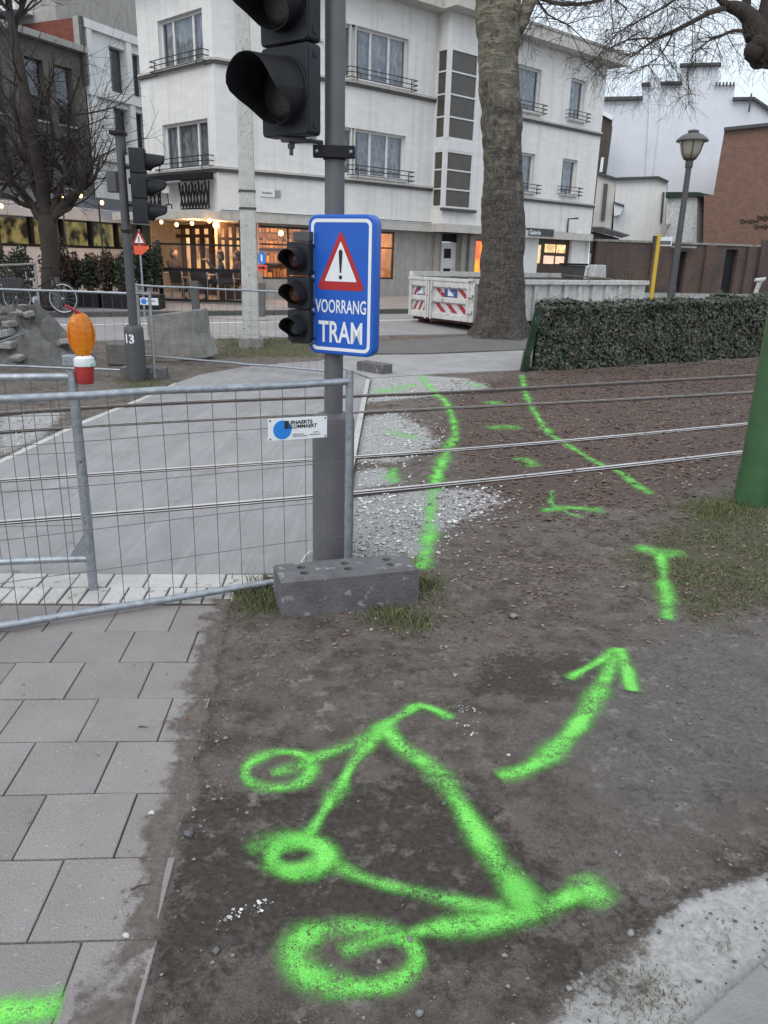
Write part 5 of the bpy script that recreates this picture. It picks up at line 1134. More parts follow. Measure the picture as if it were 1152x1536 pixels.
mb = MB(GL.T); mb.quad((x0_, .24, ZG), (x1_, .24, ZG), (x1_, .24, Z0-.3), (x0_, .24, Z0-.3)); mb.build('lit_room', m_cafe, cd)
mb = MB(GL.T); mb.quad((x0_, .06, ZG), (x1_, .06, ZG), (x1_, .06, Z0-.3), (x0_, .06, Z0-.3)); mb.build('pane', m_clear, cd)
mb = MB(GL.T); xa = FL.at(270, 350, .9)[0]; xb = FL.at(283, 350, .9)[0]; mb.box((xa, .225, 2.0), (xb, .238, 2.3)); mb.build('lit_picture', m_litpane, cd)
mb = MB(GL.T); mb.box((wl-.22, -.1, ZG), (wl+.02, .28, Z0-.3)); mb.build('pillar', m_pinkwall, corner); mb = MB(GL.T); mb.box((-.25, -.1, ZG), (x0_-.1, .28, Z0-.3)); mb.build('pillar', m_pinkwall, corner)
# projecting canopy slab over the cafe with the pulled-in awning frame above it
mb = MB(FL.T); mb.box((-.7, -.85, Z0-.25), (wl+.25, -.145, Z0-.02)); mb.build('canopy', m_band, corner, bevel=.01)
aw = thing('folded_awning', FL.pt(0, -.2, 3.1), 'black folded awning frame with zigzag arms on the side of the corner building', 'awning')
xa, xb = FL.at(212, 290)[0], FL.at(336, 290)[0]; xb = min(xb, wl-.03)
mb = MB(FL.T); mb.box((xa, -.42, 3.66), (xb, -.1, 3.84)); mb.build('cassette', m_black, aw, bevel=.02)
mb = MB(FL.T); mb.box((xa+.3, -.5, 3.60), (xa+(xb-xa)*.72, -.42, 3.65)); mb.build('front_bar', m_alu, aw, bevel=.01)
for nm, u0, u1, k in (('arm', .62, .98, 9), ('arm', -.02, .36, 7)):
    mb = MB(FL.T); z0, z1 = 2.92, 3.62; x0, x1 = xa+(xb-xa)*u0, xa+(xb-xa)*u1; dx = (x1-x0)/k
    for i in range(k):
        x = x0+i*dx; mb.tube([(x, -.24, z1-.1*(i % 2)), (x+dx*1.25, -.26, z0)], .028, 5); mb.tube([(x+dx*1.1, -.22, z1-.06), (x-dx*.15, -.2, z0+.05)], .022, 5)
    mb.tube([(x1, -.22, z1), (x1-.02, -.22, z0), (x0, -.22, z0)], .02, 5); mb.build(nm, m_black, aw)
mb = MB(FL.T); x = xa+(xb-xa)*.48; mb.tube([(x, -.3, 3.6), (x+.06, -.3, 3.05)], .014, 5); mb.tube([(x-.1, -.3, 2.93), (x-.08, -.3, 3.05), (x+.2, -.3, 3.05), (x+.22, -.3, 2.93)], .02, 5); mb.build('crank_rod', m_black, aw)
mb = MB(FL.T); mb.box((x-.14, -.36, 3.36), (x+.2, -.32, 3.55)); mb.build('tag_plate', m_white, aw)

# ------------------------------------------------------------------ houses on the left
U1 = Vector((math.sin(R(25)), math.cos(R(25)))); H1 = Plane((-14.4, 29.1), U1)
rowh = thing('framed_building', (H1.pt(4, 0, 0).x, H1.pt(4, 0, 0).y, .45), 'white building with a framed facade and tall dark windows behind the corner building', 'building')
hs_ = []
for px0, px1, y in ((166, 189, ((68, 78), (142, 137))), (196, 214, ((78, 86), (147, 143))), (174, 193, ((161, 165), (236, 228))), (201, 217, ((168, 171), (240, 235)))):
    s0, s1 = H1.at(px0, 110)[0], H1.at(px1, 110)[0]; z1 = H1.at((px0+px1)/2, (y[0][0]+y[0][1])/2)[1]; z0 = H1.at((px0+px1)/2, (y[1][0]+y[1][1])/2)[1]; hs_.append((s0, s1, z0, z1))
for i in (2, 3): hs_[i] = (hs_[i-2][0], hs_[i-2][1], hs_[i][2], hs_[i][3])
ss = H1.at(131, 150)[0]; zt_ = H1.at(160, 40)[1]
mb = MB(H1.T); wall(mb, ss, ss+9, 0, zt_, hs_, .35); mb.build('facade', m_whitebox, rowh)
for h in hs_: window(rowh, H1.T, h, (), .28, False, m_drip, trans=(.45,), fw=.05)
for s_ in (ss+.25, (hs_[0][1]+hs_[1][0])/2, hs_[1][1]+.35): mb = MB(H1.T); mb.box((s_-.14, -.13, 0), (s_+.14, -.002, zt_-.3)); mb.build('pilaster', m_whitebox, rowh)
for z in (zt_-.32, hs_[0][2]-.35, hs_[2][2]-.35): mb = MB(H1.T); mb.box((ss, -.16, z), (ss+9, -.003, z+.3)); mb.build('cornice', m_whitebox, rowh)
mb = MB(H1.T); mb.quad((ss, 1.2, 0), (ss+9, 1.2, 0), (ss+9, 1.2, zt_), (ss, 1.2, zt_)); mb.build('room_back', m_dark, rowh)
# its party wall facing the lower neighbour: red brick below, grey render above; set-back top floor
zb0 = H1.at(128, 85)[1]; zb1 = H1.at(128, 28)[1]
mb = MB(H1.T); mb.box((ss-.02, .35, 0), (ss+.001, 11, zb1-.002)); mb.build('party_wall', m_redbrick, rowh)
mb = MB(H1.T); mb.box((ss-.05, -.02, zb0-1.2), (ss+.5, .36, zt_+.05)); mb.build('quoin', m_stucco, rowh)
mb = MB(H1.T); mb.box((ss-.02, 1.2, zb1), (ss+9, 11, zb1+4.2)); mb.build('attic_storey', m_stucco, rowh)
mb = MB(H1.T); mb.box((ss-.9, 2.4, zb1+.25), (ss-.05, 8.0, zb1+.45)); mb.build('roof_gutter', m_white, rowh)
mb = MB(H1.T); mb.tube([(ss-.1, -.1, zb0-1.0), (ss-.1, -.1, zt_)], .09, 8); mb.tube([(hs_[1][0]-.2, .9, zt_), (hs_[1][0]-.2, .9, zt_+3)], .06, 6) if False else None; mb.build('downpipe', m_drip, rowh)
dark_h = thing('taupe_house', (H1.pt(1, 0, 0).x, H1.pt(1, 0, 0).y, .45), 'dark taupe house with tall narrow windows standing behind the bare pollarded tree', 'house')
hh = []
ze = H1.at(146, 88)[1]; zm1 = H1.at(95, 100)[1]; zm0 = H1.at(100, 188)[1]; zn1 = H1.at(100, 205)[1]; zn0 = H1.at(100, 282)[1]
for px0, px1 in ((-60, -38), (-14, 8), (43, 70), (86, 112)):
    s0, s1 = H1.at(px0, 150)[0], H1.at(px1, 150)[0]; hh += [(s0, s1, zm0, zm1), (s0, s1, zn0, zn1)]
a, b = H1.at(133, 245)[0], H1.at(148, 245)[0]; a2 = H1.at(136, 245)[0]
mb = MB(H1.T); wall(mb, -9, ss-.06, 2.6, ze, hh, .25, 0); mb.build('facade', m_taupe, dark_h)
for h in hh: window(dark_h, H1.T, h, (), .16, False, m_drip, trans=(.4,), fw=.05, sill=True)
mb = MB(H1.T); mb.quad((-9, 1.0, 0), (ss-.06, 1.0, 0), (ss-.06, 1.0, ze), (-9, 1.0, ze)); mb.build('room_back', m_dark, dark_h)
mb = MB(H1.T); mb.box((-9, -.3, ze), (ss-.06, .3, ze+.22)); mb.build('gutter', m_stucco, dark_h)
mb = MB(H1.T); mb.ext([(-9, .3, ze+.2), (-9, 5.5, ze+1.9), (-9, 11, ze+.2)], (9+ss-.08, 0, 0)); mb.build('roof', m_greyroof, dark_h)

# cafe annex with the white fascia
AN = Plane((-10.55, 21.3), (math.sin(R(20)), math.cos(R(20)))); an = thing('cafe_annex', (-10.5, 21.4, .3), 'low cafe front with a white fascia and dim windows behind the terrace shrubs', 'cafe')
Ln = 7.6; zf1 = AN.at(125, 312)[1]; zf0 = AN.at(125, 331)[1]; zp1 = AN.at(125, 372)[1]
mb = MB(AN.T); mb.box((-2, -.1, zf0), (Ln, .1, zf1)); mb.build('fascia', m_canvas, an, bevel=.01)
mb = MB(AN.T); mb.box((-2, .0, .1), (Ln, .1, zp1)); mb.build('base_panel', m_whitebox, an)
mb = MB(AN.T); 
for k in range(9): x = -2+(Ln+2)*k/8; mb.box((x-.05, -.02, zp1), (x+.05, .12, zf0))
mb.box((-1.95, -.015, zp1+.0), (Ln-.05, .115, zp1+.07)); mb.build('window_frame', m_black, an)
mb = MB(AN.T); mb.quad((-2, .05, zp1), (Ln, .05, zp1), (Ln, .05, zf0), (-2, .05, zf0)); mb.build('pane', m_shopglass, an)
mb = MB(AN.T); mb.quad((-2, 1.3, .1), (Ln, 1.3, .1), (Ln, 1.3, zf0), (-2, 1.3, zf0)); mb.build('lit_room', m_litdim, an)
mb = MB(AN.T); mb.ext([(-2, .1, zf1-.05), (-2, .3, AN.at(125, 292)[1]), (-2, 5, AN.at(125, 292)[1]+.4), (-2, 5, zf1-.05)], (Ln+2, 0, 0)); mb.build('roof', m_greyroof, an)
mb = MB(AN.T)
for k in range(26):                            # red drawing strokes on the white base panels
    x = random.uniform(-.5, Ln-.4); z = random.uniform(.75, zp1-.1); mb.box((x, -.012, z), (x+random.uniform(.08, .3), -.002, z+random.uniform(.04, .2)))
tag(mb.build('panel_drawing', mat('faded_red', (.45, .19, .17), (.6, .42, .4), 9, .8), an), kind='stuff')
mb = MB(AN.T); mb.quad((Ln, -.1, 0), (Ln, 5, 0), (Ln, 5, zf1), (Ln, -.1, zf1)); mb.build('end_wall', m_stucco, an)
# planters with shrubs along the terrace
def leafcloud(n, ctr, rad, size, up=0, flat_=1.0):
    c = rng.normal(0, 1, (n, 3)); c /= np.linalg.norm(c, axis=1)[:, None]; c *= (rng.random(n)**.45)[:, None]; c = c*np.array(rad)+np.array(ctr)
    a = rng.normal(0, 1, (n, 3)); a /= np.linalg.norm(a, axis=1)[:, None]; b = np.cross(a, rng.normal(0, 1, (n, 3))); b /= np.linalg.norm(b, axis=1)[:, None]
    s_ = (size*rng.uniform(.6, 1.3, n))[:, None]; P = np.stack([c-a*s_, c+b*s_*.5, c+a*s_, c-b*s_*.5], 1); return P
def leafobj(name, P, mt, parent=None, kind=None):
    n = len(P); F = (np.arange(4)[None]+(np.arange(n)*4)[:, None]); off = ROOT[parent.name] if parent else Vector((0, 0, 0))
    o = rawmesh(name, (P-np.array(off)).reshape(-1, 3), F, mt, kind)
    if parent: o.parent = parent; ROOT[o.name] = off
    return o
shr = [(-8, 408, .9, 1.25, 0), (34, 415, .8, 1.0, 0), (88, 402, .85, 1.2, 1), (110, 415, .6, .85, 1), (136, 412, .6, .85, 0), (160, 408, .55, .95, 1), (185, 412, .55, .9, 0), (215, 404, .55, 1.25, 0), (234, 410, .5, 1.15, 0)]
lbs = ['dense dark shrub at the far left of the cafe terrace', 'dark low shrub behind the bicycle saddle', 'russet twiggy shrub beside the pollarded tree trunk', 'low russet shrub right of the tree trunk', 'thin dark green shrub in the middle of the terrace planters', 'russet brown shrub left of the far grey signal pole', 'dark shrub right behind the far grey signal pole', 'tall dark conical shrub left of the glass screen', 'dark evergreen shrub touching the glass screen post']
for (px, py, w_, h_, kk), lb in zip(shr, lbs):
    y_ = 20.3 if px < 200 else 21.6; p = PY(px, 445, y_); zg = base(y_)+.13
    sh = thing('terrace_shrub', (p.x, y_, zg), lb, 'shrub', 'shrubs along the cafe terrace')
    leafobj('foliage', np.concatenate([leafcloud(900, (p.x, y_, zg+.35+h_*.5), (w_*.5, .4, h_*.5), .055), leafcloud(260, (p.x+.1, y_-.05, zg+.35+h_*.75), (w_*.3, .3, h_*.42), .05)]), m_shrubred if kk else m_shrub, sh)
    mb = MB()
    for k in range(7): mb.tube([(p.x+random.uniform(-.1, .1), y_, zg+.3), (p.x+random.uniform(-.4, .4)*w_, y_+random.uniform(-.2, .2), zg+.35+h_*random.uniform(.7, 1.1))], [.018, .005], 5)
    mb.build('stem', m_twig, sh)
for i, (pa, pb_) in enumerate(((-30, 58), (62, 148), (152, 238))):
    y_ = 20.0; a, b = PY(pa, 450, y_), PY(pb_, 450, y_); zg = base(y_)+.12; mb = MB(); mb.box((a.x, y_-.02, zg), (b.x, y_+.6, zg+.36)); pl_ = thing('planter_box', (a.x, y_, zg), ['long black planter box behind the bicycle wheels', 'long black planter box in the middle of the cafe terrace', 'long black planter box ending at the glass screen'][i], 'planter', 'black terrace planters'); mb.build('box', m_black, pl_, bevel=.01)
    mb = MB(); mb.box((a.x+.03, y_+.02, zg+.361), (b.x-.03, y_+.56, zg+.366)); mb.build('soil', m_soil, pl_)

# terrace: glass screen, tables, chairs, seated people, bulbs
wy = 22.0; zg = base(wy)+.13
wsl, wsr = PY(243, 447, wy), PY(366, 447, wy); zt2 = Zat(wsl.x, wy, 364); zm = Zat((wsl.x+wsr.x)/2, wy, 405.5)
ws = thing('glass_screen', (wsl.x, wy, zg), 'black framed glass wind screen round the cafe terrace under the canopy', 'wind screen')
mb = MB()
mb.box((wsl.x-.05, wy-.04, zg), (wsl.x+.05, wy+.04, zt2)); mb.build('post', m_black, ws)
mb = MB(); mb.box((wsr.x-.07, wy-.05, zg), (wsr.x+.07, wy+.05, Z0-.26)); mb.build('post', m_black, ws)
for z, h_ in ((zt2-.05, .05), (zm-.04, .09), (zg+.04, .06)): mb = MB(); mb.box((wsl.x+.051, wy-.025, z), (wsr.x-.071, wy+.025, z+h_)); mb.build('rail', m_black, ws)
mb = MB(); mb.quad((wsl.x+.05, wy, zg+.1), (wsr.x-.07, wy, zg+.1), (wsr.x-.07, wy, zt2-.04), (wsl.x+.05, wy, zt2-.04)); mb.build('pane', m_clear, ws)
def cafe_table(px, y_, label):
    p = PY(px, 430, y_); z = base(y_)+.13; t_ = thing('cafe_table', (p.x, y_, z), label, 'table', 'cafe tables behind the screen')
    mb = MB(); mb.lathe([(.34, .70), (.35, .705), (.35, .73), (.34, .735)], (p.x, y_, z), 20); mb.build('table_top', m_alu, t_, smooth=30)
    mb = MB(); mb.tube([(p.x, y_, z+.02), (p.x, y_, z+.7)], .025, 8); mb.build('pedestal', m_alu, t_); mb = MB(); mb.lathe([(.22, 0), (.22, .015), (.05, .03)], (p.x, y_, z), 16); mb.build('foot', m_alu, t_); return p
def cafe_chair(px, y_, yaw_, label):
    p = PY(px, 435, y_); z = base(y_)+.13; c_ = thing('cafe_chair', (p.x, y_, z), label, 'chair', 'cafe chairs behind the screen'); T = frame((p.x, y_, z), yaw_)
    mb = MB(T); mb.box((-.22, -.22, .43), (.22, .2, .46)); mb.build('seat', m_chair, c_, bevel=.01)
    mb = MB(T); mb.ext([(-.2, .2, .48), (.2, .2, .48), (.22, .26, .82), (-.22, .26, .82)], (0, .02, 0)); mb.build('backrest', m_chair, c_)
    mb = MB(T); mb.tube([(-.24, .2, 0), (-.24, .21, .45), (-.25, .28, .83), (-.2, .3, .86), (.2, .3, .86), (.25, .28, .83), (.24, .21, .45), (.24, .2, 0)], .014, 6); mb.build('back_frame', m_alu, c_, smooth=60)
    for sx_ in (-1, 1): mb = MB(T); mb.tube([(.24*sx_, -.2, 0), (.25*sx_, -.21, .64), (.25*sx_, .24, .66)], .014, 6); mb.build('leg', m_alu, c_, smooth=60)
    return p
tp1 = cafe_table(257, 22.9, 'round metal cafe table at the left behind the glass screen'); tp2 = cafe_table(311, 22.7, 'round metal cafe table with a glowing candle behind the glass screen')
cafe_chair(274, 22.5, R(150), 'metal framed cafe chair beside the left table'); cafe_chair(297, 22.45, R(200), 'metal framed cafe chair left of the candle table'); cafe_chair(345, 22.4, R(165), 'metal framed cafe chair nearest the right screen post')
cf = thing('candle_jar', (tp2.x-.1, 22.6, base(22.7)+.866), 'small glowing candle jar on the round cafe table', 'candle'); mb = MB(); mb.lathe([(.035, .0), (.04, .03), (.038, .09)], (tp2.x-.1, 22.6, base(22.7)+.868), 10); mb.build('jar', m_bulb, cf)
def skinbody(name, V, Ed, rad, mt, parent):
    me = bpy.data.meshes.new(name); off = ROOT[parent.name]; me.from_pydata([tuple(Vector(v)-off) for v in V], Ed, []); o = bpy.data.objects.new(name, me); C.objects.link(o); o.parent = parent; ROOT[o.name] = off
    sk = o.modifiers.new('skin', 'SKIN'); sk.use_smooth_shade = True
    for i, r in enumerate(rad): me.skin_vertices[0].data[i].radius = (r, r)
    me.skin_vertices[0].data[0].use_root = True
    sb_ = o.modifiers.new('sub', 'SUBSURF'); sb_.levels = 1; sb_.render_levels = 2; me.materials.append(mt); return o
def seated(px, y_, yaw_, coat, label, arm_up=False):
    p = PY(px, 430, y_); z = base(y_)+.13; r = thing('person', (p.x, y_, z), label, 'person'); T = frame((p.x, y_, z), yaw_); q = lambda *a: T @ Vector(a)
    # one continuous body: pelvis root, spine, neck, head core, arms, legs; sitting with the seat at .46
    V = [q(0, 0, .54), q(0, .02, .74), q(0, .01, .95), q(0, -.01, 1.05), q(0, -.03, 1.14), q(.10, 0, .53), q(.12, -.40, .53), q(.12, -.42, .28), q(.12, -.44, .06), q(.12, -.56, .03), q(-.10, 0, .53), q(-.12, -.40, .53), q(-.12, -.42, .28), q(-.12, -.44, .06), q(-.12, -.56, .03),
         q(.19, .0, 1.0), q(.24, -.08, .76), q(.16, -.32, .78 if not arm_up else .98), q(.12, -.40, .80 if not arm_up else 1.12), q(-.19, 0, 1.0), q(-.24, -.08, .76), q(-.16, -.32, .78), q(-.12, -.40, .80)]
    Ed = [(0, 1), (1, 2), (2, 3), (3, 4), (0, 5), (5, 6), (6, 7), (7, 8), (8, 9), (0, 10), (10, 11), (11, 12), (12, 13), (13, 14), (2, 15), (15, 16), (16, 17), (17, 18), (2, 19), (19, 20), (20, 21), (21, 22)]
    rad = [.14, .135, .15, .065, .055, .095, .07, .055, .042, .04, .095, .07, .055, .042, .04, .07, .05, .038, .03, .07, .05, .038, .03]
    skinbody('body', V, Ed, rad, coat, r)
    mb = MB(T); mb.ball((0, -.04, 1.25), .098, 14, 10, (.82, .95, 1.18)); mb.ball((0, -.135, 1.235), .018, 6, 5); mb.ball((.078, -.03, 1.24), .02, 6, 5); mb.ball((-.078, -.03, 1.24), .02, 6, 5)
    mb.build('head', m_skin, r, smooth=180); mb = MB(T); mb.ball((0, -.015, 1.285), .108, 14, 9, (.86, .95, .98)); mb.ball((0, .05, 1.2), .085, 10, 8, (.9, .6, 1.2)); mb.build('hair', m_hair, r, smooth=180)
    for sx_ in (1, -1):
        zz = .80 if sx_ < 0 or not arm_up else 1.13; mb = MB(T); mb.ball((.115*sx_, -.44, zz), .038, 8, 6, (.8, 1.1, .5))
        for k in range(4): mb.tube([(.115*sx_+(k-1.5)*.018, -.47, zz), (.115*sx_+(k-1.5)*.02, -.52+.006*abs(k-1.5), zz-.006), (.112*sx_+(k-1.5)*.018, -.545+.008*abs(k-1.5), zz-.022)], [.009, .0085, .006], 5)
        mb.tube([(.115*sx_-.03*sx_, -.43, zz), (.115*sx_-.055*sx_, -.47, zz-.005)], [.010, .008], 5); mb.build('hand', m_skin, r, smooth=180)
seated(333, 22.7, R(-75), m_coat, 'person in a dark coat seated at the candle table, turned left', True)
seated(263, 23.3, R(60), m_coat, 'person in dark clothes seated at the left cafe table')
seated(358, 22.75, R(-100), m_coat2, 'person in a rust brown coat seated by the right screen post')
def bulbs(name, pts, label, r):
    sl_ = thing(name, pts[0], label, 'string lights'); mb = MB()
    P = []
    for i in range(len(pts)-1):
        for k in range(6): f = k/6; q = Vector(pts[i])*(1-f)+Vector(pts[i+1])*f; P.append(q+Vector((0, 0, .09-.22*4*f*(1-f)*.3)))
    P.append(Vector(pts[-1])+Vector((0, 0, .09))); mb.tube(P, .008, 5); mb.build('cable', m_black, sl_)
    for i, p in enumerate(pts): rr = r[i] if isinstance(r, list) else r; mb = MB(); mb.ball((p[0], p[1], p[2]), rr, 10, 8, (1, 1, 1.15)); mb.build('bulb', m_bulb, sl_)
bulbs('string_lights', [tuple(PY(px, py, 20.9)) for px, py in ((2, 309), (32, 306.5), (65, 303.5), (95, 298), (121, 293.5), (153, 304))], 'string of warm bulbs hanging across the tree in front of the white fascia', .046)
bulbs('canopy_lights', [tuple(PY(px, py, 22.3)) for px, py in ((242, 333), (265, 337), (288, 335), (314, 331), (324, 337.5))], 'row of warm bulbs under the canopy above the cafe terrace', [.045, .05, .05, .055, .085])
plight(PY(290, 340, 22.8), 60, (1, .5, .2), .15); plight(PY(325, 340, 23.0), 50, (1, .5, .2), .15)
for px, y_, zt_ in ((104, 20.7, 298), (157, 20.7, 306)):
    p = PY(px, 400, y_); mb = MB(); mb.tube([(p.x, y_, base(y_)+.1), (p.x-.02, y_, Zat(p.x, y_, zt_))], .022, 6); tag(mb.build('light_post', m_twig if px == 157 else m_wood, loc=p), 'slim pale post holding the string of bulbs beside the tree' if px < 120 else 'slim dark post holding the right end of the string of bulbs', 'post')

# ------------------------------------------------------------------ middle distance, left: far signal, fences, blocks, rubble, bicycle, masts
lp = GT(206, 569); lx, ly = lp.x, lp.y; lz0 = lp.z
sp_ = thing('traffic_signal', (lx, ly, lz0), 'slim grey signal pole beyond the crossing with a thick foot and a side-on dark head', 'traffic signal')
zf = Zat(lx, ly, 487); ztp = Zat(lx, ly, 203)
mb = MB(); mb.tube([(lx, ly, zf-.05), (lx, ly, ztp)], [.062, .055], 18); mb.build('pole', m_poledark, sp_, smooth=40)
mb = MB(); mb.lathe([(.132, -.05), (.132, zf-lz0-.10), (.125, zf-lz0-.04), (.09, zf-lz0-.005), (.062, zf-lz0)], (lx, ly, lz0), 24); ft = mb.build('pole_foot', m_poledark, sp_, smooth=40)
mb = MB(); mb.box((lx-.11, ly-.09, ztp), (lx+.08, ly+.09, ztp+.05)); mb.build('pole_cap', m_black, sp_, bevel=.01)
pa_ = PY(233, 318, ly); pc_ = PY(233, 243, ly); sc3 = (pc_.z-pa_.z)/2
h3 = signal_head(sp_, (PY(222, 300, ly).x, ly-.02, pa_.z), R(101), .095, sc3, .25, .19, .23, [m_lensgreen, m_lensamber, m_lensred], cut=.3)
for zq in (.25, 1.75): mb = MB(); mb.tube([(lx, ly, pa_.z+sc3*zq), (PY(212, 300, ly).x, ly, pa_.z+sc3*zq)], .018, 6); mb.build('bracket', m_black, sp_)
mb = MB(); mb.box((lx-.20, ly-.05, pa_.z+sc3*.75), (lx-.07, ly+.1, pa_.z+sc3*1.6)); mb.build('junction_box', m_poledark, sp_, bevel=.01)
mb = MB(); zb3 = Zat(lx, ly, 347); mb.lathe([(.066, -.02), (.066, .02)], (lx, ly, zb3), 14); mb.box((lx+.05, ly-.06, zb3-.02), (lx+.12, ly-.03, zb3+.02)); mb.build('clamp', m_black, sp_)
# number painted on the foot: two digits, "13"
T = frame((lx, ly, 0), R(-18)); zc_ = Zat(lx, ly, 507)
for txt, px in (('1', -.035), ('3', .045)):
    vs, fs = textmesh(txt, .165, 1, .006); mb = MB(); P = []
    for v in vs: a = (px+v[0])/.134; P.append(T @ Vector((.134*math.sin(a), -.134*math.cos(a), zc_+v[1])))
    mb.add(P, fs); mb.build('number', m_white, ft)
# far fence panels
def topfence(pxa, pya_top, pxb, pyb_top, z1, z0, label, seed, posts=(0, 1), hz=4, st=.14):
    a = G(pxa, pya_top, z1); b = G(pxb, pyb_top, z1)
    return fence_panel((a.x, a.y, 0), (b.x, b.y, 0), z0, z1, label, 'galvanised fence panels', posts=posts, rt=.017, seed=seed, hz=hz, step=st, wire=.002)
H4 = 1.18
topfence(-60, 432, 224, 441, H4, .10, 'mesh fence panel across the far side, in front of the rubble and bicycle', 21)
topfence(205, 428, 492, 441, H4+.04, .10, 'mesh fence panel across the far side, in front of the concrete block', 22, posts=(0, 1))
a = G(205, 428, H4+.04)
topfence(-70, 401, 52, 395.5, 1.5, .45, 'taller mesh fence panel behind the rubble at the left edge', 23, posts=(0, 1), hz=3)
pp = G(225, 452, .98); T = frame((pp.x, pp.y-.05, .98), R(-4)); fp2 = thing('company_plate', (pp.x, pp.y-.05, .98), 'small white plate with a blue dot on the far fence beside the grey signal pole', 'sign')
mb = MB(T); mb.box((-.15, 0, -.055), (.15, .004, .055)); mb.build('plate', m_white, fp2); mb = MB(T); mb.add([(-.085+.045*math.cos(a/20*6.283), -.001, .045*math.sin(a/20*6.283)) for a in range(20)], [tuple(range(20))]); mb.build('blue_dot', m_bluedot, fp2)
mb = MB(T); word(mb, 'LENAERTS', .03, .022, .12, .016, -.001, .02); mb.build('lettering', m_blackp, fp2); mb = MB(T); word(mb, 'BLOMMAERT', .04, .002, .14, .016, -.001, .02); mb.build('lettering', m_blackp, fp2)
block(0, 0, .62, .2, .15, R(5), 'dark fence foot block behind the far grey signal pole', loc=GT(214, 567)+Vector((0, .10, 0)), holes=False)
a, b = GT(537, 556), GT(586, 563); block(0, 0, .55, .20, .15, math.atan2(b.y-a.y, b.x-a.x)-.12, 'dark fence foot block beyond the crossing, below the blue sign', loc=(a+b)/2+Vector((0, .12, 0)))
cb_ = GT(186, 548); mb = MB(frame(cb_, R(4))); mb.box((-.27, -.0, 0), (.27, .35, .33)); tag(mb.build('concrete_block', m_concd, bevel=.02, loc=cb_), 'squat dark concrete block left of the far signal pole foot', 'concrete block')
# big weathered concrete barrier piece, flared foot to the right
q0 = GT(262, 541); yb = q0.y; OL = [(219, 474), (288, 465), (291, 482), (293, 502), (300, 520), (307, 538), (262, 543), (232, 545), (226, 522), (221, 500)]
mb = MB(); pts = [PY(x, y, yb) for x, y in OL]; mb.ext([tuple(p) for p in pts], (.12, .62, 0)); tag(mb.build('concrete_barrier', m_conc, bevel=.025, loc=q0), 'big weathered concrete barrier piece with a flared foot behind the far fence', 'barrier')
# rubble heap with boards
rc = GT(10, 545); rh = thing('rubble_heap', (rc.x, rc.y+.8, rc.z), 'heap of grey rubble and soil at the left edge behind the far fence', 'rubble heap')
n = 40; mb = MB(); c0 = Vector((rc.x-.1, rc.y+.75)); vs = []
for i in range(n):
    for j in range(n):
        u, v = i/(n-1)*2-1, j/(n-1)*2-1; x, y = c0.x+u*1.25, c0.y+v*.95; d_ = math.sqrt(u*u+v*v); h_ = max(0, 1-d_)**.75*.98
        nz_ = float(fbm(np.array([x]), np.array([y]), 4.5, 41, 4)[0])-.5; vs.append((x, y, rc.z-.06+h_*(1+nz_*.9)+(nz_*.12 if h_ > 0 else 0)))
mb.add(vs, [(i*n+j, (i+1)*n+j, (i+1)*n+j+1, i*n+j+1) for i in range(n-1) for j in range(n-1)]); mb.build('soil', m_concd, rh)
for k in range(16):
    u, v = random.uniform(-.2, .75), random.uniform(-.95, -.1); d_ = math.sqrt(u*u+v*v)
    if d_ > .97: continue
    c = Vector((c0.x+u*1.25, c0.y+v*.95, rc.z+max(0, 1-d_)**.75*.98)); s_ = random.uniform(.05, .15); T = Matrix.Translation(c) @ Matrix.Rotation(random.uniform(0, 3), 4, 'Z') @ Matrix.Rotation(random.uniform(-.6, .6), 4, 'X'); mb = MB(T); mb.box((-s_, -s_*.7, -s_*.4), (s_, s_*.7, s_*.4)); mb.build('slab_chunk', random.choice([m_conc, m_concd, m_path]), rh, bevel=.02)
for (px, py), an, lb in (((66, 505), .25, 'topmost grey board on the right slope of the rubble heap'), ((64, 511), .05, 'middle grey board on the right slope of the rubble heap'), ((70, 517), -.12, 'lowest grey board at the foot of the rubble heap')):
    p = PY(px, py, rc.y+.55); T = frame(p, an) ; mb = MB(T @ Matrix.Rotation(R(9), 4, 'Y')); mb.box((-.22, -.06, -.018), (.22, .06, .018)); tag(mb.build('board', m_wood, bevel=.004, loc=p), lb, 'board', 'boards on the rubble heap')
# bicycle on the far pavement
by = 18.6; bw1, bw2 = PY(95, 449, by), PY(24, 451, by); wr = bw1.z-(base(by)+.13)-.0; wr = .345; gz = base(by)+.128
bz = gz+wr; bike = thing('bicycle', ((bw1.x+bw2.x)/2, by, gz), 'dark bicycle with pale rims parked on the pavement behind the far fence', 'bicycle')
F = Vector((bw1.x, by, bz)); Rr = Vector((bw1.x-1.08, by, bz))
for nm, c in (('wheel', F), ('wheel', Rr)):
    mb = MB(); ring = [(c.x+wr*math.cos(a/36*6.2832), by, c.z+wr*math.sin(a/36*6.2832)) for a in range(37)]; mb.tube(ring, .019, 8, False); wh = mb.build(nm, m_tyre, bike, smooth=180)
    mb = MB(); ring = [(c.x+(wr-.03)*math.cos(a/36*6.2832), by, c.z+(wr-.03)*math.sin(a/36*6.2832)) for a in range(37)]; mb.tube(ring, .013, 6, False); mb.build('rim', m_alu, wh, smooth=180)
    mb = MB(); mb.tube([(c.x, by-.05, c.z), (c.x, by+.05, c.z)], .022, 8)
    for a in range(14): q = a/14*6.2832; mb.tube([(c.x, by+.02*(-1)**a, c.z), (c.x+(wr-.035)*math.cos(q), by, c.z+(wr-.035)*math.sin(q))], .0018, 4, False)
    mb.build('spokes', m_alu, wh)
BBk = Vector((Rr.x+.46, by, bz-.05)); St = Vector((Rr.x+.28, by, gz+.86)); Hd = Vector((F.x-.20, by, gz+.84)); Hb = Vector((F.x-.14, by, gz+.62))
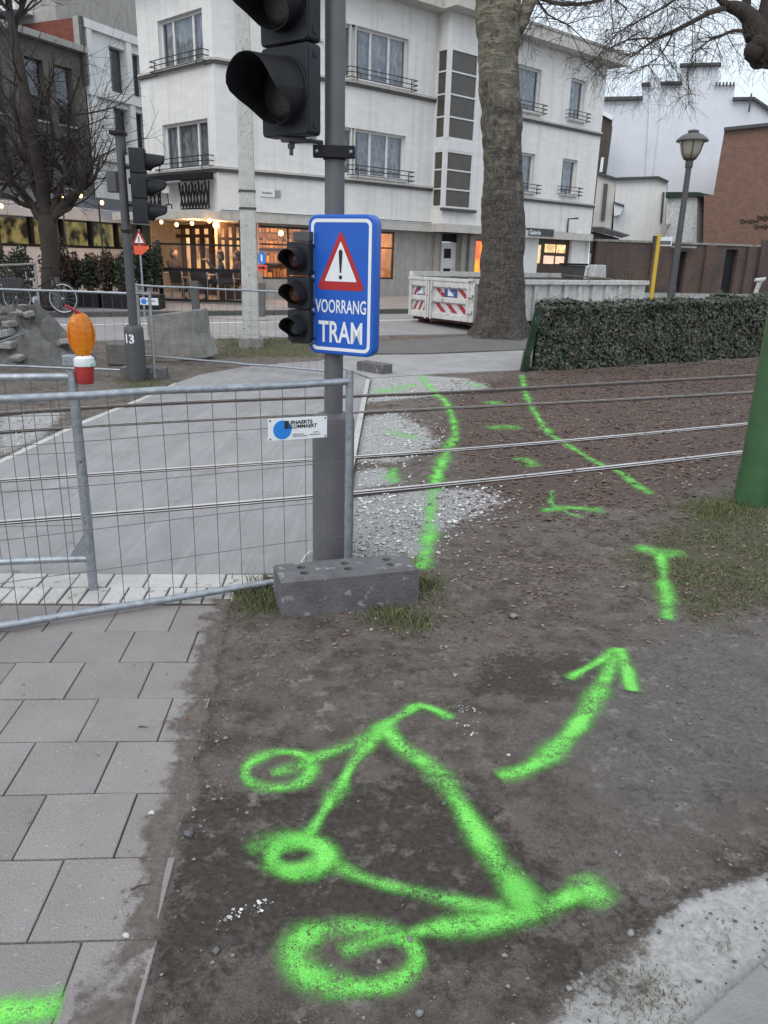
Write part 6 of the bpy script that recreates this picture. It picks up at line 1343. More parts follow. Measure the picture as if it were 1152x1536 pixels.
mb = MB(); mb.tube([BBk, St], .017, 8); mb.tube([BBk, Hb], .02, 8); mb.tube([BBk+Vector((-.06, 0, .22)), Hd-Vector((0, 0, .06))], .016, 8); mb.tube([Rr, BBk], .012, 6); mb.tube([Rr, St-Vector((-.03, 0, .18))], .012, 6); mb.tube([Hd, Hb, F], .017, 8); fr = mb.build('frame', m_black, bike)
mb = MB(); mb.tube([Hd, Hd+Vector((-.02, 0, .18))], .014, 8); mb.tube([Hd+Vector((-.16, -.28, .16)), Hd+Vector((-.02, -.2, .19)), Hd+Vector((-.02, .2, .19)), Hd+Vector((-.16, .28, .16))], .013, 8); mb.build('handlebar', m_black, bike)
mb = MB(); mb.ball(St+Vector((-.02, 0, .10)), .1, 12, 8, (1.35, .8, .42)); mb.build('saddle', m_black, bike, smooth=180); mb = MB(); mb.tube([St-Vector((0, 0, .1)), St+Vector((-.01, 0, .09))], .013, 8); mb.build('seat_post', m_alu, bike)
mb = MB(); mb.ext([(Rr.x-.22, by-.20, gz+.42), (Rr.x+.24, by-.20, gz+.42), (Rr.x+.26, by-.2, gz+.78), (Rr.x-.24, by-.2, gz+.78)], (0, .12, 0)); mb.build('pannier', m_coat, bike, bevel=.03)
mb = MB(); mb.lathe([(.09, -.012), (.09, .012)], (0, 0, 0), 16); mb.v = [(BBk.x+v[0], by-.06+v[2], BBk.z+v[1]) for v in mb.v]; mb.build('chainring', m_alu, bike); mb = MB(); mb.tube([(BBk.x, by-.09, BBk.z), (BBk.x+.1, by-.09, BBk.z-.13)], .011, 6); mb.box((BBk.x+.06, by-.2, BBk.z-.145), (BBk.x+.14, by-.1, BBk.z-.12)); mb.build('crank', m_alu, bike)
# short wooden posts on the kerb, round blue sign, triangular works sign
for px, lb in ((294, 'short dark wooden post on the far kerb in front of the glass screen'), (88, 'short dark wooden post behind the bicycle front wheel'), (392.5, 'short dark wooden post just right of the pale concrete mast')):
    y_ = 19.2; p = PY(px, 467, y_); z = base(y_)+.12; mb = MB(); mb.box((p.x-.085, y_-.085, z), (p.x+.085, y_+.085, z+.78)); tag(mb.build('bollard', m_concd if px > 300 else m_wood if px < 0 else m_kerb, bevel=.015, loc=(p.x, y_, z)), lb, 'bollard', 'wooden posts along the far kerb')
y_ = 20.2; p = PY(393, 440, y_); z = base(y_)+.12; rs = thing('round_sign', (p.x, y_, z), 'small round blue sign above an orange arrow board beside the pale mast', 'sign')
mb = MB(); mb.tube([(p.x, y_, z), (p.x, y_, Zat(p.x, y_, 380))], .025, 8); mb.build('pole', m_galv, rs); c = PY(393, 387, y_); mb = MB(); mb.ext([(c.x+.10*math.cos(a/20*6.283), y_-.03, c.z+.165*math.sin(a/20*6.283)) for a in range(20)], (0, .02, 0)); mb.build('disc', m_bluedot, rs)
mb = MB(); mb.ext([(c.x+.02, y_-.034, c.z-.1), (c.x+.02, y_-.034, c.z+.06), (c.x-.03, y_-.034, c.z+.1), (c.x-.03, y_-.034, c.z-.06)], (0, .003, 0)); mb.build('pictogram', m_white, rs)
c1, c2 = PY(386, 397, y_), PY(401, 406.5, y_); mb = MB(); mb.box((c1.x, y_-.04, c2.z), (c2.x, y_-.015, c1.z)); mb.build('arrow_board', m_orangesign, rs); mb = MB(); zc = (c1.z+c2.z)/2; xm = (c1.x+c2.x)/2; mb.add([(xm-.09, y_-.042, zc-.02), (xm+.02, y_-.042, zc-.02), (xm+.02, y_-.042, zc-.05), (xm+.09, y_-.042, zc), (xm+.02, y_-.042, zc+.05), (xm+.02, y_-.042, zc+.02), (xm-.09, y_-.042, zc+.02)], [tuple(range(7))]); mb.build('arrow', m_black, rs)
y_ = 18.4; c = PY(209, 358, y_); z = base(y_)+.12; tsg = thing('works_sign', (c.x, y_, z), 'white triangular warning sign with an orange board below, beyond the far signal pole', 'sign')
mb = MB(); mb.tube([(c.x, y_, z), (c.x, y_, c.z+.2)], .022, 8); mb.build('pole', m_galv, tsg)
mb = MB(); P = [(c.x-.155, y_-.03, c.z-.12), (c.x+.155, y_-.03, c.z-.12), (c.x, y_-.03, c.z+.19)]; mb.ext(P, (0, .015, 0)); mb.build('triangle', m_red, tsg); mb = MB(); mb.ext([(c.x-.10, y_-.034, c.z-.088), (c.x+.10, y_-.034, c.z-.088), (c.x, y_-.034, c.z+.115)], (0, .003, 0)); mb.build('triangle_field', m_white, tsg)
mb = MB(); mb.box((c.x-.012, y_-.039, c.z-.07), (c.x+.012, y_-.035, c.z+.05)); mb.build('pictogram', m_black, tsg)
mb = MB(); mb.ext([(c.x-.12, y_-.03, c.z-.34), (c.x-.14, y_-.03, c.z-.15), (c.x+.19, y_-.03, c.z-.15), (c.x+.22, y_-.03, c.z-.2), (c.x+.05, y_-.03, c.z-.34)], (0, .015, 0)); mb.build('arrow_board', m_orangesign, tsg)
# pale concrete mast
cm = GT(377, 519); ct = thing('concrete_mast', cm, 'pale flaking concrete mast standing in a grass verge beyond the crossing', 'mast')
ztm = 9.; xt = PY(372, -200, cm.y)
mb = MB(); T = frame(cm, R(12)); w0, w1 = .155, .10
def sq(z, w_): return [(-w_, -w_, z), (w_, -w_, z), (w_, w_, z), (-w_, w_, z)]
mb.T = T; mb.add(sq(0, w0)+sq(ztm, w1), [(0, 1, 5, 4), (1, 2, 6, 5), (2, 3, 7, 6), (3, 0, 4, 7), (4, 5, 6, 7)]); mb.build('shaft', m_catenary, ct, bevel=.03)
mb = MB(T); mb.box((-.23, -.2, -.1), (.23, .2, .17)); mb.build('socket', m_conc, ct, bevel=.02)
for py in (287, 313): z = Zat(cm.x, cm.y, py)-cm.z; mb = MB(T); mb.box((-.15, -.15, z-.018), (.15, .15, z+.018)); mb.build('band', m_drip, ct)

# ------------------------------------------------------------------ skip with striped doors
ca = GT(606, 489); cbp = GT(700, 505); CA = Vector((.50, 20.0)); CB_ = Vector((1.93, 18.05))
ue = (CB_-CA).normalized(); SE = Plane(CA, ue); we = (CB_-CA).length; us = Vector((-ue.y, ue.x)); SS = Plane(CB_, us); ls = 6.1
zc0 = base(19)+.20; zc1 = SE.at(705, 420)[1]; zc1 = (zc1+SE.at(613, 413)[1])/2
skip = thing('waste_skip', (CA.x, CA.y, base(18)), 'long chipped white open skip with striped doors behind the big tree trunk', 'skip')
mb = MB(SE.T); mid_ = SE.at(646.5, 450)[0]
for a, b, nm in ((0.03, mid_-.02, 'door'), (mid_+.02, we-.16, 'door')):
    mb = MB(SE.T); mb.box((a, .0, zc0), (b, .05, zc1-.08)); dr = mb.build(nm, m_skipw, skip)
    mb = MB(SE.T); fw = .09; zm_ = zc0+(zc1-zc0)*.47
    mb.box((a, -.06, zc0), (a+fw, -.001, zc1-.08)); mb.box((b-fw, -.06, zc0), (b, -.001, zc1-.08))
    for z, h_ in ((zc0, .13), (zm_-.05, .10), (zc1-.21, .13)): mb.box((a+fw, -.055, z), (b-fw, -.001, z+h_))
    mb.build('door_frame', m_skipw, dr, bevel=.008)
    # stripes on both fields
    xa, xb = a+fw+.02, b-fw-.02; sg = 1 if a < mid_-.1 else -1; i_ = 0
    for z0, z1, kinds in ((zm_+.07, zc1-.24, 'rb'), (zc0+.16, zm_-.08, 'rr')):
        wd = (xb-xa); hh_ = z1-z0; nst = 3
        for k in range(3):
            x = xa+wd*(.02+.34*k); sl_ = wd*.22*sg; mt = m_skipblue if (kinds == 'rb' and k == 1) else m_skipred
            P = [(x+max(0, -sl_), -.004, z0), (x+max(0, -sl_)+wd*.15, -.004, z0), (min(xb, x+max(0, -sl_)+wd*.15+sl_), -.004, z1), (x+max(0, -sl_)+sl_, -.004, z1)]
            if mt is m_skipblue: P = [(xa+wd*.3, -.004, z0), (xa+wd*.7, -.004, z0), (xa+wd*.7, -.004, z1), (xa+wd*.3, -.004, z1)]
            mb = MB(SE.T); mb.add(P, [(0, 1, 2, 3)]); mb.build('stripe', mt, dr)
            if mt is m_skipblue:
                xm = xa+wd*.5; ar = [(xm-.10*sg*-1, z0+.03), (xm+.12*sg*-1, z0+.03), (xm+.06*sg*-1, z0+.09), (xm-.06*sg*-1+.02, z1-.03), (xm-.11*sg*-1, z1-.06), (xm+.0, z0+.13), (xm-.10*sg*-1, z0+.2)]
                mb = MB(SE.T); mb.add([(x, -.006, z) for x, z in ar], [tuple(range(len(ar)))]); mb.build('arrow', m_white, dr)
for s_ in (mid_-.1, mid_+.1): mb = MB(SE.T); mb.tube([(s_, -.08, zc0-.02), (s_, -.08, zc1-.05)], .022, 8); mb.build('lock_bar', m_skipw, skip)
mb = MB(SE.T); mb.box((0, -.07, zc1-.075), (we-.16, .08, zc1)); mb.build('end_beam', m_skipw, skip, bevel=.01)
mb = MB(SE.T); mb.box((we-.155, -.05, zc0), (we, .10, zc1)); cp = mb.build('corner_post', m_skipw, skip, bevel=.01)
for z in (zc0+.2, zc0+.55, zc0+.9): mb = MB(SE.T); mb.box((we-.18, -.1, z), (we-.02, -.052, z+.06)); mb.build('hinge', m_skipw, skip)
mb = MB(SS.T)
mb.box((.1, 0, zc0), (ls, .05, zc1-.1)); mb.build('side_wall', m_skipw, skip)
for k in range(11): s_ = .3+k*.52; mb = MB(SS.T); mb.ext([(s_-.05, -.08, zc0+.02), (s_+.05, -.08, zc0+.02), (s_+.05, -.07, zc1-.12), (s_-.05, -.07, zc1-.12)], (0, .069, 0)); mb.build('rib', m_skipw, skip)
mb = MB(SS.T); mb.box((.0, -.12, zc1-.099), (ls, .07, zc1+.01)); mb.build('top_rim', m_skipw, skip, bevel=.01)
mb = MB(SS.T); mb.box((.1, we-.05, zc0), (ls, we, zc1)); mb.build('side_wall', m_skipw, skip); mb = MB(SS.T); mb.box((.0, we-.1, zc1+.002), (ls, we+.05, zc1+.12)); mb.build('top_rim', m_skipw, skip)
mb = MB(SS.T); mb.box((ls-.05, .05, zc0), (ls, we-.05, zc1)); mb.build('end_wall', m_skipw, skip)
mb = MB(SS.T); n = 30; vs = []
for i in range(n):
    for j in range(10): x, y = .1+(ls-.2)*i/(n-1), .06+(we-.12)*j/9; vs.append((x, y, zc1-.10+.16*float(fbm(np.array([x]), np.array([y]), 1.5, 90, 4)[0])))
mb.add(vs, [(i*10+j, (i+1)*10+j, (i+1)*10+j+1, i*10+j+1) for i in range(n-1) for j in range(9)]); mb.build('soil_load', m_soil, skip)
for s_, d_ in ((.15, .1), (.15, we-.35), (we*0+1.3, .1), (4.9, .1)):
    mb = MB(SS.T); c = (s_+.15, d_+.1); mb.tube([(c[0], c[1]-.09, zc0-.10), (c[0], c[1]+.13, zc0-.10)], .10, 14); mb.build('roller', m_rust, skip, smooth=40)
mb = MB(SS.T); mb.box((.05, .1, zc0-.08), (ls, .28, zc0-.002)); mb.box((.05, we-.28, zc0-.08), (ls, we-.1, zc0-.002)); mb.box((.05, .28, zc0-.06), (ls, we-.28, zc0-.002)); mb.build('underframe', m_rust, skip)
# things lying on the load
a = SS.at(845, 419, .4); b = SS.at(905, 422, .4); mb = MB(SS.T); mb.ext([(a[0], .3, zc1+.10), (b[0], .15, zc1+.03), (b[0], .45, zc1+.03), (a[0]+.1, .6, zc1+.10)], (0, 0, .03)); p = SS.pt(a[0], .3, zc1+.1); tag(mb.build('board', m_wood, loc=p), 'pale board lying across the soil in the long skip', 'board')
s_ = SS.at(900, 412, .9)[0]; p = SS.pt(s_, .9, zc1+.1); mb = MB(SS.T); mb.ext([(s_-.28, .9, zc1+.02), (s_+.28, .9, zc1+.02), (s_+.22, .9, zc1+.38), (s_-.16, .9, zc1+.38)], (0, .25, 0)); tag(mb.build('crate', m_oldwhite, bevel=.02, loc=p), 'white tapered crate standing on the soil in the long skip', 'crate')
s_ = SS.at(868, 410, 1.2)[0]; p = SS.pt(s_, 1.2, zc1+.1); tb_ = thing('waste_tub', p, 'dark tub standing in the skip left of the white crate', 'tub'); mb = MB(SS.T); mb.ext([(s_-.22, 1.2, zc1-.02), (s_+.22, 1.2, zc1-.02), (s_+.28, 1.2, zc1+.34), (s_-.28, 1.2, zc1+.34)], (0, .4, 0)); mb.build('tub', m_drip, tb_, bevel=.02); mb = MB(SS.T); mb.box((s_-.31, 1.16, zc1+.345), (s_+.31, 1.64, zc1+.40)); mb.build('rim', m_black, tb_)

# ------------------------------------------------------------------ ivy hedge with its green end screen
h0 = Vector((GT(800, 557).x, GT(800, 557).y)); h1 = Vector((GT(1180, 532).x, GT(1180, 532).y)); hu = (h1-h0).normalized(); HP = Plane(h0, hu); hl = (h1-h0).length+1.2; hw_ = .55
hz0 = Zat(h0.x, h0.y, 459)-.02; hz1 = Zat(h1.x, h1.y, 443); hedge = thing('ivy_hedge', (h0.x, h0.y, base(h0.y)), 'long clipped dark ivy hedge beside the tram tracks', 'hedge')
gb = lambda s: base(h0.y+hu.y*s); top = lambda s: hz0+(hz1-hz0)*s/hl
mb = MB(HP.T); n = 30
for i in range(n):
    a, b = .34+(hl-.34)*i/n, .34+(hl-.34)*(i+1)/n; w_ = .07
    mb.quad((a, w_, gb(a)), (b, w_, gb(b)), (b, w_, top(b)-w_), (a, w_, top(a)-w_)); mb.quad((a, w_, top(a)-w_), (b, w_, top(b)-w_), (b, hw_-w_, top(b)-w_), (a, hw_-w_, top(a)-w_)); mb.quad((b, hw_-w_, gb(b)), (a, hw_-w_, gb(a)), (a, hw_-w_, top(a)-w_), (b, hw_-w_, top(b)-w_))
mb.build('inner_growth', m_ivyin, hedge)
n = 46000; s_ = rng.uniform(0.06, hl, n); f = rng.random(n); front = f < .62; P0 = np.zeros((n, 3)); Nn = np.zeros((n, 3))
gbv = npbase(h0.y+hu.y*s_); tpv = hz0+(hz1-hz0)*s_/hl; bul = (fbm(s_, f*3, 1.7, 3, 3)-.5)*.44+(rng.random(n) < .03)*rng.uniform(0, .14, n)
zf_ = gbv+(tpv-gbv)*rng.random(n)**.95; s_ = np.where(front, s_, np.maximum(s_, .0)); ly_ = np.where(front, (fbm(s_, zf_, 2.2, 8, 3)-.5)*.16+rng.random(n)*.06, rng.uniform(0, hw_, n))
lz_ = np.where(front, zf_, tpv+bul*.5-rng.random(n)*.05-.10*np.clip(1-ly_/.16, 0, 1)**2)
s_ = np.where(s_ < ly_*.62, s_+ly_*.62, s_)
P0[:, 0] = h0.x+hu.x*s_+HP.i.x*ly_; P0[:, 1] = h0.y+hu.y*s_+HP.i.y*ly_; P0[:, 2] = lz_
nr = np.where(front[:, None], np.array([[-HP.i.x, -HP.i.y, .55]]), np.array([[-.2*HP.i.x, -.2*HP.i.y, 1]]))+rng.normal(0, .42, (n, 3)); nr /= np.linalg.norm(nr, axis=1)[:, None]
tg = np.cross(nr, rng.normal(0, 1, (n, 3))); tg /= np.linalg.norm(tg, axis=1)[:, None]; bt_ = np.cross(nr, tg); sz = rng.uniform(.016, .042, n)[:, None]
P = np.stack([P0-tg*sz, P0-tg*sz*.2+bt_*sz*.75+nr*sz*.12, P0+tg*sz*1.05, P0-tg*sz*.2-bt_*sz*.75+nr*sz*.12], 1); leafobj('foliage', P, m_ivy, hedge)
kk = rng.random(n) < .022; leafobj('dead_leaves', P[kk]+np.array([0, -.01, .005]), m_leaf, hedge, 'stuff')
mb = MB()
for k in range(90):
    a = random.uniform(.2, hl); q = Vector((h0.x+hu.x*a, h0.y+hu.y*a, 0)); z = random.uniform(gb(a), top(a)); w0_ = HP.i*random.uniform(-.05, .03)
    if k % 3 == 0: z = top(a)-.05; mb.tube([q+HP.i*.2+Vector((0, 0, z)), q+HP.i*.2+Vector((random.uniform(-.1, .1), 0, z+.15)), q+HP.i*.18+Vector((random.uniform(-.15, .15), 0, z+random.uniform(.16, .26)))], [.006, .004, .002], 4)
    else: mb.tube([q+w0_+Vector((0, 0, z)), q+w0_+Vector((random.uniform(-.15, .15), 0, z+.2)), q+w0_+Vector((random.uniform(-.3, .3), 0, min(top(a), z+.45)))], [.008, .006, .003], 4)
tag(mb.build('stems', m_twig, hedge), kind='stuff')
sx0 = PY(783, 556, h0.y).x; scn = thing('end_screen', (h0.x-.05, h0.y, base(h0.y)), 'slanted dark green netting screen at the left end of the ivy hedge', 'screen')
mb = MB(); x0, x1 = PY(782, 557, h0.y-.02).x, PY(806, 457, h0.y).x
Pn = []
for k in range(9):
    f = k/8; Pn.append((x0+(x1-x0)*f+.02*math.sin(k*2.2), h0.y-.05+.02*math.cos(k*1.7), base(h0.y)+(hz0-base(h0.y))*f))
for k in range(8):
    a, b = Pn[k], Pn[k+1]; mb.quad(a, (a[0]+.10, a[1]+.02, a[2]), (b[0]+.09, b[1]+.02, b[2]), b); mb.quad(b, (b[0]+.10, b[1]+.5, b[2]), (a[0]+.10, a[1]+.5, a[2]), a)
mb.build('netting', m_net, scn); mb = MB(); mb.tube([Pn[0], Pn[-1]], .022, 6); mb.build('stake', m_net, scn)
x, y = scatter(9000, 2, 11, 12, 19, lambda x, y: np.clip(1-np.abs((x-h0.x)*-hu.y+(y-h0.y)*hu.x+.28)/.4, 0, 1)*((x-h0.x)*hu.x+(y-h0.y)*hu.y > 0)*.7)
leaves('hedge_foot_litter', x, y, rng.uniform(.015, .04, len(x)), m_leaf)

# ------------------------------------------------------------------ right-hand background
def outline(mb, px, Y, vec):
    r_ = (sum(p[0] for p in px if p[0] < 1152)/max(1, sum(1 for p in px if p[0] < 1152))-576)/CF+.015; vec = (vec[0]+r_*vec[1], vec[1], vec[2])
    mb.ext([tuple(PY(x, y, Y)) for x, y in px], vec)
gw = thing('gabled_house', PY(1030, 400, 50), 'tall blueish white house side with a stepped chimney gable against the sky', 'house')
GWL = [(903, 460), (903, 148), (963, 148), (963, 126), (975, 125), (991, 124.5), (1022, 124.5), (1022, 97), (1079, 96), (1070, 127), (1103, 127), (1100, 148), (1132, 147), (1175, 178), (1230, 200), (1230, 460)]
mb = MB(); outline(mb, GWL, 50, (0, 9, 0)); mb.build('wall', m_whitegable, gw)
mb = MB(); outline(mb, [(975, 126), (975, 117.5), (991, 117.5), (991, 126)], 49.9, (0, 1.2, 0)); mb.build('chimney', m_oldwhite, gw)
mb = MB(); outline(mb, [(968, 270), (976, 117), (992, 117), (986, 200), (977, 270)], 49.86, (0, .12, 0)); mb.build('flue', m_whitegable, gw)
for P in ([(901, 150), (901, 145), (964, 144), (964, 149)], [(962, 128), (962, 124), (975, 123), (975, 127)], [(991, 126), (991, 122), (1023, 121.5), (1023, 126)], [(1019, 99), (1020, 94.8), (1082, 93.2), (1081, 97.6)], [(1099, 150), (1099, 145.5), (1132, 145), (1176, 175), (1176, 181), (1131, 149)]):
    mb = MB(); outline(mb, P, 49.7, (0, .6, 0)); mb.build('coping', m_drip, gw)
for k in range(6): x = 1073+k*5.2; mb = MB(); outline(mb, [(x, 127.5), (x+.6, 123), (x+3, 123), (x+2.4, 127.5)], 49.72, (0, .25, 0)); mb.build('coping_block', m_drip, gw)
mb = MB(); outline(mb, [(1122, 168), (1126, 140), (1128.5, 140), (1124.5, 168)], 49.6, (0, .1, 0)); mb.build('vent_pipe', m_drip, gw)
bn_ = thing('brown_house', PY(907, 400, 46), 'narrow brown brick house end with a white gutter, squeezed beside the corner building', 'house')
mb = MB(); outline(mb, [(880, 460), (895, 165), (917, 178), (906, 262), (900, 460)], 46, (0, 3, 0)); mb.build('wall', m_brown, bn_); mb = MB(); outline(mb, [(893, 166), (894, 160), (920, 174), (918, 180)], 45.8, (0, 1, 0)); mb.build('gutter', m_white, bn_)
mb = MB(); outline(mb, [(899, 258), (902, 236), (906, 236), (903.5, 258)], 45.9, (0, .08, 0)); mb.build('window', m_wframe, bn_)
lw_ = thing('low_annex', PY(950, 400, 42), 'low white rendered annex with one tall window, behind the old brick wall', 'annex')
mb = MB(); outline(mb, [(897, 260), (924, 268), (916, 345), (914, 460), (880, 460), (884, 380)], 42, (.2, 2, 0)); mb.build('end_wall', mat('cream_render', (.60, .575, .54), (.54, .515, .48), 2, .85, .2, 30, streak=.25), lw_)
mb = MB(); outline(mb, [(924, 268), (989, 266), (1001, 272), (991, 440), (914, 440)], 42.05, (0, 2.5, 0)); mb.build('wall', m_whitebox, lw_)
mb = MB(); outline(mb, [(896, 261), (896, 258), (924, 266), (988, 264), (1003, 271), (1002, 273.5), (988, 267), (924, 269.5)], 41.8, (0, .4, 0)); mb.build('coping', m_drip, lw_)
mb = MB(); outline(mb, [(901, 330), (906, 275), (912, 276), (907, 330)], 41.9, (0, .15, 0)); mb.build('window', m_stairdark, lw_)
mb = MB(); outline(mb, [(990, 333), (994, 288), (997, 288), (993, 333)], 41.9, (0, .18, 0)); mb.build('window', m_drip, lw_)
mb = MB(); outline(mb, [(921, 311), (921, 303), (935, 308), (934, 314), (930, 322), (921, 324)], 41.6, (0, .4, 0)); mb.build('porch_light', m_white, lw_); mb = MB(); outline(mb, [(920, 304), (920, 302), (936, 307), (936, 309.5)], 41.5, (0, .5, 0)); mb.build('porch_roof', m_drip, lw_)
sh_ = thing('lean_to', PY(915, 400, 39), 'dark sloping lean-to roof beside the right end of the corner building', 'lean-to')
mb = MB(); outline(mb, [(884, 341), (902, 341), (944, 354), (932, 357), (890, 347)], 39, (0, 1.5, .1)); mb.build('roof', m_drip, sh_); mb = MB(); outline(mb, [(886, 346), (928, 357), (928, 380), (884, 380)], 39.2, (0, 1.2, 0)); mb.build('wall', m_brown, sh_)
ob = thing('white_outbuilding', PY(1025, 400, 40.5), 'small flaky white outbuilding with a dark green flat roof beside the orange brick house', 'outbuilding')
mb = MB(); outline(mb, [(998, 440), (1001, 292), (1046, 292), (1043, 440)], 40.5, (.9, 1.6, 0)); mb.build('wall', m_oldwhite, ob); mb = MB(); outline(mb, [(998, 297), (999, 288), (1048, 288), (1060, 293), (1058, 297), (1046, 294)], 40.3, (.9, 2.0, 0)); mb.build('roof', m_net, ob)
mb = MB(); outline(mb, [(991, 350), (993, 336), (1006, 335), (1000, 340), (999, 350)], 40.2, (0, .4, 0)); mb.build('bracket_box', m_stucco, ob)
oh = thing('orange_house', PY(1110, 400, 40), 'orange brick house side with scrawled graffiti at the right edge', 'house')
mb = MB(); outline(mb, [(1053, 460), (1056, 293), (1070, 293), (1087, 194), (1152, 187), (1330, 170), (1330, 460)], 40, (0, 8, 0)); mb.build('wall', m_orange, oh)
mb = MB(); outline(mb, [(1086, 196), (1086, 191), (1152, 184), (1331, 167), (1331, 172), (1152, 189)], 39.8, (0, 8.3, 0)); mb.build('coping', m_drip, oh)
mb = MB()                                      # scrawl: a few looping dark lines
for x0, x1, y, a in ((1111, 1138, 332, 4), (1136, 1156, 327, 5), (1132, 1158, 340, 4)):
    P = []
    for k in range(36): f = k/35; P.append(PY(x0+(x1-x0)*f+1.5*math.sin(k*1.9), y+a*math.sin(k*1.45)*(.6+.4*math.sin(k*.37)), 39.97))
    mb.tube(P, .022, 4, False)
mb.build('graffiti', m_graff, oh)
# old brick yard wall with recesses
bw_ = thing('yard_wall', PY(1000, 430, 36), 'old sooty brick yard wall with dark recesses running behind the hedge', 'wall')
WP = Plane((9.3, 35.0), (1, .30)); s1 = WP.at(1300, 400)[0]; zt_w = WP.at(905, 362)[1]
hol = []
for px0, px1, y in ((1010, 1031, 377), (1090, 1108, 374)): a, z1 = WP.at(px0, y); b, _ = WP.at(px1, y); hol.append((a, b, .2, z1))
mb = MB(WP.T); wall(mb, -.6, s1, 0, zt_w, hol, .35); mb.quad((-.6, .35, 0), (s1, .35, 0), (s1, .35, zt_w), (-.6, .35, zt_w)); mb.build('wall', m_oldbrick, bw_)
mb = MB(WP.T); mb.box((-.6, -.05, zt_w), (s1, .4, zt_w+.09)); mb.build('coping', m_conc, bw_)
for a, b, _, z1 in hol: mb = MB(WP.T); mb.box((a, .20, .2), (b, .34, z1)); mb.build('blind_gate', m_black, bw_)
for px in (897, 980, 1060, 1122, 1141): s_ = WP.at(px, 400)[0]; mb = MB(WP.T); mb.box((s_-.22, -.14, 0), (s_+.22, -.003, zt_w+(.3 if px in (980, 1141) else .0)-.002)); mb.build('pier', m_oldbrick, bw_)
a, z = WP.at(1018, 371); mb = MB(WP.T); mb.box((a-.5, -.3, z-.02), (a+.7, -.145, z+.06)); mb.build('hood_shelf', m_conc, bw_)
# lamp post, yellow pole, white standpipe, small weeds
lq = GT(1003, 520); LY_ = 17.0; lpx = PY(1003, 460, LY_); LZ = base(LY_); LXX = lpx.x+.02
lampp = thing('street_lamp', (LXX, LY_, LZ), 'tall dark street lamp with a bell shaped glass lantern standing behind the hedge', 'street lamp')
zl0, zl1 = Zat(LXX, LY_, 240), Zat(LXX, LY_, 194); hh_ = zl1-zl0; rr = .305
mb = MB(); mb.tube([(LXX, LY_, LZ), (LXX, LY_, LZ+1.2), (LXX, LY_, LZ+1.21), (LXX, LY_, zl0-.12)], [.085, .08, .068, .055], 16); mb.build('post', m_poledark, lampp, smooth=40)
mb = MB(); mb.lathe([(.055, -.16), (.075, -.13), (.075, -.02), (.10, .0), (.13, .02)], (LXX, LY_, zl0), 20); mb.build('collar', m_lamptop, lampp, smooth=40)
mb = MB(); mb.lathe([(.11, .02), (.18, .12), (.23, .30), (.245, hh_*.62)], (LXX, LY_, zl0), 24); mb.build('glass', m_lampglass, lampp, smooth=60)
for k in range(6):
    a = k/6*6.2832+.3; mb = MB(); mb.tube([(LXX+r*math.cos(a), LY_+r*math.sin(a), zl0+z) for r, z in ((.115, .01), (.185, .12), (.235, .30), (.251, hh_*.62))], .012, 6); mb.build('rib', m_lamptop, lampp)
mb = MB(); mb.lathe([(rr, hh_*.60), (rr*1.02, hh_*.63), (rr*.93, hh_*.70), (rr*.62, hh_*.82), (rr*.32, hh_*.885), (rr*.3, hh_*.89), (rr*.36, hh_*.91), (rr*.34, hh_*.96), (rr*.12, hh_)], (LXX, LY_, zl0), 28); mb.build('lantern_roof', m_lamptop, lampp, smooth=35)
yy = 21.0; yp = PY(977, 446, yy); ysn = thing('yellow_pole', (yp.x, yy, base(yy)), 'slim yellow pole with a small white framed board beyond the hedge', 'sign pole'); ztp_ = Zat(yp.x, yy, 352)
mb = MB(); mb.tube([(yp.x, yy, base(yy)), (yp.x, yy, ztp_)], .05, 10); mb.build('pole', m_yellow, ysn); c1, c2 = PY(989, 355, yy), PY(1005, 369, yy); mb = MB(); mb.box((c1.x, yy-.03, c2.z), (c2.x+.03, yy+.01, c1.z)); mb.build('board', m_white, ysn); mb = MB(); mb.box((c1.x+.03, yy-.036, c2.z+.03), (c2.x, yy-.031, c2.z+.12)); mb.build('panel', m_polegrey, ysn)
yy = 18.5; wp_ = PY(1133, 440, yy); mb = MB(); mb.tube([(wp_.x, yy, base(yy)), (wp_.x, yy, wp_.z), (wp_.x+.05, yy, wp_.z+.22), (wp_.x+.14, yy, wp_.z+.30), (wp_.x-.06, yy, wp_.z+.29)], [.055, .05, .06, .07, .04], 8); tag(mb.build('standpipe', m_oldwhite, smooth=60, loc=(wp_.x, yy, base(yy))), 'white bent standpipe sticking up behind the hedge at the right', 'standpipe')

# ------------------------------------------------------------------ trees
def limb(mb, P, r0, r1, n=8):
    P = [Vector(p) for p in P]; k = len(P); Q = spline(P, .25) if k > 2 else P; m_ = len(Q); mb.tube(Q, [r0+(r1-r0)*i/(m_-1) for i in range(m_)], n); return Q
def grow(mb, p, d, ln, r, depth, droop, spread, kids=(3, 5), tips=None):
    k = max(3, int(ln/.16)); P = [p.copy()]; d = d.normalized()
    for i in range(k):
        d = (d+Vector((random.gauss(0, .10), random.gauss(0, .10), random.gauss(0, .10)-droop*(i/k)))).normalized(); P.append(P[-1]+d*ln/k)
    mb.tube(P, [max(.0035, r*(1-.72*i/k)) for i in range(k+1)], 6 if r > .03 else 4 if r > .012 else 3, False)
    if tips is not None and depth == 0: tips.append(P[-1])
    if depth == 0: return
    for _ in range(random.randint(*kids)):
        i = random.randint(max(1, k//4), k); b = P[i]-P[i-1]; side = Vector((random.gauss(0, 1), random.gauss(0, 1), random.gauss(0, .8))); side = (side-b.normalized()*side.dot(b.normalized()))
        if side.length < 1e-3: continue
        grow(mb, P[i], b.normalized()*(1-spread*.5)+side.normalized()*spread, ln*random.uniform(.45, .75), r*.5*(1-.4*i/k), depth-1, droop, spread, kids, tips)
